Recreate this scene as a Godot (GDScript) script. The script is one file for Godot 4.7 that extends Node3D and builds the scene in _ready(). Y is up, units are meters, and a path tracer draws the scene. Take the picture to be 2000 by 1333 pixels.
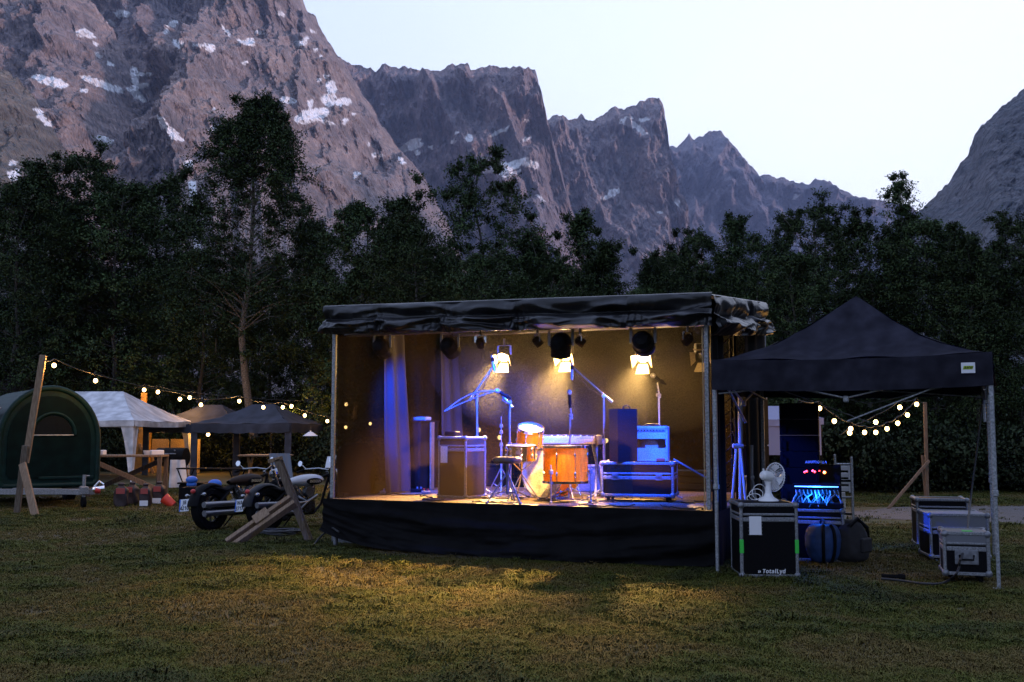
extends Node3D
# A mobile stage on a mown camp meadow at dusk below steep mountains.

const FOCAL := 2000.0
const EYE := 1.4
const PITCH := 0.08653
const DECK := 0.578
var rng := RandomNumberGenerator.new()
var taken := {}
var m := {}
var noises := {}
var stage_at: Transform3D

# ---------------------------------------------------------------- mesh builder
class Shape:
	var v := PackedVector3Array()
	var n := PackedVector3Array()
	var c := PackedColorArray()
	var x := Transform3D()
	var tint := Color.WHITE
	var coloured := false

	func tri(p: Vector3, q: Vector3, r: Vector3, np: Vector3, nq: Vector3, nr: Vector3) -> void:
		if (q - p).cross(r - p).dot(np + nq + nr) > 0.0:
			var s := q
			q = r
			r = s
			s = nq
			nq = nr
			nr = s
		v.append(x * p); v.append(x * q); v.append(x * r)
		var b := x.basis
		n.append((b * np).normalized()); n.append((b * nq).normalized()); n.append((b * nr).normalized())
		if coloured:
			c.append(tint); c.append(tint); c.append(tint)

	func quad(p: Vector3, q: Vector3, r: Vector3, s: Vector3, nn: Vector3) -> void:
		tri(p, q, r, nn, nn, nn)
		tri(p, r, s, nn, nn, nn)

	func box(at: Vector3, size: Vector3, bevel := 0.004) -> void:
		var h := size / 2.0
		var e := minf(bevel, minf(h.x, minf(h.y, h.z)) * 0.6)
		var ax := [Vector3.RIGHT, Vector3.UP, Vector3.BACK]
		for i in 3:
			var j := (i + 1) % 3
			var k := (i + 2) % 3
			for s: float in [-1.0, 1.0]:
				var nn: Vector3 = ax[i] * s
				var a: Vector3 = at + nn * h[i]
				var uj: Vector3 = ax[j] * (h[j] - e)
				var uk: Vector3 = ax[k] * (h[k] - e)
				quad(a - uj - uk, a + uj - uk, a + uj + uk, a - uj + uk, nn)
				for t: float in [-1.0, 1.0]:
					var n2: Vector3 = ax[j] * t
					var p1: Vector3 = at + nn * h[i] + n2 * (h[j] - e)
					var p2: Vector3 = at + nn * (h[i] - e) + n2 * h[j]
					quad(p1 - uk, p2 - uk, p2 + uk, p1 + uk, nn + n2)
					if i == 0:
						for w: float in [-1.0, 1.0]:
							var n3: Vector3 = ax[k] * w
							var all := nn + n2 + n3
							tri(at + nn * h[0] + n2 * (h[j] - e) + n3 * (h[k] - e), at + nn * (h[0] - e) + n2 * h[j] + n3 * (h[k] - e), at + nn * (h[0] - e) + n2 * (h[j] - e) + n3 * h[k], all, all, all)

	func beam(p: Vector3, q: Vector3, w: float, t: float, up := Vector3.UP, bevel := 0.004) -> void:
		# a straight bar of rectangular section from p to q
		var y := (q - p).normalized()
		var xx := up.cross(y)
		if xx.length() < 0.01:
			xx = Vector3.RIGHT.cross(y)
		xx = xx.normalized()
		var old := x
		x = x * Transform3D(Basis(xx, y, xx.cross(y)), (p + q) / 2.0)
		box(Vector3.ZERO, Vector3(w, (q - p).length(), t), bevel)
		x = old

	func rod(p: Vector3, q: Vector3, r0: float, r1 := -1.0, sides := 10, caps := true) -> void:
		if r1 < 0.0:
			r1 = r0
		var y := (q - p).normalized()
		var a := y.cross(Vector3.RIGHT if absf(y.x) < 0.8 else Vector3.UP).normalized()
		var b := y.cross(a)
		for i in sides:
			var t0 := TAU * i / sides
			var t1 := TAU * (i + 1) / sides
			var n0 := a * cos(t0) + b * sin(t0)
			var n1 := a * cos(t1) + b * sin(t1)
			tri(p + n0 * r0, p + n1 * r0, q + n1 * r1, n0, n1, n1)
			tri(p + n0 * r0, q + n1 * r1, q + n0 * r1, n0, n1, n0)
			if caps:
				tri(p, p + n0 * r0, p + n1 * r0, -y, -y, -y)
				tri(q, q + n0 * r1, q + n1 * r1, y, y, y)

	func tube(pts: Array, r: float, sides := 6, r_end := -1.0) -> void:
		var count := pts.size()
		var a := Vector3.ZERO
		var rings := []
		var dirs := []
		for i in count:
			var y: Vector3 = (pts[mini(i + 1, count - 1)] - pts[maxi(i - 1, 0)]).normalized()
			if i == 0:
				a = y.cross(Vector3.RIGHT if absf(y.x) < 0.8 else Vector3.UP).normalized()
			else:
				a = (a - y * a.dot(y)).normalized()
			var b := y.cross(a)
			var ring := []
			var rr := r if r_end < 0.0 else lerpf(r, r_end, float(i) / (count - 1))
			var ns := []
			for k in sides:
				var nn := a * cos(TAU * k / sides) + b * sin(TAU * k / sides)
				ns.append(nn)
				ring.append(pts[i] + nn * rr)
			rings.append(ring)
			dirs.append(ns)
		for i in count - 1:
			for k in sides:
				var l := (k + 1) % sides
				tri(rings[i][k], rings[i][l], rings[i + 1][l], dirs[i][k], dirs[i][l], dirs[i + 1][l])
				tri(rings[i][k], rings[i + 1][l], rings[i + 1][k], dirs[i][k], dirs[i + 1][l], dirs[i + 1][k])

	func lathe(profile: Array, sides := 24) -> void:
		# profile of Vector2(radius, height), turned round the y axis
		for i in profile.size() - 1:
			var p: Vector2 = profile[i]
			var q: Vector2 = profile[i + 1]
			if p.distance_to(q) < 1e-5:
				continue
			var nn := Vector2(q.y - p.y, p.x - q.x).normalized()
			for k in sides:
				var t0 := TAU * k / sides
				var t1 := TAU * (k + 1) / sides
				var d0 := Vector3(cos(t0), 0, sin(t0))
				var d1 := Vector3(cos(t1), 0, sin(t1))
				var n0 := d0 * nn.x + Vector3.UP * nn.y
				var n1 := d1 * nn.x + Vector3.UP * nn.y
				if p.x > 1e-5:
					tri(d0 * p.x + Vector3.UP * p.y, d1 * p.x + Vector3.UP * p.y, d1 * q.x + Vector3.UP * q.y, n0, n1, n1)
				if q.x > 1e-5:
					tri(d0 * p.x + Vector3.UP * p.y, d1 * q.x + Vector3.UP * q.y, d0 * q.x + Vector3.UP * q.y, n0, n1, n0)

	func ball(at: Vector3, r: Vector3, seg := 16, rings := 10) -> void:
		var pt := func(i: int, j: int) -> Vector3:
			var th := PI * j / rings
			var ph := TAU * i / seg
			return Vector3(sin(th) * cos(ph), cos(th), sin(th) * sin(ph))
		for j in rings:
			for i in seg:
				var p: Vector3 = pt.call(i, j)
				var q: Vector3 = pt.call(i + 1, j)
				var s: Vector3 = pt.call(i + 1, j + 1)
				var t: Vector3 = pt.call(i, j + 1)
				if j > 0:
					tri(at + p * r, at + q * r, at + s * r, p / r, q / r, s / r)
				if j < rings - 1:
					tri(at + p * r, at + s * r, at + t * r, p / r, s / r, t / r)

	func torus(at: Vector3, axis: Vector3, big: float, small: float, seg := 28, sides := 8, from := 0.0, sweep := TAU) -> void:
		var a := axis.cross(Vector3.RIGHT if absf(axis.x) < 0.8 else Vector3.UP).normalized()
		var b := axis.normalized().cross(a)
		var pts := []
		for i in seg + 1:
			var t := from + sweep * i / seg
			pts.append(at + (a * cos(t) + b * sin(t)) * big)
		tube(pts, small, sides)

	func slab(outline: PackedVector2Array, thick: float) -> void:
		# an outline in x and y, given thickness along z
		var f := outline
		var ids := Geometry2D.triangulate_polygon(f)
		var z := thick / 2.0
		for i in range(0, ids.size(), 3):
			for s: float in [-1.0, 1.0]:
				var nn := Vector3(0, 0, s)
				tri(Vector3(f[ids[i]].x, f[ids[i]].y, s * z), Vector3(f[ids[i + 1]].x, f[ids[i + 1]].y, s * z), Vector3(f[ids[i + 2]].x, f[ids[i + 2]].y, s * z), nn, nn, nn)
		var area := 0.0
		for i in f.size():
			area += f[i].cross(f[(i + 1) % f.size()])
		var turn := 1.0 if area < 0.0 else -1.0
		for i in f.size():
			var p := f[i]
			var q := f[(i + 1) % f.size()]
			var o := Vector3(-(q.y - p.y), q.x - p.x, 0).normalized() * turn
			quad(Vector3(p.x, p.y, -z), Vector3(q.x, q.y, -z), Vector3(q.x, q.y, z), Vector3(p.x, p.y, z), o)

	func sheet(nu: int, nv: int, at: Callable, hue = null) -> void:
		# a smooth grid; at(u, v) gives the point, u and v from 0 to 1
		var p := PackedVector3Array()
		p.resize((nu + 1) * (nv + 1))
		for j in nv + 1:
			for i in nu + 1:
				p[j * (nu + 1) + i] = at.call(float(i) / nu, float(j) / nv)
		var nn := PackedVector3Array()
		nn.resize(p.size())
		for j in nv + 1:
			for i in nu + 1:
				var dx := p[j * (nu + 1) + mini(i + 1, nu)] - p[j * (nu + 1) + maxi(i - 1, 0)]
				var dy := p[mini(j + 1, nv) * (nu + 1) + i] - p[maxi(j - 1, 0) * (nu + 1) + i]
				nn[j * (nu + 1) + i] = dy.cross(dx).normalized()
		for j in nv:
			for i in nu:
				var a := j * (nu + 1) + i
				var b := a + 1
				var d := a + nu + 1
				var e := d + 1
				if hue != null:
					tint = hue.call((i + 0.5) / nu, (j + 0.5) / nv)
				tri(p[a], p[b], p[e], nn[a], nn[b], nn[e])
				tri(p[a], p[e], p[d], nn[a], nn[e], nn[d])

	func made() -> ArrayMesh:
		var a := []
		a.resize(Mesh.ARRAY_MAX)
		a[Mesh.ARRAY_VERTEX] = v
		a[Mesh.ARRAY_NORMAL] = n
		if coloured:
			a[Mesh.ARRAY_COLOR] = c
		var ids := PackedInt32Array()
		ids.resize(v.size())
		for i in v.size():
			ids[i] = i
		a[Mesh.ARRAY_INDEX] = ids
		var out := ArrayMesh.new()
		out.add_surface_from_arrays(Mesh.PRIMITIVE_TRIANGLES, a)
		return out


# ---------------------------------------------------------------- places
func ray(px: float, py: float) -> Vector3:
	var f := Vector3(0, sin(PITCH), -cos(PITCH))
	var u := Vector3(0, cos(PITCH), sin(PITCH))
	return f + Vector3.RIGHT * (px - 1000.0) / FOCAL + u * (666.5 - py) / FOCAL

func at(px: float, py: float, depth: float) -> Vector3:
	var r := ray(px, py)
	return Vector3(0, EYE, 0) + r * (depth / -r.z)

func on(px: float, py: float, height := 0.0) -> Vector3:
	var r := ray(px, py)
	return Vector3(0, EYE, 0) + r * ((height - EYE) / r.y)

func turned(p: Vector3, yaw_degrees := 0.0) -> Transform3D:
	return Transform3D(Basis(Vector3.UP, deg_to_rad(yaw_degrees)), p)

func aimed(p: Vector3, towards: Vector3) -> Transform3D:
	# local -z points to the target
	return Transform3D(Basis.looking_at(towards - p), p)

# ---------------------------------------------------------------- names and things
func numbered(called: String, under: Node) -> String:
	var key := str(under.get_instance_id()) + called
	if not taken.has(key):
		taken[key] = 0
		return called
	taken[key] += 1
	return "%s_%03d" % [called, taken[key]]

func tag(o: Node, label: String, category: String, group := "") -> void:
	o.set_meta("label", label)
	o.set_meta("category", category)
	if group:
		o.set_meta("group", group)

func thing(called: String, label: String, category: String, where: Transform3D, group := "") -> Node3D:
	var o := Node3D.new()
	o.name = numbered(called, self)
	add_child(o, true)
	o.transform = where
	tag(o, label, category, group)
	return o

func part(under: Node, called: String, s, look: Material, where := Transform3D()) -> MeshInstance3D:
	var o := MeshInstance3D.new()
	o.name = numbered(called, under)
	o.mesh = s.made() if s is Shape else s
	o.material_override = look
	o.transform = where
	under.add_child(o, true)
	return o

func solo(called: String, label: String, category: String, s, look: Material, where: Transform3D, group := "") -> MeshInstance3D:
	var o := part(self, called, s, look, where)
	tag(o, label, category, group)
	return o

func setting(called: String, s, look: Material) -> MeshInstance3D:
	var o := part(self, called, s, look)
	o.set_meta("kind", "structure")
	return o

func again(o: Node3D, where: Transform3D, label: String) -> Node3D:
	var r: Node3D = o.duplicate()
	r.name = numbered(String(o.name).rstrip("0123456789_"), self)
	add_child(r, true)
	r.transform = where
	r.set_meta("label", label)
	return r

# ---------------------------------------------------------------- materials
func grain(key: String, freq: float, lo: float, hi: float, octaves := 4, size := 256, warm := 0.0) -> NoiseTexture2D:
	if noises.has(key):
		return noises[key]
	var f := FastNoiseLite.new()
	f.seed = hash(key) % 1000
	f.frequency = freq
	f.fractal_octaves = octaves
	var g := Gradient.new()
	g.set_color(0, Color(lo * (1.0 + warm), lo, lo * (1.0 - warm)))
	g.set_color(1, Color(hi, hi, hi))
	var t := NoiseTexture2D.new()
	t.width = size
	t.height = size
	t.seamless = true
	t.noise = f
	t.color_ramp = g
	noises[key] = t
	return t

func mat(r: float, g: float, b: float, rough := 0.8, metal := 0.0, tex: Texture2D = null, scale := Vector3.ONE) -> StandardMaterial3D:
	var k := StandardMaterial3D.new()
	k.albedo_color = Color(r, g, b).linear_to_srgb()
	k.roughness = rough
	k.metallic = metal
	if tex:
		k.albedo_texture = tex
		k.uv1_triplanar = true
		k.uv1_scale = scale
	return k

func rough_relief(k: StandardMaterial3D, tex: Texture2D, centimetres: float) -> StandardMaterial3D:
	k.heightmap_enabled = true
	k.heightmap_texture = tex
	k.heightmap_scale = centimetres
	return k

func glow(r: float, g: float, b: float, energy: float) -> StandardMaterial3D:
	var k := mat(0.6, 0.55, 0.45, 0.4)
	k.emission_enabled = true
	k.emission = Color(r, g, b).linear_to_srgb()
	k.emission_energy_multiplier = energy
	return k

func make_materials() -> void:
	var fine := grain("fine", 0.09, 0.55, 1.0, 4)
	var soft := grain("soft", 0.02, 0.6, 1.0, 4)
	var weave := grain("weave", 0.3, 0.35, 1.0, 2)
	var woodg := grain("wood", 0.03, 0.55, 1.0, 5, 256, 0.12)
	m.black = mat(0.008, 0.008, 0.010, 0.6, 0.0, fine, Vector3.ONE * 1.5)
	m.black_gloss = mat(0.012, 0.012, 0.013, 0.22)
	m.black.metallic_specular = 0.2
	m.laminate = mat(0.007, 0.007, 0.009, 0.5, 0.0, fine, Vector3.ONE * 2.0)
	m.laminate.metallic_specular = 0.18
	m.rubber = mat(0.008, 0.008, 0.009, 0.85, 0.0, fine, Vector3.ONE * 3.0)
	m.rubber.metallic_specular = 0.2
	m.cable = mat(0.014, 0.014, 0.016, 0.5)
	m.aluminium = mat(0.52, 0.53, 0.55, 0.42, 0.85, fine, Vector3.ONE * 2.0)
	m.trim = mat(0.32, 0.33, 0.35, 0.5, 0.3, fine, Vector3.ONE * 2.0)
	m.steel = mat(0.28, 0.29, 0.32, 0.45, 0.5, soft, Vector3.ONE * 2.0)
	m.chrome = mat(0.8, 0.8, 0.82, 0.14, 1.0)
	m.stand = mat(0.22, 0.23, 0.25, 0.35, 0.5)
	m.galvanised = mat(0.42, 0.44, 0.46, 0.5, 0.35, fine, Vector3.ONE * 1.5)
	m.tarp = mat(0.008, 0.008, 0.010, 0.36, 0.0, soft, Vector3.ONE * 0.8)
	m.cloth = mat(0.009, 0.009, 0.010, 0.75, 0.0, soft, Vector3.ONE * 0.6)
	m.cloth.metallic_specular = 0.15
	m.canopy = mat(0.034, 0.034, 0.048, 0.8, 0.0, soft, Vector3.ONE * 0.7)
	m.canopy.metallic_specular = 0.08
	m.net = mat(0.026, 0.017, 0.0095, 0.9, 0.0, grain("net", 0.22, 0.3, 1.0, 3), Vector3(1.6, 1.6, 1.6))
	m.net.transparency = BaseMaterial3D.TRANSPARENCY_ALPHA
	m.net.albedo_color.a = 0.84
	m.net.metallic_specular = 0.1
	var speck := grain("gauze", 0.24, 0.6, 1.0, 3, 512)
	speck.color_ramp.set_color(0, Color(0.5, 0.5, 0.5, 0.12))
	speck.color_ramp.set_color(1, Color(1, 1, 1, 0.55))
	m.gauze = mat(0.065, 0.042, 0.021, 0.95, 0.0, speck, Vector3.ONE * 0.4)
	m.gauze.metallic_specular = 0.0
	m.gauze.transparency = BaseMaterial3D.TRANSPARENCY_ALPHA
	m.gauze.backlight_enabled = true
	m.gauze.backlight = Color(1, 1, 1)
	m.hung_gauze = m.gauze.duplicate()
	m.hung_gauze.albedo_color = Color(0.10, 0.075, 0.04).linear_to_srgb()
	m.pale_wall = mat(0.22, 0.22, 0.32, 0.8)
	m.drape = mat(0.026, 0.021, 0.030, 0.85, 0.0, grain("net", 0.22, 0.3, 1.0, 3), Vector3(1.6, 1.6, 1.6))
	m.wood = mat(0.34, 0.24, 0.15, 0.75, 0.0, woodg, Vector3(6.0, 0.7, 6.0))
	m.old_wood = mat(0.19, 0.15, 0.11, 0.8, 0.0, woodg, Vector3(6.0, 0.7, 6.0))
	m.board = mat(0.25, 0.18, 0.11, 0.6, 0.0, woodg, Vector3(0.8, 6.0, 7.0))
	m.board_b = mat(0.20, 0.145, 0.09, 0.6, 0.0, woodg, Vector3(0.7, 6.0, 8.0))
	m.osb = mat(0.42, 0.27, 0.11, 0.8, 0.0, fine, Vector3.ONE * 1.2)
	m.white = mat(0.72, 0.72, 0.72, 0.5)
	m.paper = mat(0.66, 0.66, 0.68, 0.8)
	m.gazebo = mat(0.88, 0.88, 0.90, 0.75, 0.0, soft, Vector3.ONE * 0.4)
	m.gazebo.backlight_enabled = true
	m.gazebo.backlight = Color(0.25, 0.25, 0.28)
	m.grey_gazebo = mat(0.055, 0.060, 0.085, 0.8, 0.0, soft, Vector3.ONE * 0.4)
	m.green_shell = rough_relief(mat(0.003, 0.030, 0.026, 0.6, 0.0, soft, Vector3.ONE * 0.7), fine, 0.1)
	m.green_panel = rough_relief(mat(0.002, 0.013, 0.011, 0.7, 0.0, soft, Vector3.ONE * 0.7), fine, 0.1)
	m.green_shell.metallic_specular = 0.3
	m.green_panel.metallic_specular = 0.2
	m.dark_glass = mat(0.01, 0.012, 0.012, 0.12)
	m.cream = mat(0.68, 0.62, 0.50, 0.6, 0.0, soft, Vector3.ONE * 1.2)
	m.head = mat(0.72, 0.72, 0.72, 0.55, 0.0, soft, Vector3.ONE)
	m.amber = mat(1.0, 0.42, 0.02, 0.22, 0.0, grain("amber", 0.02, 0.75, 1.0, 3), Vector3(3.0, 0.5, 3.0))
	m.amber.backlight_enabled = true
	m.amber.backlight = Color(1, 1, 1)
	m.plum = mat(0.10, 0.06, 0.05, 0.4)
	m.grille = mat(0.06, 0.045, 0.03, 0.9, 0.0, weave, Vector3.ONE * 5.0)
	m.carpet = mat(0.07, 0.055, 0.032, 0.95, 0.0, weave, Vector3.ONE * 4.0)
	m.vinyl = mat(0.5, 0.52, 0.55, 0.5, 0.0, fine, Vector3.ONE * 3.0)
	m.green_tape = mat(0.03, 0.5, 0.05, 0.6)
	m.red = mat(0.45, 0.03, 0.025, 0.55)
	m.blue_plastic = mat(0.02, 0.12, 0.5, 0.5)
	m.blue_bag = rough_relief(mat(0.012, 0.055, 0.20, 0.7, 0.0, soft, Vector3.ONE * 1.2), soft, 1.2)
	m.duffel = rough_relief(mat(0.020, 0.018, 0.020, 0.85, 0.0, soft, Vector3.ONE * 1.2), soft, 1.5)
	m.charcoal = mat(0.03, 0.012, 0.012, 0.6, 0.0, soft, Vector3.ONE * 3.0)
	m.charcoal_red = mat(0.30, 0.05, 0.04, 0.6)
	m.yellow = mat(0.55, 0.27, 0.03, 0.6, 0.0, soft, Vector3.ONE * 0.6)
	m.concrete = mat(0.25, 0.26, 0.28, 0.9, 0.0, fine, Vector3.ONE * 1.5)
	m.strip_glow = mat(0.6, 0.62, 0.7, 0.4)
	m.bike_bronze = mat(0.03, 0.018, 0.013, 0.5, 0.0)
	m.bike_bronze.metallic_specular = 0.18
	m.case_grey = mat(0.11, 0.115, 0.13, 0.5)
	m.stand_white = mat(0.35, 0.36, 0.38, 0.5)
	m.bike_chrome = mat(0.30, 0.31, 0.33, 0.25, 0.9)
	m.bike_black = mat(0.008, 0.008, 0.009, 0.55)
	m.bike_black.metallic_specular = 0.12
	m.bike_white = mat(0.42, 0.43, 0.46, 0.35)
	m.bike_white_fender = mat(0.012, 0.012, 0.014, 0.4)
	m.bike_white_fender.metallic_specular = 0.25
	m.exhaust = mat(0.18, 0.18, 0.19, 0.3, 0.8)
	m.mirror = mat(0.8, 0.82, 0.85, 0.12, 0.9)
	m.tank_script = mat(0.45, 0.38, 0.25, 0.4)
	m.plate = mat(0.62, 0.64, 0.68, 0.5)
	m.bulb = glow(1.0, 0.62, 0.22, 9.0)
	m.lamp = glow(1.0, 0.72, 0.32, 14.0)
	m.roof_red = mat(0.012, 0.006, 0.005, 0.9, 0.0, fine, Vector3.ONE * 0.7)
	m.plank_dark = mat(0.05, 0.035, 0.03, 0.9, 0.0, woodg, Vector3(6, 0.7, 6))
	m.bark = rough_relief(mat(0.11, 0.10, 0.085, 0.9, 0.0, fine, Vector3(1.5, 0.6, 1.5)), fine, 1.5)
	m.birch = rough_relief(mat(0.30, 0.27, 0.23, 0.85, 0.0, grain("birch", 0.05, 0.25, 1.0, 3), Vector3(1.0, 1.8, 1.0)), fine, 0.8)
	m.leaf = mat(1, 1, 1, 0.6)
	m.leaf.metallic_specular = 0.25
	m.leaf.vertex_color_use_as_albedo = true
	m.leaf.backlight_enabled = true
	m.leaf.backlight = Color(0.35, 0.35, 0.35)
	m.rock = mat(1, 1, 1, 0.92)
	m.rock.vertex_color_use_as_albedo = true
	var crag := FastNoiseLite.new()
	crag.seed = 14
	crag.frequency = 0.012
	crag.fractal_type = FastNoiseLite.FRACTAL_RIDGED
	crag.fractal_octaves = 6
	crag.fractal_gain = 0.6
	var cliff := NoiseTexture2D.new()
	cliff.width = 1024
	cliff.height = 1024
	cliff.seamless = true
	cliff.noise = crag
	m.rock.uv1_triplanar = true
	m.rock.uv1_scale = Vector3(1.0 / 420.0, 1.0 / 900.0, 1.0 / 420.0)
	rough_relief(m.rock, cliff, 3200.0)
	m.grass = mat(1, 1, 1, 0.8)
	m.grass.metallic_specular = 0.25
	m.grass.vertex_color_use_as_albedo = true
	m.grass.backlight_enabled = true
	m.grass.backlight = Color(0.3, 0.3, 0.3)
	m.soil = mat(1, 1, 1, 0.95, 0.0, grain("soil", 0.08, 0.5, 1.0, 5, 512), Vector3.ONE * 0.6)
	m.soil.vertex_color_use_as_albedo = true
	m.gravel = rough_relief(mat(0.20, 0.185, 0.18, 0.95, 0.0, grain("gravel", 0.2, 0.4, 1.0, 4), Vector3.ONE * 1.2), grain("gravel", 0.2, 0.4, 1.0, 4), 2.0)

# ---------------------------------------------------------------- sky and light
func make_sky() -> void:
	var cam := Camera3D.new()
	cam.name = "camera"
	cam.position = Vector3(0, EYE, 0)
	cam.rotation.x = PITCH
	cam.fov = rad_to_deg(2.0 * atan(666.5 / FOCAL))
	cam.near = 0.1
	cam.far = 30000.0
	cam.current = true
	add_child(cam)
	var w := 256
	var h := 128
	var im := Image.create(w, h, false, Image.FORMAT_RGBF)
	var wisps := FastNoiseLite.new()
	wisps.seed = 4
	wisps.frequency = 1.1
	wisps.fractal_octaves = 4
	var glow_dir := Vector3(sin(deg_to_rad(24)), 0.10, -cos(deg_to_rad(24))).normalized()
	for j in h:
		var el := PI / 2 - PI * (j + 0.5) / h
		for i in w:
			var az := TAU * (i + 0.5) / w
			var d := Vector3(sin(az) * cos(el), sin(el), -cos(az) * cos(el))
			var k := pow(clampf(d.y, 0.0, 1.0), 0.55)
			var base := Vector3(SKY_LOW[0], SKY_LOW[1], SKY_LOW[2]).lerp(Vector3(SKY_TOP[0], SKY_TOP[1], SKY_TOP[2]), k)
			var a := acos(clampf(d.dot(glow_dir), -1, 1))
			base += Vector3(0.34, 0.29, 0.20) * exp(-pow(a / 0.62, 2.0))
			base *= 0.90 + 0.10 * cos(a)
			base *= 1.0 + 0.04 * wisps.get_noise_3d(d.x * 2.0, d.y * 6.0, d.z * 2.0)
			if d.y < 0.0:
				base *= 0.35
			im.set_pixel(i, j, Color(base.x, base.y, base.z))
	var panorama := PanoramaSkyMaterial.new()
	panorama.panorama = ImageTexture.create_from_image(im)
	var e := Environment.new()
	e.background_mode = Environment.BG_SKY
	e.sky = Sky.new()
	e.sky.sky_material = panorama
	e.tonemap_mode = Environment.TONE_MAPPER_LINEAR
	e.tonemap_exposure = 1.6
	e.sdfgi_enabled = true
	e.ssao_enabled = true
	e.ssil_enabled = true
	e.volumetric_fog_enabled = true
	e.volumetric_fog_density = 0.0
	if HAZE > 0.0:
		e.fog_enabled = true
		e.fog_density = HAZE
		e.fog_light_color = Color(0.74, 0.82, 1.0)
	var we := WorldEnvironment.new()
	we.name = "environment"
	we.environment = e
	add_child(we)
	var sun := DirectionalLight3D.new()
	sun.name = "dusk_light"
	sun.light_color = Color(1.0, 0.86, 0.86)
	sun.light_energy = SUN
	sun.light_angular_distance = 5.0
	sun.shadow_enabled = true
	var az := deg_to_rad(102.0)
	var el := deg_to_rad(9.0)
	var from := Vector3(sin(az) * cos(el), sin(el), -cos(az) * cos(el))
	sun.transform = Transform3D(Basis.looking_at(-from), Vector3(0, 50, 0))
	add_child(sun)

const SKY_LOW := [0.52, 0.62, 0.79]
const SKY_TOP := [0.44, 0.55, 0.90]
const SUN := 0.62
const HAZE := 0.00008

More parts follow.
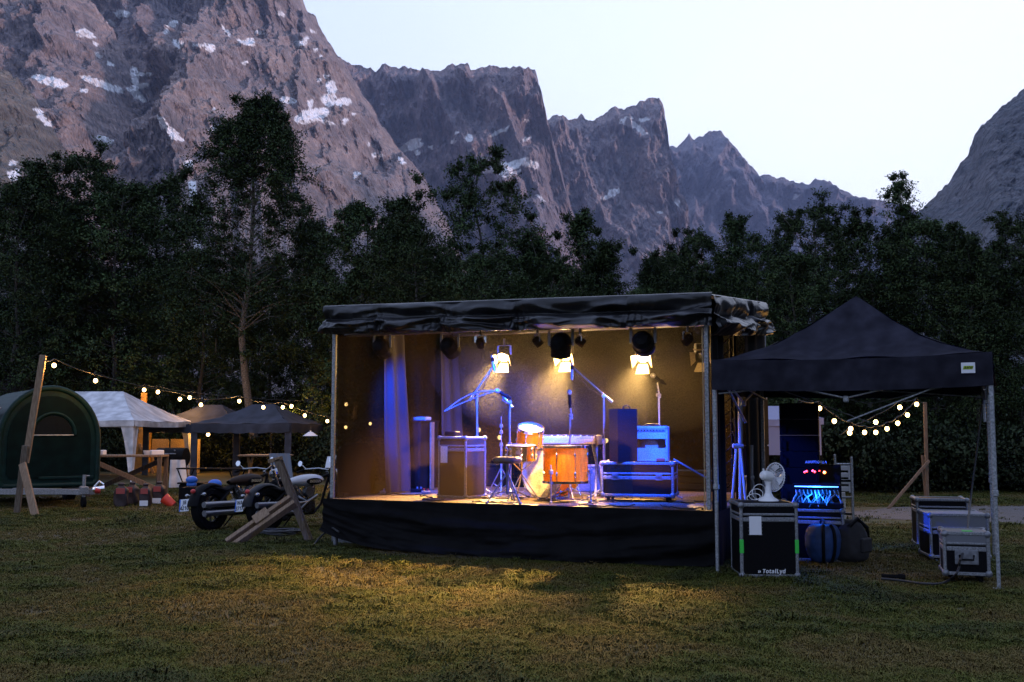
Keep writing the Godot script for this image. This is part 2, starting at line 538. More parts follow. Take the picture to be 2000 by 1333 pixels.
# ---------------------------------------------------------------- mountains
func mountain(called: String, ridge: Array, d_foot: float, nu: int, nv: int, seed_: int, relief: float, steep: float, warm: Vector3, cold: Vector3, snow: Array, lean := 0.22, t_low := 0.28) -> void:
	# ridge: [px, py, depth] of crest points; the face falls from there to its foot at d_foot
	var big := FastNoiseLite.new()
	big.seed = seed_
	big.fractal_type = FastNoiseLite.FRACTAL_RIDGED
	big.fractal_octaves = 4
	big.fractal_gain = 0.42
	big.frequency = 1.0
	var med := FastNoiseLite.new()
	med.seed = seed_ + 1
	med.fractal_octaves = 5
	med.frequency = 1.0
	var x0: float = ridge[0][0]
	var x1: float = ridge[-1][0]
	var v := PackedVector3Array()
	var uvt := PackedVector2Array()
	var seg := 0
	var cols := nu + 1
	v.resize(cols * (nv + 1))
	var jag := FastNoiseLite.new()
	jag.seed = seed_ + 2
	jag.frequency = 0.045
	jag.fractal_octaves = 4
	for i in cols:
		var px := lerpf(x0, x1, float(i) / nu)
		while seg < ridge.size() - 2 and px > ridge[seg + 1][0]:
			seg += 1
		var a: Array = ridge[seg]
		var b: Array = ridge[seg + 1]
		var k := clampf((px - a[0]) / (b[0] - a[0]), 0, 1)
		var py := lerpf(a[1], b[1], k) + jag.get_noise_1d(px) * 7.0
		var dr := lerpf(a[2], b[2], k)
		var top := at(px, py, dr)
		for j in nv + 1:
			var t := 0.0 if j == 0 else lerpf(t_low, 1.0, (j - 1.0) / (nv - 1.0))
			var d := lerpf(d_foot, dr, 1.0 - pow(1.0 - t, steep))
			var y := top.y * t
			var x := (px - 1000.0) / FOCAL * d
			# gullies and buttresses that run down and a little aslant
			var s := relief
			var q := Vector3(x / s * 0.55 + y / s * lean, y / s * 0.14, seed_)
			var push := (big.get_noise_3dv(q) - 0.2) * s * 0.72
			push += (big.get_noise_3d(x / s * 1.9 - y / s * 0.5, y / s * 0.75, seed_ + 9.0)) * s * 0.24
			push += med.get_noise_3d(x / s * 3.2, y / s * 2.6, d / s) * s * 0.16
			push += med.get_noise_3d(x / s * 10.0, y / s * 7.0, 3.0) * s * 0.040
			push += med.get_noise_3d(x / s * 26.0, y / s * 18.0, 8.0) * s * 0.014
			push += (big.get_noise_3d(x / s * 5.0 + y / s * lean * 8.0, y / s * 1.1, seed_ + 3.0) - 0.2) * s * 0.085
			push += (big.get_noise_3d(x / s * 15.0 + y / s * lean * 20.0, y / s * 4.5, seed_ + 5.0) - 0.2) * s * 0.034
			push *= smoothstep(0.0, 0.2, t) * (1.0 - 0.85 * smoothstep(0.93, 1.0, t))
			v[j * cols + i] = Vector3(x, y, -(d - push))
	# the far side falls away behind the crest
	var tops := v.slice(nv * cols, (nv + 1) * cols)
	for r in 3:
		for i in cols:
			var p: Vector3 = tops[i]
			var off: float = 160.0 + p.y * [0.2, 0.6, 1.2][r]
			v.append(Vector3(p.x * (off - p.z) / -p.z, p.y * [0.93, 0.6, 0.0][r], p.z - off))
	var rows := nv + 4
	var n := PackedVector3Array()
	var c := PackedColorArray()
	n.resize(v.size())
	c.resize(v.size())
	var spots := []
	for sp in snow:
		spots.append([sp[0], sp[1], 1.0 / sp[2], 1.0 / sp[3], cos(deg_to_rad(sp[4])), sin(deg_to_rad(sp[4]))])
	for j in rows:
		for i in cols:
			var id := j * cols + i
			var dx := v[j * cols + mini(i + 1, nu)] - v[j * cols + maxi(i - 1, 0)]
			var dy := v[mini(j + 1, rows - 1) * cols + i] - v[maxi(j - 1, 0) * cols + i]
			var nn := dx.cross(dy).normalized()
			n[id] = nn
			var p := v[id]
			var s := relief
			var f := med.get_noise_3d(p.x / s * 2.2 + p.y / s, p.y / s * 1.6, 5.0) * 0.9 + med.get_noise_3d(p.x / s * 9.0, p.y / s * 5.0, 1.0) * 0.8 + med.get_noise_3d(p.x / s * 34.0, p.y / s * 22.0, 2.0) * 0.7
			var col := cold.lerp(warm, clampf(0.55 + f * 0.75, 0.0, 1.0)) * (1.0 + 0.6 * med.get_noise_3d(p.x / s * 60.0 + p.y / s * 14.0, p.y / s * 16.0, 7.0) + 0.4 * med.get_noise_3d(p.x / s * 18.0 + p.y / s * 5.0, p.y / s * 4.0, 17.0))
			# low slopes carry grass and scrub
			var green := smoothstep(0.42, 0.10, p.y / 900.0 + f * 0.2) * 0.6
			if called == "mountain_face":
				col = col.lerp(Vector3(0.060, 0.066, 0.038), green * smoothstep(700.0, 250.0, p.x + 1000.0))
			if j <= nv and not spots.is_empty():
				var px := 1000.0 + p.x / -p.z * FOCAL
				var py := 840.0 - (p.y - EYE) / -p.z * FOCAL
				var wx := px + med.get_noise_3d(px * 0.06, py * 0.06, 11.0) * 8.0 + med.get_noise_3d(px * 0.2, py * 0.2, 4.0) * 3.0
				var wy := py + med.get_noise_3d(px * 0.06, py * 0.06, 31.0) * 5.0 + med.get_noise_3d(px * 0.2, py * 0.2, 14.0) * 2.0
				for sp in spots:
					var ex: float = wx - sp[0]
					var ey: float = wy - sp[1]
					if absf(ex) > 60.0 or absf(ey) > 60.0:
						continue
					var a: float = (ex * sp[4] + ey * sp[5]) * sp[2]
					var b: float = (-ex * sp[5] + ey * sp[4]) * sp[3]
					if a * a + b * b < 1.0:
						col = Vector3(0.97, 0.97, 0.98)
						break
			c[id] = Color(col.x, col.y, col.z)
	var ids := PackedInt32Array()
	for j in rows - 1:
		for i in nu:
			var a := j * cols + i
			ids.append_array([a, a + cols + 1, a + 1, a, a + cols, a + cols + 1])
	var arr := []
	arr.resize(Mesh.ARRAY_MAX)
	arr[Mesh.ARRAY_VERTEX] = v
	arr[Mesh.ARRAY_NORMAL] = n
	arr[Mesh.ARRAY_COLOR] = c
	arr[Mesh.ARRAY_INDEX] = ids
	var mesh := ArrayMesh.new()
	mesh.add_surface_from_arrays(Mesh.PRIMITIVE_TRIANGLES, arr)
	var o := MeshInstance3D.new()
	o.name = numbered(called, self)
	o.mesh = mesh
	o.material_override = m.rock
	add_child(o, true)
	o.set_meta("kind", "structure")

func deep(points: Array, d: float) -> Array:
	var out := []
	for p in points:
		out.append([p[0], p[1], d + (p[2] if p.size() > 2 else 0.0)])
	return out

func make_mountains() -> void:
	var warm := Vector3(0.32, 0.235, 0.20)
	var cold := Vector3(0.20, 0.168, 0.17)
	var patches := [
		[75, 143, 38, 9, 15], [178, 150, 48, 8, 20], [140, 45, 20, 8, 20], [160, 66, 7, 3, 20], [168, 88, 8, 4, 20], [192, 108, 8, 4, 30], [142, 163, 9, 5, 20], [244, 140, 7, 26, -8], [258, 152, 12, 5, 0], [263, 130, 14, 4, 0], [248, 172, 24, 7, 38],
		[213, 3, 16, 9, 0], [194, 24, 8, 6, 30], [315, 26, 13, 5, -25], [304, 41, 7, 3, -20], [328, 66, 13, 6, 25], [368, 70, 14, 4, 0], [394, 75, 10, 9, 35], [424, 40, 15, 3, 55], [491, 42, 10, 4, 35], [472, 62, 10, 7, 35], [455, 60, 6, 4, 20], [533, 4, 8, 5, 20], [573, 65, 12, 7, 0], [585, 56, 6, 3, 0], [462, 105, 8, 3, -20], [606, 78, 4, 4, 0], [600, 40, 5, 3, 0], [617, 92, 4, 3, 0],
		[58, 215, 22, 5, 52], [186, 262, 18, 6, 25], [326, 252, 22, 8, 38], [301, 228, 8, 14, -20], [356, 312, 11, 8, 0], [412, 240, 20, 6, -15], [365, 372, 26, 26, 30], [372, 420, 20, 26, 15], [398, 372, 8, 10, 0], [402, 198, 4, 4, 0], [550, 182, 17, 6, 10], [458, 228, 10, 7, 40], [638, 158, 9, 18, -15], [634, 182, 16, 14, 0], [662, 186, 17, 8, -10], [600, 214, 36, 14, -18], [630, 228, 16, 4, 20], [597, 190, 6, 10, 10], [628, 134, 5, 4, 0], [612, 140, 5, 3, 0],
		[690, 335, 9, 4, -35], [725, 295, 6, 4, 20], [740, 297, 4, 3, 0], [712, 272, 4, 3, 0], [780, 305, 11, 4, 38], [665, 226, 7, 4, -30], [683, 210, 5, 3, 0], [5, 312, 9, 4, -10], [10, 334, 13, 12, 0], [75, 232, 5, 6, 30]]
	mountain("mountain_face", deep([[60, -60], [300, -64], [450, -60], [540, -44], [578, 0], [590, 28], [606, 38], [622, 72], [640, 95], [652, 112], [662, 124], [684, 160], [702, 190], [722, 216], [740, 245], [775, 298], [792, 312], [815, 338], [832, 362], [850, 395], [880, 450], [910, 530], [940, 620]], 2000.0), 700.0, 620, 420, 3, 330.0, 1.3, warm, cold, patches)
	mountain("mountain_face", deep([[-60, -60], [0, -58], [60, -56], [130, -20], [168, 22], [196, 58], [215, 92], [232, 128], [254, 158], [274, 192], [300, 237], [330, 288], [362, 346], [395, 412], [440, 520], [480, 640]], 1500.0), 640.0, 330, 300, 71, 210.0, 1.25, warm * 0.92, cold, patches)
	mountain("mountain_face", deep([[-60, 112], [-20, 138], [10, 155], [42, 186], [76, 236], [110, 294], [150, 346], [200, 420], [270, 540]], 1050.0), 560.0, 200, 200, 83, 130.0, 1.2, Vector3(0.19, 0.155, 0.115), Vector3(0.11, 0.10, 0.085), patches)
	mountain("mountain_plateau", deep([[540, 90], [600, 105], [648, 116], [690, 130], [728, 143], [746, 129], [775, 137], [802, 140], [828, 143], [855, 143], [868, 134], [884, 129], [912, 128], [918, 144], [934, 138], [950, 131], [990, 133], [1030, 142], [1046, 144], [1052, 160], [1056, 185], [1061, 208], [1070, 240], [1088, 300], [1110, 380], [1140, 470], [1180, 560], [1220, 660]], 2600.0), 1500.0, 380, 300, 11, 300.0, 2.2, Vector3(0.28, 0.21, 0.20), Vector3(0.175, 0.155, 0.17), [
		[794, 279, 30, 9, -15], [806, 266, 16, 6, -20], [812, 290, 6, 5, 0], [915, 261, 9, 8, -20], [889, 250, 6, 3, -30], [884, 266, 5, 3, 0], [917, 284, 6, 4, -20], [975, 246, 24, 4, -28], [1029, 262, 10, 4, -28], [1028, 224, 4, 2, -20], [985, 318, 50, 7, -14], [1005, 316, 34, 6, -30], [1030, 311, 24, 6, 8], [1045, 316, 10, 4, 30], [1000, 332, 20, 4, -20], [840, 278, 5, 4, 0], [1058, 382, 12, 3, 25]])
	mountain("mountain_spire", deep([[960, 320], [1030, 258], [1060, 242], [1076, 238], [1090, 228], [1104, 233], [1112, 237], [1130, 233], [1138, 221], [1146, 236], [1160, 237], [1180, 226], [1198, 210], [1206, 213], [1214, 216], [1240, 208], [1262, 198], [1280, 194], [1294, 192], [1301, 208], [1304, 240], [1309, 285], [1318, 335], [1332, 392], [1352, 455], [1380, 520], [1430, 620]], 3000.0), 1750.0, 330, 300, 23, 280.0, 2.6, Vector3(0.30, 0.23, 0.22), Vector3(0.20, 0.178, 0.19), [
		[1238, 232, 24, 7, 18], [1254, 241, 20, 6, 32], [1266, 222, 10, 4, 10], [1232, 222, 8, 5, 0], [1262, 250, 6, 4, 0], [1196, 373, 22, 6, -28], [1330, 390, 5, 5, 30], [1293, 412, 4, 3, 0]])
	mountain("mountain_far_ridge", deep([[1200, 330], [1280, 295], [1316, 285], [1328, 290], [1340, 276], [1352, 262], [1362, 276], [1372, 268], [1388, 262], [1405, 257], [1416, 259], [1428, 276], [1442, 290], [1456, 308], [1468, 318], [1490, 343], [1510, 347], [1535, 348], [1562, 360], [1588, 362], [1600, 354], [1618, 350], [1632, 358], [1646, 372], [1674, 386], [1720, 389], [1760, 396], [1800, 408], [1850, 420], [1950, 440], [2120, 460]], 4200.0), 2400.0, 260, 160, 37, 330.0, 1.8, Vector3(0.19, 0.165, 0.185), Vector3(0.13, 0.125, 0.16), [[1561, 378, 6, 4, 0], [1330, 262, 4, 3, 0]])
	mountain("mountain_slope", deep([[1740, 500], [1800, 418], [1816, 405], [1836, 385], [1872, 350], [1890, 322], [1906, 300], [1920, 268], [1936, 246], [1962, 225], [2000, 194], [2080, 120], [2240, 0]], 1200.0), 600.0, 280, 280, 51, 60.0, 1.2, Vector3(0.14, 0.13, 0.135), Vector3(0.08, 0.088, 0.10), [], -0.5)

	# the side of the valley to the right goes on past the frame and keeps the low sun off the meadow
	var w := Shape.new()
	w.coloured = true
	w.tint = Color(0.09, 0.09, 0.08)
	var rise := FastNoiseLite.new()
	rise.seed = 8
	rise.frequency = 0.0022
	rise.fractal_octaves = 5
	w.sheet(60, 24, func(u: float, v: float):
		var z := lerpf(-900.0, 2600.0, u)
		var h := 430.0 + 160.0 * rise.get_noise_1d(z)
		return Vector3(620.0 + 480.0 * v + 70.0 * rise.get_noise_2d(z, v * 900.0), h * sin(PI * minf(v * 0.62, 1.0)) * (1.0 + 0.2 * rise.get_noise_2d(z * 2.0, v * 1500.0)) - 2.0, z))
	setting("valley_side", w, m.rock)

# ---------------------------------------------------------------- meadow
func patchy(x: float, z: float) -> float:
	return _patch.get_noise_2d(x * 1.0, z * 1.0) + 0.5 * _patch.get_noise_2d(x * 4.0 + 50.0, z * 4.0)

var _patch := FastNoiseLite.new()

func turf(x: float, z: float) -> Color:
	# green turf with worn straw and earth-brown patches
	var p := patchy(x, z)
	var green := Vector3(0.092, 0.104, 0.016)
	var straw := Vector3(0.140, 0.110, 0.030)
	var dark := Vector3(0.040, 0.052, 0.016)
	var c := green.lerp(straw, smoothstep(-0.12, 0.42, p + 0.06))
	c = c.lerp(dark, smoothstep(-0.15, -0.55, p) * 0.8)
	return Color(c.x, c.y, c.z)

func make_ground() -> void:
	_patch.seed = 12
	_patch.frequency = 0.45
	_patch.fractal_octaves = 4
	var s := Shape.new()
	s.coloured = true
	# fine near the camera, coarse out to the horizon
	var edges := [-9000.0, -900.0, -120.0, -50.0]
	var near := Shape.new()
	near.coloured = true
	near.sheet(150, 150, func(u: float, v: float): return Vector3(-26.0 + 52.0 * u, 0.0, 2.0 - 44.0 * v), func(u: float, v: float):
		var q := turf(-26.0 + 52.0 * u, 2.0 - 44.0 * v)
		return Color(q.r * 0.80, q.g * 0.78, q.b * 0.80))
	near.tint = Color(0.03, 0.032, 0.014)
	var far := [[-9000.0, -26.0, -9000.0, 500.0], [26.0, 9000.0, -9000.0, 500.0], [-26.0, 26.0, -9000.0, -42.0], [-26.0, 26.0, 2.0, 500.0]]
	for r in far:
		near.quad(Vector3(r[0], 0, r[2]), Vector3(r[1], 0, r[2]), Vector3(r[1], 0, r[3]), Vector3(r[0], 0, r[3]), Vector3.UP)
	setting("ground", near, m.soil)
	# gravel track behind the tent
	var g := Shape.new()
	var edge := FastNoiseLite.new()
	edge.seed = 5
	edge.frequency = 0.35
	g.sheet(60, 12, func(u: float, v: float):
		var x := lerpf(4.6, 30.0, u)
		var mid := -17.0 - 0.06 * (x - 6.0)
		var half := 1.9 * smoothstep(0.0, 0.12, u) + 0.5 * edge.get_noise_2d(x * 2.0, v * 3.0) * sin(PI * u)
		return Vector3(x, 0.006 + 0.004 * sin(PI * v), mid - (v - 0.5) * 2.0 * half))
	setting("gravel_path", g, m.gravel)
	# grass blades
	var tuft := Shape.new()
	tuft.coloured = true
	rng.seed = 77
	for i in 9:
		var a := rng.randf() * TAU
		var lean := rng.randf_range(0.15, 1.1)
		var h := rng.randf_range(0.55, 1.0)
		var o := Vector3(rng.randf_range(-0.5, 0.5), 0, rng.randf_range(-0.5, 0.5))
		var out := Vector3(cos(a), 0, sin(a))
		var side := Vector3(-sin(a), 0, cos(a)) * 0.055
		var mid := o + out * lean * 0.35 + Vector3.UP * h * 0.6
		var tip := o + out * lean + Vector3.UP * h * (1.0 - 0.35 * lean)
		var nn := (Vector3.UP + out * 0.4).normalized()
		var k := rng.randf_range(0.75, 1.2)
		tuft.tint = Color(k, k, k)
		tuft.tri(o - side, o + side, mid + side * 0.7, nn, nn, nn)
		tuft.tri(o - side, mid + side * 0.7, mid - side * 0.7, nn, nn, nn)
		tuft.tri(mid - side * 0.7, mid + side * 0.7, tip, nn, nn, nn)
	var spots := []
	var tints := []
	var want := 235000
	while spots.size() < want:
		# denser towards the camera, thinning with distance
		var d := 4.6 * pow(26.0 / 4.6, pow(rng.randf(), 0.85))
		var x := rng.randf_range(-0.74, 0.74) * d
		var p := patchy(x, -d)
		if rng.randf() < smoothstep(0.15, 0.75, p) * 0.55:
			continue
		if absf(d - 17.1) < 1.7 and x > 5.2 and rng.randf() < 0.95:
			continue
		var size := rng.randf_range(0.018, 0.040) * (1.0 + 0.018 * d)
		if p < -0.25:
			size *= 1.5
		if rng.randf() < 0.004:
			size *= 2.0
		spots.append(Transform3D(Basis(Vector3.UP, rng.randf() * TAU).scaled(Vector3(size * 1.3, size, size * 1.3)), Vector3(x, -0.002, -d)))
		var q := turf(x, -d)
		var k := rng.randf_range(0.8, 1.2)
		var y := rng.randf_range(-0.012, 0.02)
		tints.append(Color((q.r + y) * k, q.g * k, q.b * k))
	var mm := MultiMesh.new()
	mm.transform_format = MultiMesh.TRANSFORM_3D
	mm.use_colors = true
	mm.mesh = tuft.made()
	mm.instance_count = spots.size()
	for i in spots.size():
		mm.set_instance_transform(i, spots[i])
		mm.set_instance_color(i, tints[i])
	var o := MultiMeshInstance3D.new()
	o.name = "grass"
	o.multimesh = mm
	o.material_override = m.grass
	add_child(o, true)
	o.set_meta("kind", "stuff")
	o.set_meta("label", "short patchy meadow grass in front of the stage")
	o.set_meta("category", "grass")

# ---------------------------------------------------------------- trees
func leaf_mesh(clumps: Array, seed_: int, leaf: float, twigs: int, per: int, hue: Vector3) -> ArrayMesh:
	# clumps: [centre, radius, outward]; each is a handful of leafy twigs
	var g := RandomNumberGenerator.new()
	g.seed = seed_
	var v := PackedVector3Array()
	var n := PackedVector3Array()
	var c := PackedColorArray()
	var ids := PackedInt32Array()
	for cl in clumps:
		var o: Vector3 = cl[0]
		var r: float = cl[1]
		var out: Vector3 = cl[2]
		var shade := g.randf_range(0.7, 1.3)
		for t in twigs:
			var dir := (Vector3(g.randfn(), g.randfn() * 0.8 + 0.25, g.randfn()).normalized() + out * 0.7).normalized()
			var droop := g.randf_range(0.1, 0.5)
			var length := r * g.randf_range(0.55, 1.45)
			for i in per:
				var k := (i + 0.6) / per
				var p := o + dir * length * k + Vector3.DOWN * droop * length * k * k + Vector3(g.randfn(), g.randfn(), g.randfn()) * leaf * 0.55
				var along := (dir + Vector3(g.randfn(), g.randfn() - 0.5, g.randfn()) * 0.9).normalized()
				var side := along.cross(Vector3(g.randfn(), g.randfn(), g.randfn())).normalized()
				var nn := along.cross(side).normalized()
				nn = (nn * (0.22 if nn.dot(dir) > 0.0 else -0.22) + (p - o).normalized() * 0.5 + out * 0.45 + Vector3.UP * 0.15).normalized()
				var s := leaf * g.randf_range(0.65, 1.3)
				var b := v.size()
				v.append(p); v.append(p + along * s * 0.5 + side * s * 0.33 + nn * s * 0.08); v.append(p + along * s); v.append(p + along * s * 0.5 - side * s * 0.33 + nn * s * 0.08)
				var q := shade * g.randf_range(0.85, 1.15)
				var col := Color(hue.x * q * g.randf_range(0.85, 1.2), hue.y * q, hue.z * q)
				for z in 4:
					n.append(nn)
					c.append(col)
				ids.append_array([b, b + 1, b + 2, b, b + 2, b + 3])
	var arr := []
	arr.resize(Mesh.ARRAY_MAX)
	arr[Mesh.ARRAY_VERTEX] = v
	arr[Mesh.ARRAY_NORMAL] = n
	arr[Mesh.ARRAY_COLOR] = c
	arr[Mesh.ARRAY_INDEX] = ids
	var mesh := ArrayMesh.new()
	mesh.add_surface_from_arrays(Mesh.PRIMITIVE_TRIANGLES, arr)
	return mesh

func grow(seed_: int, h: float, wide: float, bare: float, form: String, clumps: int, bark: Material, hue := Vector3(0.034, 0.052, 0.020), leaf := 0.066) -> Node3D:
	# a tree of its own: trunk, limbs and a crown of leafy twigs; bare is the height where the crown starts
	var g := RandomNumberGenerator.new()
	g.seed = seed_
	var o := Node3D.new()
	var wood := Shape.new()
	var spine := []
	var wob := Vector3.ZERO
	for i in 9:
		var t := i / 8.0
		spine.append(Vector3(wob.x, h * 0.97 * t, wob.z))
		wob += Vector3(g.randfn(), 0, g.randfn()) * h * 0.012
	var thick := 0.010 * h + 0.03
	wood.tube(spine, thick, 8, 0.012)
	var list := []
	for i in clumps:
		var t := pow(g.randf(), 0.85)
		var env := 1.0
		match form:
			"cone": env = pow(1.0 - t, 0.75) * (0.55 + 0.45 * smoothstep(0.0, 0.25, t)) + 0.06
			"oval": env = sqrt(maxf(0.0, sin(PI * clampf(0.14 + 0.84 * t, 0, 1)))) 
			"broad": env = pow(maxf(0.0, 1.0 - pow(absf(t * 1.25 - 0.45) / 0.85, 2.2)), 0.6) + 0.05
			"wispy": env = (1.0 - 0.8 * t) * (0.55 + 0.45 * sin(t * 17.0 + seed_))
		var a := g.randf() * TAU
		env *= 0.82 + 0.30 * sin(a * 3.0 + seed_ + t * 6.0) * sin(t * 9.0 + seed_ * 2.0) + 0.1 * g.randfn()
		var rr := maxf(0.0, wide * env) * sqrt(g.randf_range(0.12, 1.0))
		var y := lerpf(bare, h, t)
		var k := clampf(y / (h * 0.97), 0, 0.999) * 8.0
		var axis: Vector3 = spine[int(k)].lerp(spine[int(k) + 1], k - int(k))
		var out := Vector3(cos(a), 0.25, sin(a)).normalized()
		var p := Vector3(axis.x + cos(a) * rr, y - 0.12 * rr, axis.z + sin(a) * rr)
		list.append([p, g.randf_range(0.45, 0.95) * (0.6 if t > 0.9 else 1.0) * (0.55 + 0.03 * h), out])
		if rr > 0.4 and i % 2 == 0 and t > 0.2:
			var y0 := maxf(bare * 0.75 + g.randf() * 1.6, y - rr * g.randf_range(0.3, 0.7))
			var k0 := clampf(y0 / (h * 0.97), 0, 0.999) * 8.0
			var from: Vector3 = spine[int(k0)].lerp(spine[int(k0) + 1], k0 - int(k0))
			wood.tube([from, from.lerp(p, 0.5) + Vector3.UP * rr * 0.08, p], thick * 0.17 * (1.0 - 0.6 * t), 5, 0.006)
	list.append([Vector3(spine[8].x, h * 0.97, spine[8].z), 0.5, Vector3.UP])
	# leading shoots that break the outline
	for i in 22:
		var c: Array = list[g.randi() % clumps]
		var p: Vector3 = c[0] + Vector3(g.randfn() * 0.25, c[1] * g.randf_range(0.5, 1.1), g.randfn() * 0.25)
		list.append([p, g.randf_range(0.25, 0.5), Vector3(g.randfn() * 0.3, 2.2, g.randfn() * 0.3)])
		wood.tube([c[0], p + Vector3.UP * 0.35], 0.015, 4, 0.005)
	part(o, "trunk", wood, bark)
	part(o, "crown", leaf_mesh(list, seed_ + 5, leaf, 13, 31, hue), m.leaf)
	return o

func plant(o: Node3D, called: String, px: float, d: float, spin: float, size: float, label: String) -> Node3D:
	var t := o
	if o.get_parent():
		t = o.duplicate()
	t.name = numbered(called, self)
	add_child(t, true)
	t.transform = Transform3D(Basis(Vector3.UP, spin).scaled(Vector3.ONE * size), Vector3((px - 1000.0) / FOCAL * d, -0.02, -d))
	tag(t, label, "tree", "trees along the edge of the meadow")
	return t

func make_trees() -> void:
	var dark := Vector3(0.047, 0.074, 0.026)
	var birchy := Vector3(0.060, 0.098, 0.035)
	var tall := grow(101, 12.6, 4.3, 3.6, "cone", 330, m.birch, dark)
	var broad := grow(202, 10.2, 3.1, 1.6, "broad", 190, m.bark, dark)
	var oval := grow(303, 9.0, 2.4, 1.2, "oval", 170, m.bark, dark)
	var open := grow(404, 9.6, 2.5, 2.0, "broad", 105, m.bark, birchy)
	var birch := grow(505, 9.2, 1.9, 1.4, "wispy", 120, m.birch, birchy)
	var slim := grow(606, 8.0, 1.5, 1.0, "cone", 120, m.bark, dark)
	var full := grow(707, 8.4, 2.7, 0.8, "oval", 190, m.bark, birchy)
	var sparse := grow(808, 10.4, 1.2, 3.5, "wispy", 46, m.birch, birchy)
	# the front row, left to right; size follows from the height of each top in the photograph
	var row := [
		[broad, "tree", 20, 345, 29.0, 0.0, 10.2, "broad dark tree behind the trailer roof at the far left"],
		[oval, "tree", 95, 322, 31.0, 1.0, 9.0, "dark round-crowned tree above the leaning post at left"],
		[broad, "tree", 160, 283, 33.0, 2.4, 10.2, "broad dark tree rising above the white gazebo, highest of the left clump"],
		[full, "tree", 232, 338, 31.0, 0.7, 8.4, "full low-branching tree behind the white gazebo roof end"],
		[oval, "tree", 300, 340, 34.0, 3.2, 9.0, "dark tree left of the snow patch gap"],
		[full, "tree", 385, 470, 30.0, 4.0, 8.4, "low leafy tree below the snow heap, behind the grey gazebos"],
		[tall, "birch_tree", 515, 172, 28.5, 0.3, 12.6, "tallest tree, cone crowned with lamplit pale trunk behind the grey gazebos"],
		[slim, "tree", 612, 410, 31.0, 1.2, 8.0, "slim tree between the tallest tree and the left end of the stage"],
		[full, "tree", 690, 376, 33.0, 2.2, 8.4, "bushy tree over the left end of the stage roof"],
		[slim, "tree", 765, 366, 35.0, 5.0, 8.0, "narrow pointed tree left of the open-branched tree"],
		[oval, "tree", 815, 420, 30.0, 0.4, 9.0, "dense round tree above the stage roof, left of the open-branched tree"],
		[open, "tree", 915, 292, 33.0, 0.6, 9.6, "open-branched tree with spreading tiers above the middle of the stage"],
		[full, "tree", 930, 480, 28.0, 1.9, 8.4, "low bushy tree right above the middle of the stage roof"],
		[slim, "tree", 1040, 455, 33.0, 4.1, 8.0, "slim tree right of the open-branched tree"],
		[oval, "tree", 1075, 500, 29.0, 2.9, 9.0, "green round tree above the lit stage lamps"],
		[birch, "birch_tree", 1140, 394, 32.0, 0.0, 9.2, "feathery birch in front of the cliff, left of the gap in the trees"],
		[slim, "tree", 1200, 452, 31.0, 2.0, 8.0, "slim tree on the right flank of the feathery birch"],
		[full, "tree", 1255, 548, 28.0, 3.0, 8.4, "lowest bushy tree, in the gap below the rock spire"],
		[slim, "tree", 1288, 482, 32.0, 0.9, 8.0, "thin pointed tree at the right side of the gap in the trees"],
		[oval, "tree", 1345, 440, 31.0, 4.4, 9.0, "rounded tree above the right corner of the stage roof"],
		[birch, "birch_tree", 1435, 402, 32.0, 1.7, 9.2, "upright birch between the stage roof and the black tent peak"],
		[open, "tree", 1495, 452, 30.0, 2.6, 9.6, "spreading tree left of the black tent peak"],
		[full, "tree", 1570, 478, 28.0, 5.2, 8.4, "bushy tree behind the left roof slope of the black tent"],
		[broad, "tree", 1625, 378, 32.0, 1.1, 10.2, "broad birch-like tree above the peak of the black tent"],
		[sparse, "birch_tree", 1752, 330, 31.0, 0.2, 10.4, "thin wispy birch with sky showing through, right of the tent peak"],
		[oval, "tree", 1715, 408, 29.0, 0.1, 9.0, "dense tree around the foot of the wispy birch"],
		[full, "tree", 1825, 408, 28.0, 3.7, 8.4, "full tree in front of the right mountain slope"],
		[oval, "tree", 1905, 432, 27.0, 5.5, 9.0, "rounded dark tree above the right corner of the black tent"],
		[broad, "tree", 1985, 398, 27.0, 4.6, 10.2, "broad dark tree cut by the right edge of the view"],
	]
	for r in row:
		var d: float = r[4] + (7.0 if r[2] < 640 else 0.0)
		var top := at(r[2], r[3], d).y
		plant(r[0], r[1], r[2], d, r[5], top / (r[6] + 0.45), r[7])
	# the wood goes on behind
	rng.seed = 31
	var kinds := [oval, full, broad, slim]
	for i in 26:
		var px := -60.0 + 2120.0 * (i + 0.5) / 26.0 + rng.randf_range(-20, 20)
		var py := 500.0
		if px > 1200 and px < 1290:
			py = 590.0
		if px > 330 and px < 410:
			py = 520.0
		var d := (38.0 if px > 640 else 46.0) + rng.randf_range(-1.5, 4.0)
		var k: int = i % 4
		var top := at(px, py + rng.randf_range(-10, 40), d).y
		plant(kinds[k], "tree", px, d, rng.randf() * TAU, top / [9.0, 8.4, 10.2, 8.0][k], "dark tree inside the wood behind the front row").set_meta("group", "trees inside the wood behind the front row")
	# undergrowth along the edge of the wood
	var bushes := []
	rng.seed = 41
	for i in 22:
		var a := rng.randf() * TAU
		var r := sqrt(rng.randf()) * 0.9
		bushes.append([Vector3(cos(a) * r, rng.randf_range(0.15, 0.95), sin(a) * r), rng.randf_range(0.3, 0.5), Vector3(cos(a), 0.4, sin(a)).normalized()])
	var mm := MultiMesh.new()
	mm.transform_format = MultiMesh.TRANSFORM_3D
	mm.mesh = leaf_mesh(bushes, 9, 0.07, 12, 14, Vector3(0.026, 0.038, 0.016))
	var spots := []
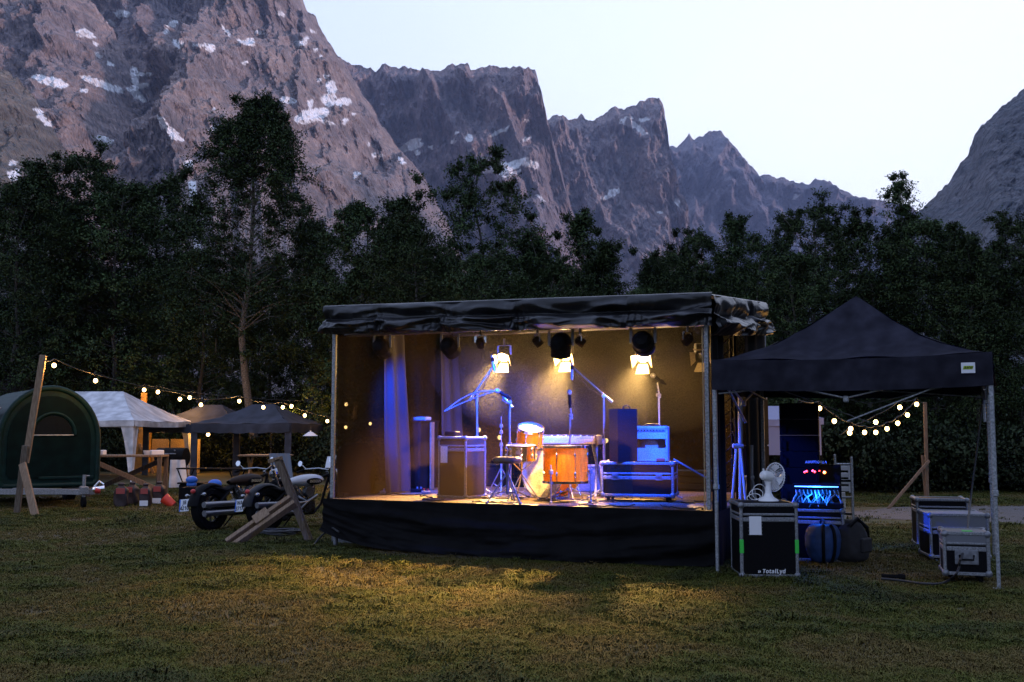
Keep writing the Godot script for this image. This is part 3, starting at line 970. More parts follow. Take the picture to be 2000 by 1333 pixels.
	for i in 120:
		var px := -80.0 + 2200.0 * i / 119.0 + rng.randf_range(-10, 10)
		var d := rng.randf_range(23.0, 27.0) if px > 1250 else rng.randf_range(28.0, 32.0) if px > 640 else rng.randf_range(35.0, 38.0)
		if px > 1250 and px < 1500:
			d = rng.randf_range(20.0, 25.0)
		spots.append(Transform3D(Basis(Vector3.UP, rng.randf() * TAU).scaled(Vector3(1.2, rng.randf_range(0.7, 1.5), 1.2)), Vector3((px - 1000.0) / FOCAL * d, -0.05, -d)))
	for i in 60:
		var px := -80.0 + 2200.0 * i / 59.0
		var d := rng.randf_range(33.0, 37.0) + (7.0 if px < 640 else 0.0)
		spots.append(Transform3D(Basis(Vector3.UP, rng.randf() * TAU).scaled(Vector3(1.8, rng.randf_range(1.6, 2.6), 1.8)), Vector3((px - 1000.0) / FOCAL * d, -0.05, -d)))
	mm.instance_count = spots.size()
	for i in spots.size():
		mm.set_instance_transform(i, spots[i])
	var o := MultiMeshInstance3D.new()
	o.name = "undergrowth"
	o.multimesh = mm
	o.material_override = m.leaf
	add_child(o, true)
	o.set_meta("kind", "stuff")
	o.set_meta("label", "dark bushy undergrowth along the foot of the trees")
	o.set_meta("category", "bushes")

# ---------------------------------------------------------------- stage
const LONG := 4.6
const DEEP := 3.3

func sp(px: float, py: float, zb: float) -> Vector3:
	# the point of the stage, in its own axes, on the plane zb behind its front edge
	var k := (px - 1000.0) / FOCAL
	var o := stage_at.origin
	var x := (k * (-o.z + 0.9118 * zb) - o.x - 0.4108 * zb) / (0.9118 + 0.4108 * k)
	var d := -o.z - 0.4108 * x + 0.9118 * zb
	return Vector3(x, at(px, py, d).y, -zb)

func roof_y(x: float, zb: float) -> float:
	return 2.84 - 0.02 * x + 0.085 * zb

func drop_cloth(length: float, edge: Callable, hooks: Array, tall: float, seed_: int, sag: float) -> Shape:
	# a tarp pulled over an edge: a rolled hem, an upper fold, then a slack lower flap swagged between its hooks
	var f := FastNoiseLite.new()
	f.seed = seed_
	f.frequency = 1.0
	f.fractal_octaves = 2
	var g := FastNoiseLite.new()
	g.seed = seed_ + 4
	g.frequency = 1.0
	g.fractal_type = FastNoiseLite.FRACTAL_RIDGED
	g.fractal_octaves = 2
	var s := Shape.new()
	s.sheet(int(length * 60), 48, func(u: float, v: float):
		var x: float = u * length
		var i := 0
		while i < hooks.size() - 2 and x > hooks[i + 1]:
			i += 1
		var w: float = hooks[i + 1] - hooks[i]
		var k: float = clampf((x - hooks[i]) / w, 0, 1)
		var swag := 4.0 * k * (1.0 - k) * sag * minf(1.0, w / 0.9)
		var near := minf(x - hooks[i], hooks[i + 1] - x)
		var crease := exp(-near * 7.0)
		var y := 0.0
		var out := 0.0
		if v < 0.12:
			var a := v / 0.12 * PI * 1.1
			out = 0.028 * sin(a) - 0.05 * (1.0 - v / 0.12)
			y = 0.012 * cos(a)
		else:
			var t := (v - 0.12) / 0.88
			var tuck := 0.42 + 0.06 * f.get_noise_2d(x * 1.2, 3.0)
			if t < tuck:
				var q := t / tuck
				out = 0.012 + 0.050 * sin(PI * q) * (1.0 - 0.6 * crease) - 0.018 * q
				y = -tall * 0.46 * q - swag * 0.6 * q
			else:
				var q := (t - tuck) / (1.0 - tuck)
				out = -0.01 + 0.17 * sin(PI * pow(q, 0.7) * 0.85) * (0.35 + 0.65 * minf(1.0, near * 3.0)) + 0.02 * q
				y = -tall * 0.46 - swag * 0.6 * (1.0 - q) - tall * 0.54 * q
			# drag lines that fan out from the hooks
			out += 0.022 * crease * sin(t * 9.0 + x * 20.0) * t
			out += 0.040 * f.get_noise_2d(x * 1.1 + t * 1.0, t * 1.5 - x * 0.6) + 0.075 * (g.get_noise_2d(x * 0.75 + t * 0.5, t * 1.1 - x * 0.35 + i * 3.7) - 0.3) * minf(1.0, t * 2.0) + 0.006 * f.get_noise_2d(x * 3.0 - t * 2.4, t * 3.0) * (0.4 + t)
			out += 0.028 * exp(-near * 7.0) * sin(x * 75.0) * t
			y += 0.012 * f.get_noise_2d(x * 3.0, 9.0) * t
		return edge.call(x) + Vector3(0, y, out))
	return s

func make_stage() -> void:
	stage_at = Transform3D(Basis(Vector3.UP, deg_to_rad(-24.25)), Vector3(-2.192, 0, -12.35))
	var o := thing("mobile_stage", "open mobile stage with black tarp roof, net back wall and black skirt", "stage", stage_at)
	# deck of boards on a steel frame
	var rows := 20
	for i in rows:
		var b := Shape.new()
		var w := (DEEP - 0.02) / rows
		b.box(Vector3(LONG / 2, DECK - 0.014 + (0.002 if i % 3 == 0 else 0.0), -w * (i + 0.5)), Vector3(LONG, 0.028, w - 0.006), 0.003)
		part(o, "floor_board", b, m.board if i % 3 else m.board_b)
	var fr := Shape.new()
	for z in [-0.03, -1.1, -2.2, -3.25]:
		fr.box(Vector3(LONG / 2, DECK - 0.085, z), Vector3(LONG, 0.11, 0.05))
	for x in [0.04, 1.5, 3.1, LONG - 0.04]:
		fr.box(Vector3(x, DECK - 0.088, -DEEP / 2), Vector3(0.05, 0.10, DEEP - 0.1))
		for z in [-0.1, -DEEP + 0.1]:
			fr.rod(Vector3(x, 0, z), Vector3(x, DECK - 0.1, z), 0.03)
	part(o, "deck_frame", fr, m.steel)
	for c in [[0.02, 0.05], [LONG - 0.02, 0.05], [0.02, DEEP - 0.05], [LONG - 0.02, DEEP - 0.05]]:
		var p := Shape.new()
		p.box(Vector3(c[0], (DECK + roof_y(c[0], c[1])) / 2, -c[1]), Vector3(0.045, roof_y(c[0], c[1]) - DECK - 0.02, 0.045))
		part(o, "corner_post", p, m.galvanised)
	for zb in [0.22, 3.0]:
		var t := Shape.new()
		var y := roof_y(LONG / 2, zb) - 0.26
		for dy in [0.0, 0.16]:
			t.rod(Vector3(0.05, y + dy, -zb), Vector3(LONG - 0.05, y + dy, -zb), 0.022)
		for i in 24:
			t.rod(Vector3(0.1 + i * 0.185, y + 0.16 * (i % 2), -zb), Vector3(0.1 + (i + 1) * 0.185, y + 0.16 * ((i + 1) % 2), -zb), 0.009, -1, 6)
		part(o, "lighting_truss", t, m.stand)
	# the roof sheet, with slack between its bows
	var r := Shape.new()
	var f := FastNoiseLite.new()
	f.seed = 6
	f.frequency = 0.9
	r.sheet(60, 36, func(u: float, v: float):
		var x: float = -0.06 + (LONG + 0.12) * u
		var zb: float = -0.05 + (DEEP + 0.10) * v
		return Vector3(x, roof_y(x, zb) + 0.02 + 0.012 * sin(u * 15.0) + 0.012 * f.get_noise_2d(x, zb), -zb))
	part(o, "roof_tarp", r, m.tarp)
	var val := drop_cloth(LONG + 0.14, func(x: float): return Vector3(x - 0.07, roof_y(x - 0.07, 0) + 0.05, 0.06), [0.0, 0.78, 1.62, 2.55, 3.85, 4.74], 0.345, 21, 0.03)
	part(o, "front_valance", val, m.tarp)
	var sv := drop_cloth(2.95, func(x: float): return Vector3(x - 0.05, 0, 0.05), [0.0, 1.05, 1.9, 2.95], 0.42, 33, 0.05)
	var side := part(o, "side_valance", sv, m.tarp, Transform3D(Basis(Vector3.UP, PI / 2), Vector3(LONG + 0.02, roof_y(LONG, 0) + 0.035, 0.0)))
	side.rotate_object_local(Vector3.BACK, 0.085)
	# net walls at the back and the left
	var back := Shape.new()
	back.sheet(90, 30, func(u: float, v: float):
		var x: float = 0.03 + (LONG - 0.06) * u
		return Vector3(x, lerpf(DECK, roof_y(x, 3.2) - 0.02, v), -3.2 + 0.03 * f.get_noise_2d(x * 3.0, v * 0.6)))
	part(o, "back_net", back, m.net)
	var left := Shape.new()
	left.sheet(70, 30, func(u: float, v: float):
		var zb: float = 0.08 + 3.1 * u
		return Vector3(0.05 + 0.05 * f.get_noise_2d(zb * 4.0, v * 0.5), lerpf(DECK, roof_y(0, zb) - 0.02, v), -zb))
	part(o, "side_net", left, m.net)
	for c in [[0.9, 1.45, 0.16], [2.55, 3.12, 0.10]]:
		var d := Shape.new()
		d.sheet(40, 24, func(u: float, v: float):
			var zb: float = lerpf(c[0], c[1], u) + 0.10 * (1.0 - v) * (u - 0.5) * sin(v * 4.0)
			return Vector3(c[2] + 0.035 * sin(u * 15.0 + 1.5 * v + 0.8 * sin(u * 5.0)) * (1.15 - 0.7 * v) + 0.09 * (1.0 - v), lerpf(DECK + 0.02, roof_y(0, zb) - 0.05, v), -zb))
		part(o, "drape", d, m.drape)
	# thin gauze over the whole front opening
	var gz := Shape.new()
	gz.sheet(60, 30, func(u: float, v: float):
		var x: float = 0.05 + (LONG - 0.1) * u
		return Vector3(x, lerpf(DECK - 0.02, roof_y(x, 0) - 0.30, v), -0.012 + 0.006 * f.get_noise_2d(x * 2.0, v)))
	part(o, "front_gauze", gz, m.gauze)
	m.hem = mat(0.55, 0.42, 0.25, 0.7)
	for x: float in [0.052, LONG - 0.055]:
		var hm := Shape.new()
		hm.box(Vector3(x, (DECK + roof_y(x, 0) - 0.3) / 2, -0.02), Vector3(0.012, roof_y(x, 0) - 0.3 - DECK, 0.006), 0.002)
		part(o, "gauze_hem", hm, m.hem)
	var rs := Shape.new()
	for c in [[0.02, 0.72], [1.75, 3.28]]:
		rs.sheet(24, 20, func(u: float, v: float):
			var zb: float = lerpf(c[0], c[1], u)
			return Vector3(LONG + 0.015 + 0.025 * sin(u * 17.0 + v), lerpf(0.05, roof_y(LONG, zb), v), -zb))
	part(o, "side_curtain", rs, m.cloth)
	# skirt: slack cloth hung from the deck edge, pulled up at the left
	var k := FastNoiseLite.new()
	k.seed = 15
	k.frequency = 1.0
	k.fractal_octaves = 3
	var sk := Shape.new()
	sk.sheet(150, 44, func(u: float, v: float):
		var x: float = -0.06 + (LONG + 0.12) * u
		var low := 0.02 + 0.20 * exp(-u * 12.0) + 0.03 * exp(-(1.0 - u) * 20.0)
		var y := lerpf(DECK + 0.005, low, v)
		var belly := sin(PI * u)
		var out: float = 0.03 + 0.12 * pow(v, 1.5) * (0.5 + 0.5 * belly)
		var run: float = v - 0.34 * belly
		out += 0.034 * sin(run * 15.0 + 2.0 * k.get_noise_1d(x)) * smoothstep(0.05, 0.35, v) * (0.45 + 0.55 * k.get_noise_2d(x * 0.8, run * 2.0))
		out += 0.09 * k.get_noise_2d(x * 0.5, run * 2.2) * v + 0.012 * k.get_noise_2d(x * 5.0, v * 7.0) * v
		return Vector3(x, y, out))
	part(o, "skirt", sk, m.cloth)
	var sr := Shape.new()
	sr.sheet(40, 14, func(u: float, v: float): return Vector3(LONG + 0.05 + 0.03 * sin(u * 30.0) * v, lerpf(DECK - 0.01, 0.02, v), -DEEP * u))
	part(o, "side_skirt", sr, m.cloth)
	var tower := Shape.new()
	for a in [[0, 0], [0.16, 0], [0.08, 0.14]]:
		tower.rod(Vector3(LONG - 0.28 + a[0], DECK, -1.9 - a[1]), Vector3(LONG - 0.28 + a[0], 2.85, -1.9 - a[1]), 0.018)
	for i in 15:
		var y := DECK + 0.1 + i * 0.145
		tower.rod(Vector3(LONG - 0.28, y, -1.9), Vector3(LONG - 0.12, y + 0.14, -1.9), 0.007, -1, 6)
		tower.rod(Vector3(LONG - 0.12, y, -1.9), Vector3(LONG - 0.20, y + 0.14, -2.04), 0.007, -1, 6)
	part(o, "truss_tower", tower, m.black)

func spot(under: Node3D, where: Vector3, towards: Vector3, col: Color, energy: float, cone: float, size: float, soft := 0.5) -> void:
	# towards is in the axes of under
	var l := SpotLight3D.new()
	l.name = "spot_light"
	l.light_color = col
	l.light_energy = energy
	l.spot_angle = cone
	l.spot_range = 30.0
	l.spot_attenuation = 2.0
	l.spot_angle_attenuation = soft
	l.light_size = size
	l.shadow_enabled = true
	under.add_child(l, true)
	l.transform = Transform3D(Basis.looking_at(towards - where), where)

const AMBER_LIGHT := Color(1.0, 0.78, 0.44)
const BLUE_LIGHT := Color(0.10, 0.30, 1.0)

func hung(called: String, label: String, px: float, py: float, zb: float, towards: Vector3, size: float, kind: String, group: String) -> Node3D:
	# a lamp that hangs from a truss; local -z is the way it shines
	var p := stage_at * sp(px, py, zb)
	var aim := stage_at * towards
	var o := thing(called, label, "stage lamp", aimed(p, aim), group)
	var inv := o.transform.basis.inverse()
	var up := inv * Vector3.UP
	var can := Shape.new()
	can.x = Transform3D(Basis(Vector3.RIGHT, PI / 2), Vector3.ZERO)  # lathe axis to +z, away from the light
	can.lathe([Vector2(size * 0.97, -size * 1.0), Vector2(size, -size), Vector2(size, size * 0.5), Vector2(size * 0.9, size * 0.85), Vector2(size * 0.55, size * 1.2), Vector2(0, size * 1.28)], 20)
	can.lathe([Vector2(size * 0.94, size * 0.2), Vector2(size * 0.97, -size * 1.0)], 20)
	for i in 3:
		can.lathe([Vector2(size * 1.0, -0.1 * size + i * 0.22 * size), Vector2(size * 1.05, -0.08 * size + i * 0.22 * size), Vector2(size * 1.0, -0.02 * size + i * 0.22 * size)], 20)
	part(o, "housing", can, m.black)
	var y := Shape.new()
	for s: float in [-1.0, 1.0]:
		y.beam(Vector3(s * size * 1.12, 0, 0), Vector3(s * size * 1.12, 0, 0) + up * size * 1.6, 0.008, 0.03, Vector3.RIGHT, 0.001)
	y.beam(Vector3(-size * 1.12, 0, 0) + up * size * 1.6, Vector3(size * 1.12, 0, 0) + up * size * 1.6, 0.03, 0.008, up, 0.001)
	y.rod(up * size * 1.6, up * (size * 1.6 + 0.10), 0.016)
	part(o, "yoke", y, m.chrome if kind == "led" else m.stand)
	var lens := Shape.new()
	lens.x = Transform3D(Basis(Vector3.RIGHT, PI / 2), Vector3.ZERO)
	lens.lathe([Vector2(size * 0.92, -size * 0.60), Vector2(size * 0.5, -size * 0.72), Vector2(0, -size * 0.76)], 20)
	if kind == "warm":
		part(o, "lamp_lens", lens, m.lamp)
	elif kind == "blue" or kind == "led":
		part(o, "lamp_lens", lens, m.blue_lens)
	else:
		part(o, "lamp_lens", lens, m.dark_glass)
	if kind == "warm" or kind == "doors":
		# four barn doors, opened outwards
		for i in 4:
			var a := TAU * i / 4.0
			var d := Shape.new()
			var dir := Vector3(cos(a), sin(a), 0)
			var across := Vector3(-sin(a), cos(a), 0)
			var far := size * (1.55 if i == 3 else 1.0)
			var p0 := dir * size * 1.02 + Vector3(0, 0, -size)
			var p1 := dir * (size * 1.02 + far * 0.55) + Vector3(0, 0, -size - far * 0.95)
			var nn := (p1 - p0).cross(across).normalized()
			var w0 := across * size * 0.72
			var w1 := across * size * 1.12
			for s: float in [-1.0, 1.0]:
				d.quad(p0 - w0 + nn * 0.003 * s, p0 + w0 + nn * 0.003 * s, p1 + w1 + nn * 0.003 * s, p1 - w1 + nn * 0.003 * s, nn * s)
			part(o, "barn_door", d, m.door)
	return o

func make_lamps() -> void:
	m.blue_lens = glow(0.08, 0.25, 1.0, 3.0)
	m.door = mat(0.30, 0.26, 0.20, 0.45, 0.2)
	# rear truss: lamps that face the meadow
	var lit := [[985, 694, "leftmost of the three lit stage lamps, glowing amber with open barn doors"], [1106, 692, "middle lit stage lamp, brightest, below the black can over the drums"], [1257, 695, "right lit stage lamp with bright lower barn door"]]
	for i in 3:
		var l: Array = lit[i]
		var aim := Vector3(1.2 + 1.1 * i, 0.3, 0.15)
		var o := hung("stage_lamp", l[2], l[0], l[1], 2.85, aim, 0.085, "warm", "barn door lamps on the rear truss")
		spot(o, Vector3(0, 0, -0.085), Vector3(0, 0, -2), AMBER_LIGHT, REAR_E[i], 22.0, 0.07, 0.9)
		var spill := OmniLight3D.new()
		spill.name = "lamp_spill_light"
		spill.light_color = AMBER_LIGHT
		spill.light_energy = 1.5 + 0.5 * (i % 2)
		spill.omni_range = 20.0
		spill.omni_attenuation = 2.0
		spill.light_size = 0.06
		spill.shadow_enabled = true
		spill.position = Vector3(0, 0, -0.16)
		o.add_child(spill, true)
	hung("stage_lamp", "unlit barn door lamp half hidden behind the right front post", 1374, 692, 2.6, Vector3(4.2, 0.4, 1.5), 0.085, "doors", "barn door lamps on the rear truss")
	# front truss: cans seen from behind
	var cans := [[745, 680, 0.10, "leftmost black lamp can under the tarp edge, seen from behind", "blue", Vector3(0.6, 0.7, -3.0), 0], [878, 679, 0.10, "second black lamp can from the left under the tarp edge", "off", Vector3(1.6, 0.7, -3.0), 0], [1096, 676, 0.115, "black lamp can in front of the brightest lit lamp", "warm", Vector3(2.6, 0.72, -0.85), 0.42], [1257, 671, 0.115, "rightmost black lamp can, in front of the right lit lamp", "warm", Vector3(3.4, 1.4, -3.2), 0.12]]
	# smoke that hangs under the roof
	var mist := FogVolume.new()
	mist.name = "stage_smoke"
	mist.shape = RenderingServer.FOG_VOLUME_SHAPE_ELLIPSOID
	mist.size = Vector3(4.9, 1.9, 1.7)
	var fm := FogMaterial.new()
	fm.density = SMOKE
	fm.albedo = Color(0.95, 0.95, 0.95)
	mist.material = fm
	add_child(mist, true)
	mist.transform = stage_at * Transform3D(Basis.IDENTITY, Vector3(LONG / 2 + 0.2, 2.2, -2.45))
	mist.set_meta("kind", "stuff")
	mist.set_meta("label", "thin stage smoke glowing round the lit lamps")
	for c in cans:
		var o := hung("lamp_can", c[3], c[0], c[1], 0.12, c[5], c[2], "off", "black lamp cans on the front truss")
		if c[6] > 0:
			spot(o, Vector3(0, 0, -0.115), Vector3(0, 0, -2), AMBER_LIGHT, FRONT_E * c[6], 25.0, 0.08, 0.9)
		elif c[4] == "blue":
			spot(o, Vector3(0, 0, -0.115), Vector3(0, 0, -2), BLUE_LIGHT, 30.0, 40.0, 0.08, 0.6)
	var leds := [[938, 670, "small blue LED lamp left of the first lit lamp", Vector3(1.4, 1.0, -2.0)], [1050, 668, "small blue LED lamp left of the black can over the drums", Vector3(3.6, 0.9, -1.2)], [1134, 668, "small blue LED lamp right of the black can over the drums", Vector3(4.95, 0.95, -1.25)], [1345, 664, "small blue LED lamp near the right front post", Vector3(2.6, 0.9, -1.3)]]
	for i in 4:
		var c: Array = leds[i]
		var o := hung("led_lamp", c[2], c[0], c[1], 0.2, c[3], 0.05, "led", "small blue LED lamps on the front truss")
		spot(o, Vector3(0, 0, -0.06), Vector3(0, 0, -2), BLUE_LIGHT, BLUE_E[i], [36.0, 30.0, 13.0, 38.0][i], 0.05, 0.6)

const REAR_E := [75.0, 95.0, 75.0]
const FRONT_E := 85.0
const SMOKE := 0.03
const BLUE_E := [40.0, 24.0, 38.0, 34.0]

# ---------------------------------------------------------------- things on the stage
func flight_case(called: String, label: String, w: float, h: float, d: float, where: Transform3D, o := {}) -> Node3D:
	# a black laminate case with aluminium edges; its base is at the origin, its face towards local +z
	var t := thing(called, label, "flight case", where, "flight cases")
	var foot: float = o.get("feet", 0.0)
	var e := 0.032
	var lid: float = o.get("lid", 0.14)
	var body := Shape.new()
	body.box(Vector3(0, foot + (h - lid) / 2 - 0.004, 0), Vector3(w - 0.012, h - lid - 0.008, d - 0.012))
	part(t, "body", body, m.get(o.get("skin", "laminate")))
	var top := Shape.new()
	top.box(Vector3(0, foot + h - lid / 2, 0), Vector3(w - 0.012, lid - 0.008, d - 0.012))
	part(t, "lid", top, m.get(o.get("skin", "laminate")) if not o.has("grey_lid") else m.get(o.grey_lid))
	for sx: float in [-1.0, 1.0]:
		for sz: float in [-1.0, 1.0]:
			var s := Shape.new()
			s.box(Vector3(sx * (w / 2 - e / 2), foot + h / 2, sz * (d / 2 - e / 2)), Vector3(e, h - e, e), 0.008)
			part(t, "edge_trim", s, m.trim)
	for y in [foot + e / 2, foot + h - e / 2, foot + h - lid - e * 0.9, foot + h - lid + e * 0.6]:
		for s: float in [-1.0, 1.0]:
			var g := Shape.new()
			var hh := e if y < foot + h - lid - e or y > foot + h - e else e * (1.3 if y < foot + h - lid else 0.7)
			g.box(Vector3(0, y, s * (d / 2 - e / 2)), Vector3(w - 2 * e, hh, e), 0.006)
			part(t, "edge_trim", g, m.trim)
			var k := Shape.new()
			k.box(Vector3(s * (w / 2 - e / 2), y, 0), Vector3(e, hh, d - 2 * e), 0.006)
			part(t, "edge_trim", k, m.trim)
	for sx: float in [-1.0, 1.0]:
		for sz: float in [-1.0, 1.0]:
			for y in [foot + 0.02, foot + h - 0.02]:
				var c := Shape.new()
				c.ball(Vector3(sx * (w / 2 - 0.018), y, sz * (d / 2 - 0.018)), Vector3.ONE * 0.034, 10, 8)
				part(t, "ball_corner", c, m.steel)
	if o.get("latches", true):
		for x in [-w * 0.3, w * 0.3]:
			var l := Shape.new()
			l.box(Vector3(x, foot + h - lid - 0.02, d / 2 + 0.003), Vector3(0.075, 0.07, 0.008), 0.003)
			l.box(Vector3(x, foot + h - lid - 0.012, d / 2 + 0.010), Vector3(0.03, 0.022, 0.008), 0.002)
			part(t, "latch", l, m.steel)
	if o.get("handle", false):
		var hd := Shape.new()
		var hy: float = foot + (h - lid) * 0.62
		hd.box(Vector3(0, hy, d / 2 + 0.002), Vector3(0.20, 0.13, 0.008), 0.004)
		part(t, "handle_plate", hd, m.steel)
		var hr := Shape.new()
		hr.tube([Vector3(-0.06, hy + 0.02, d / 2 + 0.01), Vector3(-0.055, hy - 0.02, d / 2 + 0.026), Vector3(0.055, hy - 0.02, d / 2 + 0.026), Vector3(0.06, hy + 0.02, d / 2 + 0.01)], 0.009, 8)
		part(t, "handle", hr, m.black)
	if o.has("paper"):
		var p: Array = o.paper
		var s := Shape.new()
		s.box(Vector3(p[0], foot + p[1], d / 2 + 0.001), Vector3(p[2], p[3], 0.003), 0.0005)
		part(t, "paper_label", s, m.paper)
	if foot > 0.02:
		for sx: float in [-1.0, 1.0]:
			for sz: float in [-1.0, 1.0]:
				var c := Shape.new()
				var at_ := Vector3(sx * (w / 2 - 0.08), 0, sz * (d / 2 - 0.08))
				c.rod(at_ + Vector3(-0.014, foot * 0.42, 0.01), at_ + Vector3(0.014, foot * 0.42, 0.01), foot * 0.42, -1, 14)
				c.box(at_ + Vector3(0, foot - 0.008, 0), Vector3(0.07, 0.014, 0.07), 0.002)
				c.beam(at_ + Vector3(0.018, foot * 0.42, 0.01), at_ + Vector3(0.018, foot, -0.01), 0.006, 0.03)
				c.beam(at_ + Vector3(-0.018, foot * 0.42, 0.01), at_ + Vector3(-0.018, foot, -0.01), 0.006, 0.03)
				part(t, "caster", c, m.rubber)
	return t

func on_deck(px: float, py: float) -> Vector3:
	return on(px, py, DECK + 0.002)

func mic_stand(label: String, px: float, d: float, top_py: float, bar: Array, group := "microphone stands on the stage") -> Node3D:
	# a stand of round legs and a pole at that depth; bar: pixels of tail and tip of its boom and how far the tip is behind
	var foot := Vector3((px - 1000.0) / FOCAL * d, DECK, -d)
	var o := thing("microphone_stand", label, "microphone stand", turned(foot, px), group)
	var inv := o.transform.affine_inverse()
	var h := at(px, top_py, d).y - DECK
	var legs := 3
	for i in legs:
		var a := TAU * i / legs
		var l := Shape.new()
		l.rod(Vector3(0, 0.13, 0), Vector3(cos(a) * 0.28, 0.008, sin(a) * 0.28), 0.009)
		l.ball(Vector3(cos(a) * 0.28, 0.012, sin(a) * 0.28), Vector3.ONE * 0.014, 8, 6)
		part(o, "leg", l, m.stand)
	var p := Shape.new()
	p.rod(Vector3(0, 0.10, 0), Vector3(0, h * 0.55, 0), 0.016)
	p.rod(Vector3(0, h * 0.5, 0), Vector3(0, h, 0), 0.011)
	part(o, "pole", p, m.stand)
	var c := Shape.new()
	c.rod(Vector3(0, h * 0.53, 0), Vector3(0, h * 0.58, 0), 0.024)
	c.rod(Vector3(-0.02, h, 0), Vector3(0.03, h, 0), 0.022)
	part(o, "clutch", c, m.stand)
	if bar.size():
		var tail := inv * at(bar[0], bar[1], d)
		var tip := inv * at(bar[2], bar[3], d + bar[4])
		var b := Shape.new()
		b.rod(tail, tip, 0.010)
		b.rod(tail, tail.lerp(tip, 0.12), 0.017)
		part(o, "boom", b, m.stand)
		var w := Shape.new()
		var pts := []
		for i in 13:
			var k := i / 12.0
			pts.append(tip.lerp(Vector3(0, h, 0), k) + Vector3.DOWN * 0.07 * sin(PI * k) + Vector3(0.012, 0, 0.014 * sin(k * 20.0)))
		for i in 10:
			var k := i / 9.0
			pts.append(Vector3(0.02 * cos(k * 9.0), h * (1.0 - k) + 0.01, 0.02 * sin(k * 9.0)))
		w.tube(pts, 0.005, 5)
		part(o, "microphone_cable", w, m.cable)
	return o

func microphone(label: String, tip: Vector3, back: Vector3, ball := true) -> Node3D:
	# lies from tip, the grille end, to back
	var o := thing("microphone", label, "microphone", aimed(tip, tip + (tip - back)), "microphones on the stands")
	var b := Shape.new()
	b.rod(Vector3(0, 0, 0.03), Vector3(0, 0, 0.19), 0.022, 0.014, 12)
	part(o, "body", b, m.black if ball else m.stand)
	var g := Shape.new()
	if ball:
		g.ball(Vector3.ZERO, Vector3(0.031, 0.031, 0.036), 14, 10)
	else:
		g.rod(Vector3(0, 0, -0.03), Vector3(0, 0, 0.03), 0.016, 0.022, 12)
	part(o, "grille", g, m.stand)
	var r := Shape.new()
	r.rod(Vector3(0, 0, 0.10), Vector3(0, 0, 0.15), 0.026, 0.024, 10)
	part(o, "clip", r, m.black)
	return o

func drum(t: Node3D, r: float, h: float, shell: Material, skin: Material, lugs: int) -> void:
	# axis along y, base at y = 0
	var s := Shape.new()
	s.lathe([Vector2(r * 0.97, 0.012), Vector2(r * 0.97, h - 0.012)], 36)
	part(t, "shell", s, shell)
	for k in 2:
		var hd := Shape.new()
		if k == 1:
			hd.lathe([Vector2(r * 0.985, h - 0.012), Vector2(r * 0.97, h + 0.001), Vector2(0, h + 0.003)], 36)
		else:
			hd.lathe([Vector2(0, -0.003), Vector2(r * 0.97, -0.001), Vector2(r * 0.985, 0.012)], 36)
		part(t, "drumhead", hd, skin)
		var hoop := Shape.new()
		var y := h - 0.004 if k else 0.004
		hoop.lathe([Vector2(r * 0.99, y - 0.016), Vector2(r * 1.025, y - 0.016), Vector2(r * 1.03, y + 0.012), Vector2(r * 0.99, y + 0.012)], 36)
		part(t, "hoop", hoop, m.chrome)
	for i in lugs:
		var a := TAU * i / lugs
		var l := Shape.new()
		var d := Vector3(cos(a), 0, sin(a)) * r * 1.01
		l.rod(d + Vector3.UP * 0.01, d + Vector3.UP * (h - 0.01), 0.004, -1, 6, false)
		for y in [h * 0.24, h * 0.76]:
			l.ball(d * 0.99 + Vector3.UP * y, Vector3(0.014, 0.028, 0.014), 8, 6)
		part(t, "lug", l, m.chrome)

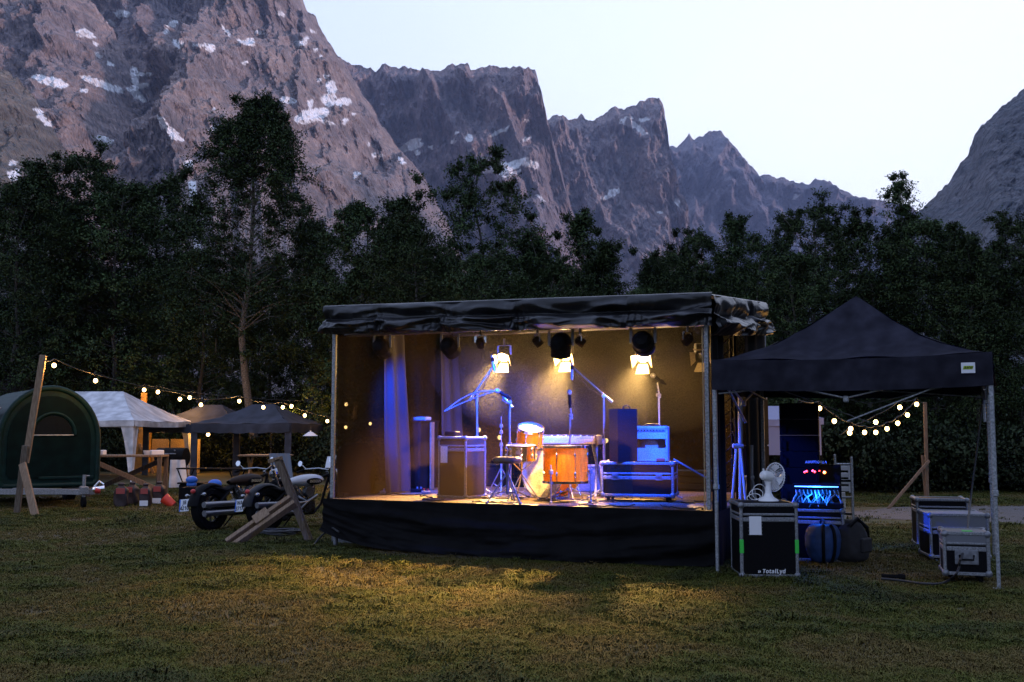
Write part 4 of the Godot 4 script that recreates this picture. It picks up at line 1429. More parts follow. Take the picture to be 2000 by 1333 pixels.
func make_drums() -> void:
	# bass drum on its side, its head turned to the meadow
	var c := at(1058, 925, 12.35)
	var r := 0.288
	var yaw := deg_to_rad(-35.0)
	var b := Basis(Vector3.UP, yaw) * Basis(Vector3.RIGHT, PI / 2)
	c.y = DECK + r + 0.01
	var len_ := 0.40
	var axis := b * Vector3.UP
	var t := thing("bass_drum", "amber bass drum with cream head facing the meadow, behind the floor tom", "drum", Transform3D(b, c - axis * len_), "drums of the kit")
	drum(t, r, len_, m.amber, m.cream, 8)
	for s: float in [-1.0, 1.0]:
		var l := Shape.new()
		var inv := t.transform.affine_inverse()
		var side := axis.cross(Vector3.UP) * s
		l.rod(inv * (c - axis * 0.3 + side * r * 0.95 - Vector3.UP * 0.06), inv * (c - axis * 0.2 + side * (r + 0.16) - Vector3.UP * (r + 0.005)), 0.008)
		part(t, "spur", l, m.chrome)
	# floor tom
	var ft := at(1105, 942, 11.75)
	t = thing("floor_tom", "large amber floor tom on three legs in front of the bass drum", "drum", turned(ft, 20), "drums of the kit")
	drum(t, 0.264, 0.405, m.amber, m.head, 8)
	for i in 3:
		var a := TAU * i / 3.0 + 0.5
		var d := Vector3(cos(a), 0, sin(a)) * 0.284
		var l := Shape.new()
		l.rod(d + Vector3.UP * 0.2, d + Vector3.DOWN * (ft.y - DECK - 0.02), 0.008)
		l.ball(d + Vector3.DOWN * (ft.y - DECK - 0.016), Vector3(0.016, 0.016, 0.016), 8, 6)
		l.box(d * 0.99 + Vector3.UP * 0.12, Vector3(0.04, 0.05, 0.04))
		part(t, "leg", l, m.stand)
	# rack tom, tilted to the drummer
	var rt := at(1034, 866, 12.3)
	t = thing("rack_tom", "small amber tom tilted above the snare drum, with bluish head", "drum", Transform3D(Basis(Vector3.UP, 0.2) * Basis(Vector3.RIGHT, 0.42), rt), "drums of the kit")
	drum(t, 0.158, 0.20, m.amber, m.head, 6)
	var st := Shape.new()
	var inv2 := t.transform.affine_inverse()
	st.rod(inv2 * (rt + Vector3(0.16, 0.06, -0.1)), inv2 * (c + Vector3(-0.05, 0.24, -0.18)), 0.011)
	part(t, "tom_holder", st, m.chrome)
	# snare on its stand
	var sn := at(1018, 897, 12.0)
	t = thing("snare_drum", "chrome snare drum on a stand, left of the bass drum", "drum", Transform3D(Basis(Vector3.RIGHT, 0.08), sn), "drums of the kit")
	drum(t, 0.178, 0.155, m.chrome, m.head, 8)
	var sd := Shape.new()
	sd.rod(Vector3(0, -0.02, 0), Vector3(0, -0.2, 0), 0.014)
	for i in 3:
		var a := TAU * i / 3.0 + 0.3
		sd.rod(Vector3(0, -0.14, 0), Vector3(cos(a) * 0.17, -0.005, sin(a) * 0.17), 0.007)
		sd.rod(Vector3(0, -0.17, 0), Vector3(cos(a) * 0.22, -(sn.y - DECK) + 0.01, sin(a) * 0.22), 0.008)
	part(t, "stand", sd, m.chrome)
	# stool
	var q := on_deck(991, 984)
	var sh := at(991, 893, -q.z).y - q.y
	t = thing("drum_stool", "round black drum stool on a tripod, in front of the snare drum", "stool", turned(q, 0))
	var seat := Shape.new()
	seat.lathe([Vector2(0, sh - 0.075), Vector2(0.145, sh - 0.07), Vector2(0.165, sh - 0.045), Vector2(0.165, sh - 0.02), Vector2(0.14, sh), Vector2(0, sh + 0.004)], 28)
	part(t, "seat", seat, m.plum)
	var post := Shape.new()
	post.rod(Vector3(0, 0.1, 0), Vector3(0, sh - 0.06, 0), 0.018)
	part(t, "post", post, m.stand)
	for i in 3:
		var a := TAU * i / 3.0 + 0.9
		var l := Shape.new()
		l.rod(Vector3(cos(a) * 0.02, sh * 0.62, sin(a) * 0.02), Vector3(cos(a) * 0.23, 0.01, sin(a) * 0.23), 0.010)
		l.rod(Vector3(0, 0.12, 0), Vector3(cos(a) * 0.15, sh * 0.25, sin(a) * 0.15), 0.007)
		l.ball(Vector3(cos(a) * 0.23, 0.014, sin(a) * 0.23), Vector3.ONE * 0.018, 8, 6)
		part(t, "leg", l, m.stand)
	# cymbal and hi-hat stand without cymbals
	q = on_deck(979, 968)
	sh = at(979, 814, -q.z).y - q.y
	t = thing("cymbal_stand", "bare cymbal stand with felts at its top, left of the snare drum", "cymbal stand", turned(q, 30))
	var pole := Shape.new()
	pole.rod(Vector3(0, 0.03, 0), Vector3(0, sh * 0.62, 0), 0.013)
	pole.rod(Vector3(0, sh * 0.6, 0), Vector3(0, sh, 0), 0.006)
	part(t, "pole", pole, m.stand)
	for y in [0.62, 0.78, 0.86]:
		var n := Shape.new()
		n.rod(Vector3(0, sh * y, 0), Vector3(0, sh * y + 0.045, 0), 0.024, 0.018)
		part(t, "felt", n, m.stand)
	for i in 3:
		var a := TAU * i / 3.0
		var l := Shape.new()
		l.rod(Vector3(0, sh * 0.35, 0), Vector3(cos(a) * 0.2, 0.01, sin(a) * 0.2), 0.008)
		l.rod(Vector3(0, 0.08, 0), Vector3(cos(a) * 0.12, sh * 0.15, sin(a) * 0.12), 0.006)
		part(t, "leg", l, m.stand)
	# pedals
	for k in 2:
		q = on_deck([1068, 1092][k], [976, 974][k])
		t = thing("drum_pedal", ["kick drum pedal with upright beater at the bass drum head", "second drum pedal under the floor tom"][k], "pedal", turned(q, -20 - 15 * k), "pedals before the bass drum")
		var pl := Shape.new()
		pl.x = Transform3D(Basis(Vector3.RIGHT, 0.35), Vector3(0, 0.07, 0.02))
		pl.box(Vector3.ZERO, Vector3(0.085, 0.012, 0.28))
		part(t, "footboard", pl, m.steel)
		var fr := Shape.new()
		for s: float in [-1.0, 1.0]:
			fr.rod(Vector3(s * 0.06, 0, -0.12), Vector3(s * 0.06, 0.22, -0.12), 0.010)
		fr.rod(Vector3(-0.06, 0.2, -0.12), Vector3(0.06, 0.2, -0.12), 0.009)
		fr.box(Vector3(0, 0.006, 0.0), Vector3(0.10, 0.010, 0.30))
		part(t, "frame", fr, m.stand)
		var bt := Shape.new()
		bt.rod(Vector3(0, 0.2, -0.12), Vector3(0, 0.36, -0.08), 0.005)
		bt.ball(Vector3(0, 0.37, -0.08), Vector3(0.028, 0.032, 0.028), 10, 8)
		part(t, "beater", bt, m.black)
	# keyboard on its stand
	q = Vector3(at(1108, 860, 13.0).x, DECK, -13.0)
	var kh := at(1108, 868, 13.0).y - DECK
	t = thing("keyboard", "long white keyboard on a stand behind the drum kit", "keyboard", turned(q, -20))
	var kb := Shape.new()
	kb.box(Vector3(0, kh + 0.045, 0), Vector3(0.80, 0.085, 0.26), 0.012)
	kb.box(Vector3(0, kh + 0.10, -0.09), Vector3(0.78, 0.03, 0.08), 0.008)
	part(t, "body", kb, m.paper)
	var end := Shape.new()
	end.box(Vector3(0.41, kh + 0.055, 0.0), Vector3(0.025, 0.12, 0.28), 0.01)
	part(t, "end_cheek", end, m.board_b)
	for i in 28:
		var w := Shape.new()
		w.box(Vector3(-0.37 + i * 0.0272, kh + 0.093, 0.055), Vector3(0.0245, 0.014, 0.13), 0.002)
		part(t, "white_key", w, m.white)
	for i in 27:
		if i % 7 in [2, 6]:
			continue
		var w := Shape.new()
		w.box(Vector3(-0.3564 + i * 0.0272, kh + 0.106, 0.03), Vector3(0.013, 0.016, 0.08), 0.002)
		part(t, "black_key", w, m.black)
	for s: float in [-1.0, 1.0]:
		var l := Shape.new()
		l.beam(Vector3(s * 0.36, kh, 0.10), Vector3(s * 0.42, 0, -0.18), 0.03, 0.03)
		l.beam(Vector3(s * 0.36, kh, -0.10), Vector3(s * 0.42, 0, 0.20), 0.03, 0.03)
		part(t, "leg", l, m.trim)

func make_backline() -> void:
	# left group
	var q := on_deck(902, 972)
	var d := -q.z
	var scale_ := d / FOCAL
	flight_case("flight_case", "black flight case with white paper label standing on the stage, left of the drum stool", 72 * scale_, 117 * scale_, 62 * scale_, turned(q, -38), {"paper": [-0.12, 0.52, 0.11, 0.20], "lid": 0.13, "latches": false, "skin": "grille"})
	var bx := Shape.new()
	bx.box(Vector3(0, 0.03, 0), Vector3(0.16, 0.06, 0.12), 0.01)
	var drive := solo("effects_box", "small dark box on top of the stage flight case", "box", bx, m.black, turned(q + Vector3(-0.12, 117 * scale_ + 0.002, 0.0), -30))
	# draped table with a mixer
	q = on_deck(808, 957)
	d = -q.z
	var th := at(808, 824, d).y - q.y
	var tw := 68.0 * d / FOCAL
	var t := thing("draped_table", "table hung with black cloth at the left of the stage, lit blue along its top", "table", turned(q, -24))
	var tc := Shape.new()
	tc.sheet(48, 14, func(u: float, v: float):
		var a: float = u * 4.0
		var i := int(minf(a, 3.999))
		var k: float = a - i
		var w2: float = tw / 2
		var d2 := 0.26
		var cs := [Vector3(-w2, 0, d2), Vector3(w2, 0, d2), Vector3(w2, 0, -d2), Vector3(-w2, 0, -d2)]
		var p: Vector3 = cs[i].lerp(cs[(i + 1) % 4], k)
		var wave := 1.0 + v * 0.05 * sin(u * 60.0)
		return Vector3(p.x * wave, th * (1.0 - v * 0.97), p.z * wave))
	part(t, "cloth", tc, m.cloth)
	var tt := Shape.new()
	tt.box(Vector3(0, th, 0), Vector3(tw + 0.02, 0.025, 0.54))
	part(t, "tabletop", tt, m.black)
	var side := Shape.new()
	side.box(Vector3(tw / 2 + 0.05, th / 2, 0.02), Vector3(0.022, th * 0.98, 0.10))
	part(t, "side_board", side, m.board)
	t = thing("mixer", "small blue-lit mixer on the draped table", "mixer", turned(q + Vector3(0.10, th + 0.014, 0.03), -24))
	var mx := Shape.new()
	mx.box(Vector3(0, 0.025, 0), Vector3(0.22, 0.05, 0.18), 0.01)
	part(t, "body", mx, m.vinyl)
	for i in 12:
		var kn := Shape.new()
		kn.rod(Vector3(-0.08 + 0.032 * (i % 6), 0.05, -0.04 + 0.06 * (i / 6)), Vector3(-0.08 + 0.032 * (i % 6), 0.068, -0.04 + 0.06 * (i / 6)), 0.009, -1, 8)
		part(t, "knob", kn, m.black)
	# covered heap at the far left
	q = on_deck(694, 962)
	var hp := Shape.new()
	var f := FastNoiseLite.new()
	f.seed = 3
	f.frequency = 2.6
	var hw := 40.0 * -q.z / FOCAL
	var hh := at(694, 866, -q.z).y - q.y
	hp.sheet(36, 20, func(u: float, v: float):
		var a: float = -u * TAU
		var ring := pow(sin(clampf(v, 0.001, 1.0) * PI * 0.5), 0.45)
		var y: float = hh * pow(cos(v * PI * 0.5), 0.5)
		var n: float = 1.0 + 0.10 * f.get_noise_3d(cos(a), v * 2.0, sin(a))
		return Vector3(cos(a) * hw * ring * n, y, sin(a) * hw * 0.7 * ring * n))
	solo("covered_speaker", "dark cloth-covered lump with rounded top at the left end of the stage", "speaker", hp, m.cloth, turned(q, -24))
	for k in 3:
		var p := on_deck([752, 818, 832][k], [966, 962, 966][k])
		var t2 := thing("effects_pedal", ["small lit pedal on the deck left of the draped table", "low pedal board on the deck before the draped table", "bright metal pedal at the foot of the draped table"][k], "pedal", turned(p, -20 + 15 * k), "pedals on the deck")
		var pb := Shape.new()
		pb.box(Vector3(0, 0.022, 0), Vector3([0.10, 0.22, 0.12][k], 0.044, 0.12), 0.006)
		part(t2, "body", pb, [m.steel, m.black, m.trim][k])
		for i in 2:
			var kn := Shape.new()
			kn.rod(Vector3(-0.025 + 0.05 * i, 0.044, -0.02), Vector3(-0.025 + 0.05 * i, 0.07, -0.02), 0.012, -1, 10)
			part(t2, "knob", kn, m.red if k == 2 else m.stand)
	# right group: desk case, amplifier, speaker
	q = on_deck(1254, 981)
	d = -q.z
	var s2 := d / FOCAL
	var base := q
	var ch := at(1254, 903, d).y - q.y
	flight_case("flight_case", "wide flight case carrying the guitar amplifier, right of the drums", 142 * s2, ch - 0.06, 0.50, turned(q + Vector3(0, 0, -0.2), -14), {"lid": 0.15, "feet": 0.06})
	var top := q + Vector3(0.02, ch, -0.2)
	var aw := 66.0 * s2
	var ah := 69.0 * s2
	_amp("guitar_amplifier", top + Vector3(0.13, 0.002, 0), aw, ah)
	# tall speaker on the left end of the case, with a strip of brown gauze hanging before the case
	q = top + Vector3((1218 - 1254) * s2 - 0.02, 0.002, 0.05)
	var bh := 0.0
	var cl := Shape.new()
	cl.sheet(24, 16, func(u: float, v: float): return Vector3((u - 0.5) * 50.0 * s2 * (0.9 + 0.2 * v), (ch - 0.02) * (1.0 - v * 0.99), 0.02 * sin(u * 17.0 + v * 2.0) + 0.05 * v))
	solo("gauze_cloth", "brown speckled gauze hanging over the left end of the wide flight case", "cloth", cl, m.hung_gauze, turned(Vector3(base.x + (1209 - 1254) * s2, DECK, base.z + 0.09), -14))
	var mh := at(1218, 799, d).y - q.y
	var mw := 43.0 * d / FOCAL
	var top2 := thing("tall_speaker", "tall dark speaker cabinet with a top handle, standing on the wide flight case", "speaker", turned(q, 22))
	var sc := Shape.new()
	var hx := mw / 2
	var poly := PackedVector2Array([Vector2(-hx, -0.13), Vector2(hx * 0.1, 0.15), Vector2(hx, 0.13), Vector2(hx, -0.16)])
	sc.x = Transform3D(Basis(Vector3.RIGHT, -PI / 2), Vector3(0, mh / 2, 0))
	sc.slab(PackedVector2Array([Vector2(-hx, -0.15), Vector2(hx, -0.15), Vector2(hx, 0.04), Vector2(hx * 0.1, 0.14), Vector2(-hx, 0.06)]), mh)
	part(top2, "cabinet", sc, m.black)
	var hd := Shape.new()
	hd.torus(Vector3(hx * 0.55, mh, 0), Vector3(0, 0, 1), 0.045, 0.008, 12, 8, -PI / 2 - 0.0, PI)
	part(top2, "handle", hd, m.black)
	# things on the case
	var rb := Shape.new()
	rb.box(Vector3(0, 0.02, 0), Vector3(0.10, 0.04, 0.06), 0.01)
	solo("red_pedal", "small red pedal on the wide flight case below the amplifier", "pedal", rb, m.red, turned(top + Vector3(0.20, 0.002, 0.2), -10))
	var clip := Shape.new()
	clip.rod(Vector3(0, 0, 0), Vector3(0.38, -0.22, 0.08), 0.013)
	clip.rod(Vector3(0.38, -0.22, 0.08), Vector3(0.52, -0.30, 0.11), 0.008)
	solo("folded_boom", "loose stand boom sticking out over the right end of the wide flight case", "stand", clip, m.stand, turned(top + Vector3(0.36, 0.03, 0.1)))
	# blue-lit things at the back right
	q = on_deck(1345, 958)
	var cr := thing("deck_riser", "low blue-lit riser at the back right of the stage", "riser", turned(q + Vector3(0.1, 0, -0.3), -24))
	for i in 3:
		var bb := Shape.new()
		bb.box(Vector3(0, 0.05 + 0.085 * i, 0), Vector3(0.75, 0.075, 0.5), 0.008)
		part(cr, "panel", bb, m.vinyl)
	q = on_deck(1150, 962)
	var bk := thing("blue_crate", "pale box behind the floor tom, lit blue", "box", turned(q + Vector3(0.06, 0, -0.25), -24))
	var cbx := Shape.new()
	cbx.box(Vector3(0, 0.16, 0), Vector3(0.34, 0.32, 0.3), 0.012)
	part(bk, "body", cbx, m.vinyl)
	var lidp := Shape.new()
	lidp.box(Vector3(0, 0.335, 0), Vector3(0.36, 0.03, 0.32), 0.01)
	part(bk, "lid", lidp, m.vinyl)
	q = on_deck(940, 950)
	var bk2 := thing("travel_trunk", "blue-lit trunk behind the drum stool", "trunk", turned(q + Vector3(0.05, 0, -0.2), -24))
	var tb := Shape.new()
	tb.box(Vector3(0, 0.14, 0), Vector3(0.5, 0.28, 0.3), 0.012)
	part(bk2, "body", tb, m.vinyl)
	var tl := Shape.new()
	tl.box(Vector3(0, 0.30, 0), Vector3(0.52, 0.035, 0.32), 0.01)
	part(bk2, "lid", tl, m.vinyl)
	# cables over the deck
	rng.seed = 19
	for k in 9:
		var a: Vector2 = [Vector2(770, 968), Vector2(960, 975), Vector2(1010, 982), Vector2(1120, 978), Vector2(1150, 965), Vector2(1240, 990), Vector2(1290, 990), Vector2(1330, 985), Vector2(1380, 985)][k]
		var p := stage_at.affine_inverse() * on_deck(a.x, a.y)
		var pts := []
		var dir := rng.randf() * TAU
		for i in 26:
			pts.append(Vector3(clampf(p.x, 0.2, 4.5), DECK + 0.012 + (0.012 if i % 5 == 0 else 0.0), clampf(p.z, -3.0, -0.08)))
			dir += rng.randf_range(-0.7, 0.85)
			p += Vector3(cos(dir) * 1.3, 0, sin(dir)) * 0.055
		var s := Shape.new()
		s.tube(pts, 0.007, 5)
		solo("stage_cable", ["black cable curled on the deck by the draped table", "black cable beside the drum stool", "black cable under the snare drum", "black cable in front of the floor tom", "black cable behind the pedals", "black cable at the foot of the bass speaker", "black cable under the wide flight case", "black cable trailing off the right end of the wide flight case", "black cable at the right front corner of the deck"][k], "cable", s, m.cable, stage_at, "cables on the deck")

func _amp(called: String, p: Vector3, w: float, h: float) -> Node3D:
	var t := thing(called, "blue-lit guitar amplifier seen from its open back, on the wide flight case", "amplifier", turned(p, -14))
	var d := 0.24
	var c := Shape.new()
	for s: float in [-1.0, 1.0]:
		c.box(Vector3(s * (w / 2 - 0.012), h / 2, 0), Vector3(0.024, h, d), 0.01)
	c.box(Vector3(0, h - 0.012, 0), Vector3(w - 0.05, 0.024, d), 0.004)
	c.box(Vector3(0, 0.012, 0), Vector3(w - 0.05, 0.024, d), 0.004)
	c.box(Vector3(0, h / 2, -d / 2 + 0.012), Vector3(w - 0.05, h - 0.05, 0.016), 0.002)
	part(t, "cabinet", c, m.vinyl)
	var up := Shape.new()
	up.box(Vector3(0, h * 0.80, d / 2 - 0.012), Vector3(w - 0.052, h * 0.32, 0.014), 0.002)
	part(t, "upper_back_panel", up, m.vinyl)
	var lo := Shape.new()
	lo.box(Vector3(0, h * 0.21, d / 2 - 0.012), Vector3(w - 0.052, h * 0.34, 0.014), 0.002)
	part(t, "lower_back_panel", lo, m.vinyl)
	var ctl := Shape.new()
	ctl.box(Vector3(0, h * 0.885, d / 2 - 0.002), Vector3(w * 0.84, h * 0.09, 0.006), 0.001)
	part(t, "control_plate", ctl, m.trim)
	for i in 9:
		var kn := Shape.new()
		var x := -w * 0.37 + i * w * 0.092
		kn.rod(Vector3(x, h * 0.885, d / 2), Vector3(x, h * 0.885, d / 2 + 0.012), 0.008, -1, 8)
		part(t, "knob", kn, m.black)
	var spk := Shape.new()
	spk.x = Transform3D(Basis(Vector3.RIGHT, PI / 2), Vector3(0, h * 0.45, -0.09))
	spk.lathe([Vector2(0.14, 0.0), Vector2(0.14, 0.02), Vector2(0.075, 0.09), Vector2(0.075, 0.13), Vector2(0, 0.13)], 20)
	part(t, "loudspeaker", spk, m.vinyl)
	var hn := Shape.new()
	hn.tube([Vector3(-0.09, h, 0), Vector3(-0.07, h + 0.02, 0), Vector3(0.07, h + 0.02, 0), Vector3(0.09, h, 0)], 0.010, 8)
	part(t, "handle", hn, m.black)
	for s: float in [-1.0, 1.0]:
		var co := Shape.new()
		co.box(Vector3(s * (w / 2 - 0.016), h - 0.016, d / 2 - 0.014), Vector3(0.04, 0.04, 0.04), 0.008)
		part(t, "corner_cap", co, m.steel)
	return t

func make_stands() -> void:
	mic_stand("slender boom stand left of the drums, its boom slanting up to the first lit lamp", 932, 13.0, 768, [918, 782, 963, 716, -0.2])
	microphone("microphone at the boom tip below the leftmost lit lamp", at(966, 722, 12.8), at(962, 702, 12.8), false)
	mic_stand("bent boom stand at the left of the drum kit", 996, 12.4, 786, [1000, 796, 976, 764, 0.1])
	microphone("silver-topped microphone at the left of the drum kit", at(972, 764, 12.45), at(986, 772, 12.45), true)
	mic_stand("straight stand behind the floor tom", 1113, 12.4, 812, [1117, 820, 1113, 786, 0.0])
	microphone("round-headed microphone pointing up above the floor tom", at(1112, 767, 12.4), at(1113, 785, 12.4), true)
	mic_stand("tall boom stand right of the drum kit, boom slanting up left over the drums", 1179, 12.5, 774, [1196, 786, 1117, 716, 0.3])
	microphone("thin overhead microphone hanging from the long boom over the drums", at(1117, 738, 12.75), at(1117, 718, 12.75), false)
	mic_stand("stand behind the guitar amplifier", 1287, 12.5, 772, [1289, 778, 1284, 748, 0.0])
	microphone("round-headed microphone above the guitar amplifier", at(1276, 734, 12.5), at(1286, 741, 12.5), true)
	# pair of cables that leave the left microphone
	for k in 2:
		var pts := []
		for i in 16:
			var t := i / 15.0
			pts.append(at(lerpf(968, 868, t), lerpf(764, 804, t) - 13.0 * sin(PI * t) * (1.0 - 0.8 * k), 12.45 + 0.5 * t))
		var s := Shape.new()
		s.tube(pts, 0.008, 6)
		solo("microphone_cable", ["upper blue-lit cable arching away left from the drum microphone", "lower blue-lit cable running away left from the drum microphone"][k], "cable", s, m.stand, Transform3D(), "pair of cables at the drum microphone")
	# folded lighting stands beside the stage
	for k in 2:
		var px: float = [1441, 1461][k]
		var d: float = [12.0, 12.4][k]
		var foot := Vector3((px - 1000) / FOCAL * d, 0.0, -d)
		var o := thing("lighting_stand", ["tall blue-lit folding stand between stage and tent, nearer one", "second blue-lit folding stand, behind the first"][k], "stand", turned(foot, 30.0 * k), "folding stands between stage and tent")
		var top := at(px, [776, 870][k], d).y
		var p := Shape.new()
		p.rod(Vector3(0, 0.3, 0), Vector3(0.02, top * 0.72, 0), 0.022)
		p.rod(Vector3(0.02, top * 0.70, 0), Vector3(0.03, top, 0), 0.028)
		part(o, "pole", p, m.stand_white)
		for i in 3:
			var a := TAU * i / 3.0 + 1.0
			var l := Shape.new()
			l.rod(Vector3(cos(a) * 0.03, top * 0.66, sin(a) * 0.03), Vector3(cos(a) * 0.15, 0.02, sin(a) * 0.15), 0.016)
			l.rod(Vector3(0, 0.42, 0), Vector3(cos(a) * 0.085, top * 0.34, sin(a) * 0.085), 0.010)
			part(o, "leg", l, m.stand_white)
		var c := Shape.new()
		c.rod(Vector3(-0.05, top * 0.68, 0), Vector3(0.05, top * 0.68, 0), 0.03)
		c.ball(Vector3(-0.06, top * 0.68, 0), Vector3(0.02, 0.03, 0.03), 8, 6)
		part(o, "collar", c, m.stand_white)

# ---------------------------------------------------------------- the black tent and what stands under it
func lettering(under: Node3D, called: String, words: String, tall: float, where: Transform3D, look: Material, slant := 0.0, font_name := "Droid Sans", bold := true) -> MeshInstance3D:
	var f := SystemFont.new()
	f.font_names = PackedStringArray([font_name])
	f.font_weight = 700 if bold else 400
	var v := FontVariation.new()
	v.base_font = f
	v.variation_transform = Transform2D(Vector2(1, slant), Vector2(0, 1), Vector2.ZERO)
	var t := TextMesh.new()
	t.text = words
	t.font = v
	t.font_size = 48
	t.pixel_size = tall / 36.0
	t.depth = 0.0015
	return part(under, called, t, look, where)

func canopy(under: Node3D, called: String, half: Vector2, eave: float, top: float, ridge: float, dip: float, skirt: float, look: Material, scallop := 0.0) -> void:
	# a four-sided roof, sagging between ridge and eaves, and its hanging valance; ridge is half the ridge length along x
	var s := Shape.new()
	var n := 30
	var rip := FastNoiseLite.new()
	rip.seed = 9
	rip.frequency = 1.0
	rip.fractal_octaves = 3
	for side in 4:
		s.sheet(n, n, func(u: float, v: float):
			var a := u * 2.0 - 1.0
			var p: Vector3
			var apex: Vector3
			match side:
				0:
					p = Vector3(a * half.x, eave, half.y)
					apex = Vector3(clampf(a, -1, 1) * ridge, top, 0)
				1:
					p = Vector3(half.x, eave, -a * half.y)
					apex = Vector3(ridge, top, 0)
				2:
					p = Vector3(-a * half.x, eave, -half.y)
					apex = Vector3(-a * ridge, top, 0)
				_:
					p = Vector3(-half.x, eave, a * half.y)
					apex = Vector3(-ridge, top, 0)
			var q := p.lerp(apex, v)
			q.y -= dip * sin(PI * pow(v, 0.8)) * (0.9 + 0.1 * cos(PI * a)) + 0.03 * (1.0 - a * a) * (1.0 - v)
			# slack ripples, and pull lines that run in from the corners
			q.y += 0.016 * sin(a * 9.0 + v * 4.0 + side) * (1.0 - v) * (1.0 - a * a) + 0.030 * rip.get_noise_3d(q.x * 1.3, side * 5.0, q.z * 1.3) * sin(PI * v)
			q.y += 0.010 * sin(absf(a) * 30.0 + v * 14.0) * exp(-(1.0 - absf(a)) * 5.0) * sin(PI * minf(1.0, v * 1.6))
			return q)
	part(under, called, s, look)
	for side in 4:
		var h := Shape.new()
		h.sheet(40, 8, func(u: float, v: float):
			var a := u * 2.0 - 1.0
			var low := skirt * (1.0 + scallop * (absf(sin(u * PI * 5.0)) - 0.5))
			var wave := 0.012 * sin(a * 14.0 + side * 2.0) * v + 0.02 * sin(a * 5.0 + 1.0) * v * v
			var y: float = eave - 0.004 - low * v - 0.03 * (1.0 - a * a)
			match side:
				0: return Vector3(a * half.x, y, half.y + wave + 0.004)
				1: return Vector3(half.x + wave + 0.004, y, -a * half.y)
				2: return Vector3(-a * half.x, y, -half.y - wave - 0.004)
			return Vector3(-half.x - wave - 0.004, y, a * half.y))
		part(under, "valance", h, look)

const TENT := Vector3(3.66, 0, -10.80)
const THALF := 1.265

func make_tent() -> void:
	var o := thing("pop_up_tent", "black pop-up tent with pointed roof and pale metal legs, right of the stage", "tent", turned(TENT, -24.25))
	canopy(o, "canopy", Vector2(THALF, THALF), 2.10, 2.82, 0.0, 0.15, 0.30, m.canopy)
	for sx: float in [-1.0, 1.0]:
		for sz: float in [-1.0, 1.0]:
			var l := Shape.new()
			var b := Vector3(sx * (THALF - 0.02), 0, sz * (THALF - 0.02))
			l.box(b + Vector3.UP * 1.45, Vector3(0.042, 1.25, 0.042), 0.008)
			l.box(b + Vector3.UP * 0.42, Vector3(0.032, 0.84, 0.032), 0.006)
			l.box(b + Vector3.UP * 0.84, Vector3(0.055, 0.06, 0.055), 0.01)
			part(o, "leg", l, m.galvanised)
			var ft := Shape.new()
			ft.box(b + Vector3.UP * 0.006, Vector3(0.10, 0.012, 0.10), 0.003)
			part(o, "foot_plate", ft, m.galvanised)
	# folding scissor braces along the four sides
	for side in 4:
		var s := Shape.new()
		s.x = Transform3D(Basis(Vector3.UP, PI / 2 * side), Vector3.ZERO)
		var z := THALF - 0.05
		for k in 2:
			var x0 := -z if k == 0 else 0.0
			var x1 := 0.0 if k == 0 else z
			var ya := [1.98, 1.70] if k == 0 else [1.70, 1.98]
			s.beam(Vector3(x0, ya[0], z), Vector3(x1, ya[1], z), 0.014, 0.026, Vector3.BACK, 0.003)
			s.beam(Vector3(x0, ya[0] - 0.22 + (0.44 if (k == 1) != (k == 1) else 0.0), z - 0.02), Vector3(x1, ya[1] + (0.16 if k == 0 else -0.02), z - 0.02), 0.014, 0.026, Vector3.BACK, 0.003)
		s.box(Vector3(0, 1.69, z), Vector3(0.05, 0.06, 0.05), 0.008)
		part(o, "brace", s, m.galvanised)
	var mast := Shape.new()
	mast.rod(Vector3(0, 1.95, 0), Vector3(0, 2.76, 0), 0.02)
	part(o, "mast", mast, m.galvanised)
	# maker's tag on the valance: white card with a green and yellow mark
	var c := Shape.new()
	var lx := THALF - 0.20
	c.box(Vector3(lx, 1.955, THALF + 0.026), Vector3(0.115, 0.095, 0.003), 0.0006)
	part(o, "label_card", c, m.paper)
	m.tag_green = mat(0.30, 0.42, 0.02, 0.6)
	var mk := Shape.new()
	mk.x = Transform3D(Basis.IDENTITY, Vector3(lx, 1.957, THALF + 0.0285))
	mk.slab(PackedVector2Array([Vector2(-0.045, -0.016), Vector2(0.036, -0.016), Vector2(0.045, 0.016), Vector2(-0.036, 0.016)]), 0.002)
	part(o, "label_mark", mk, m.tag_green)
	lettering(o, "label_lettering", "AMW", 0.022, Transform3D(Basis.IDENTITY, Vector3(lx, 1.957, THALF + 0.0305)), m.black, 0.3)

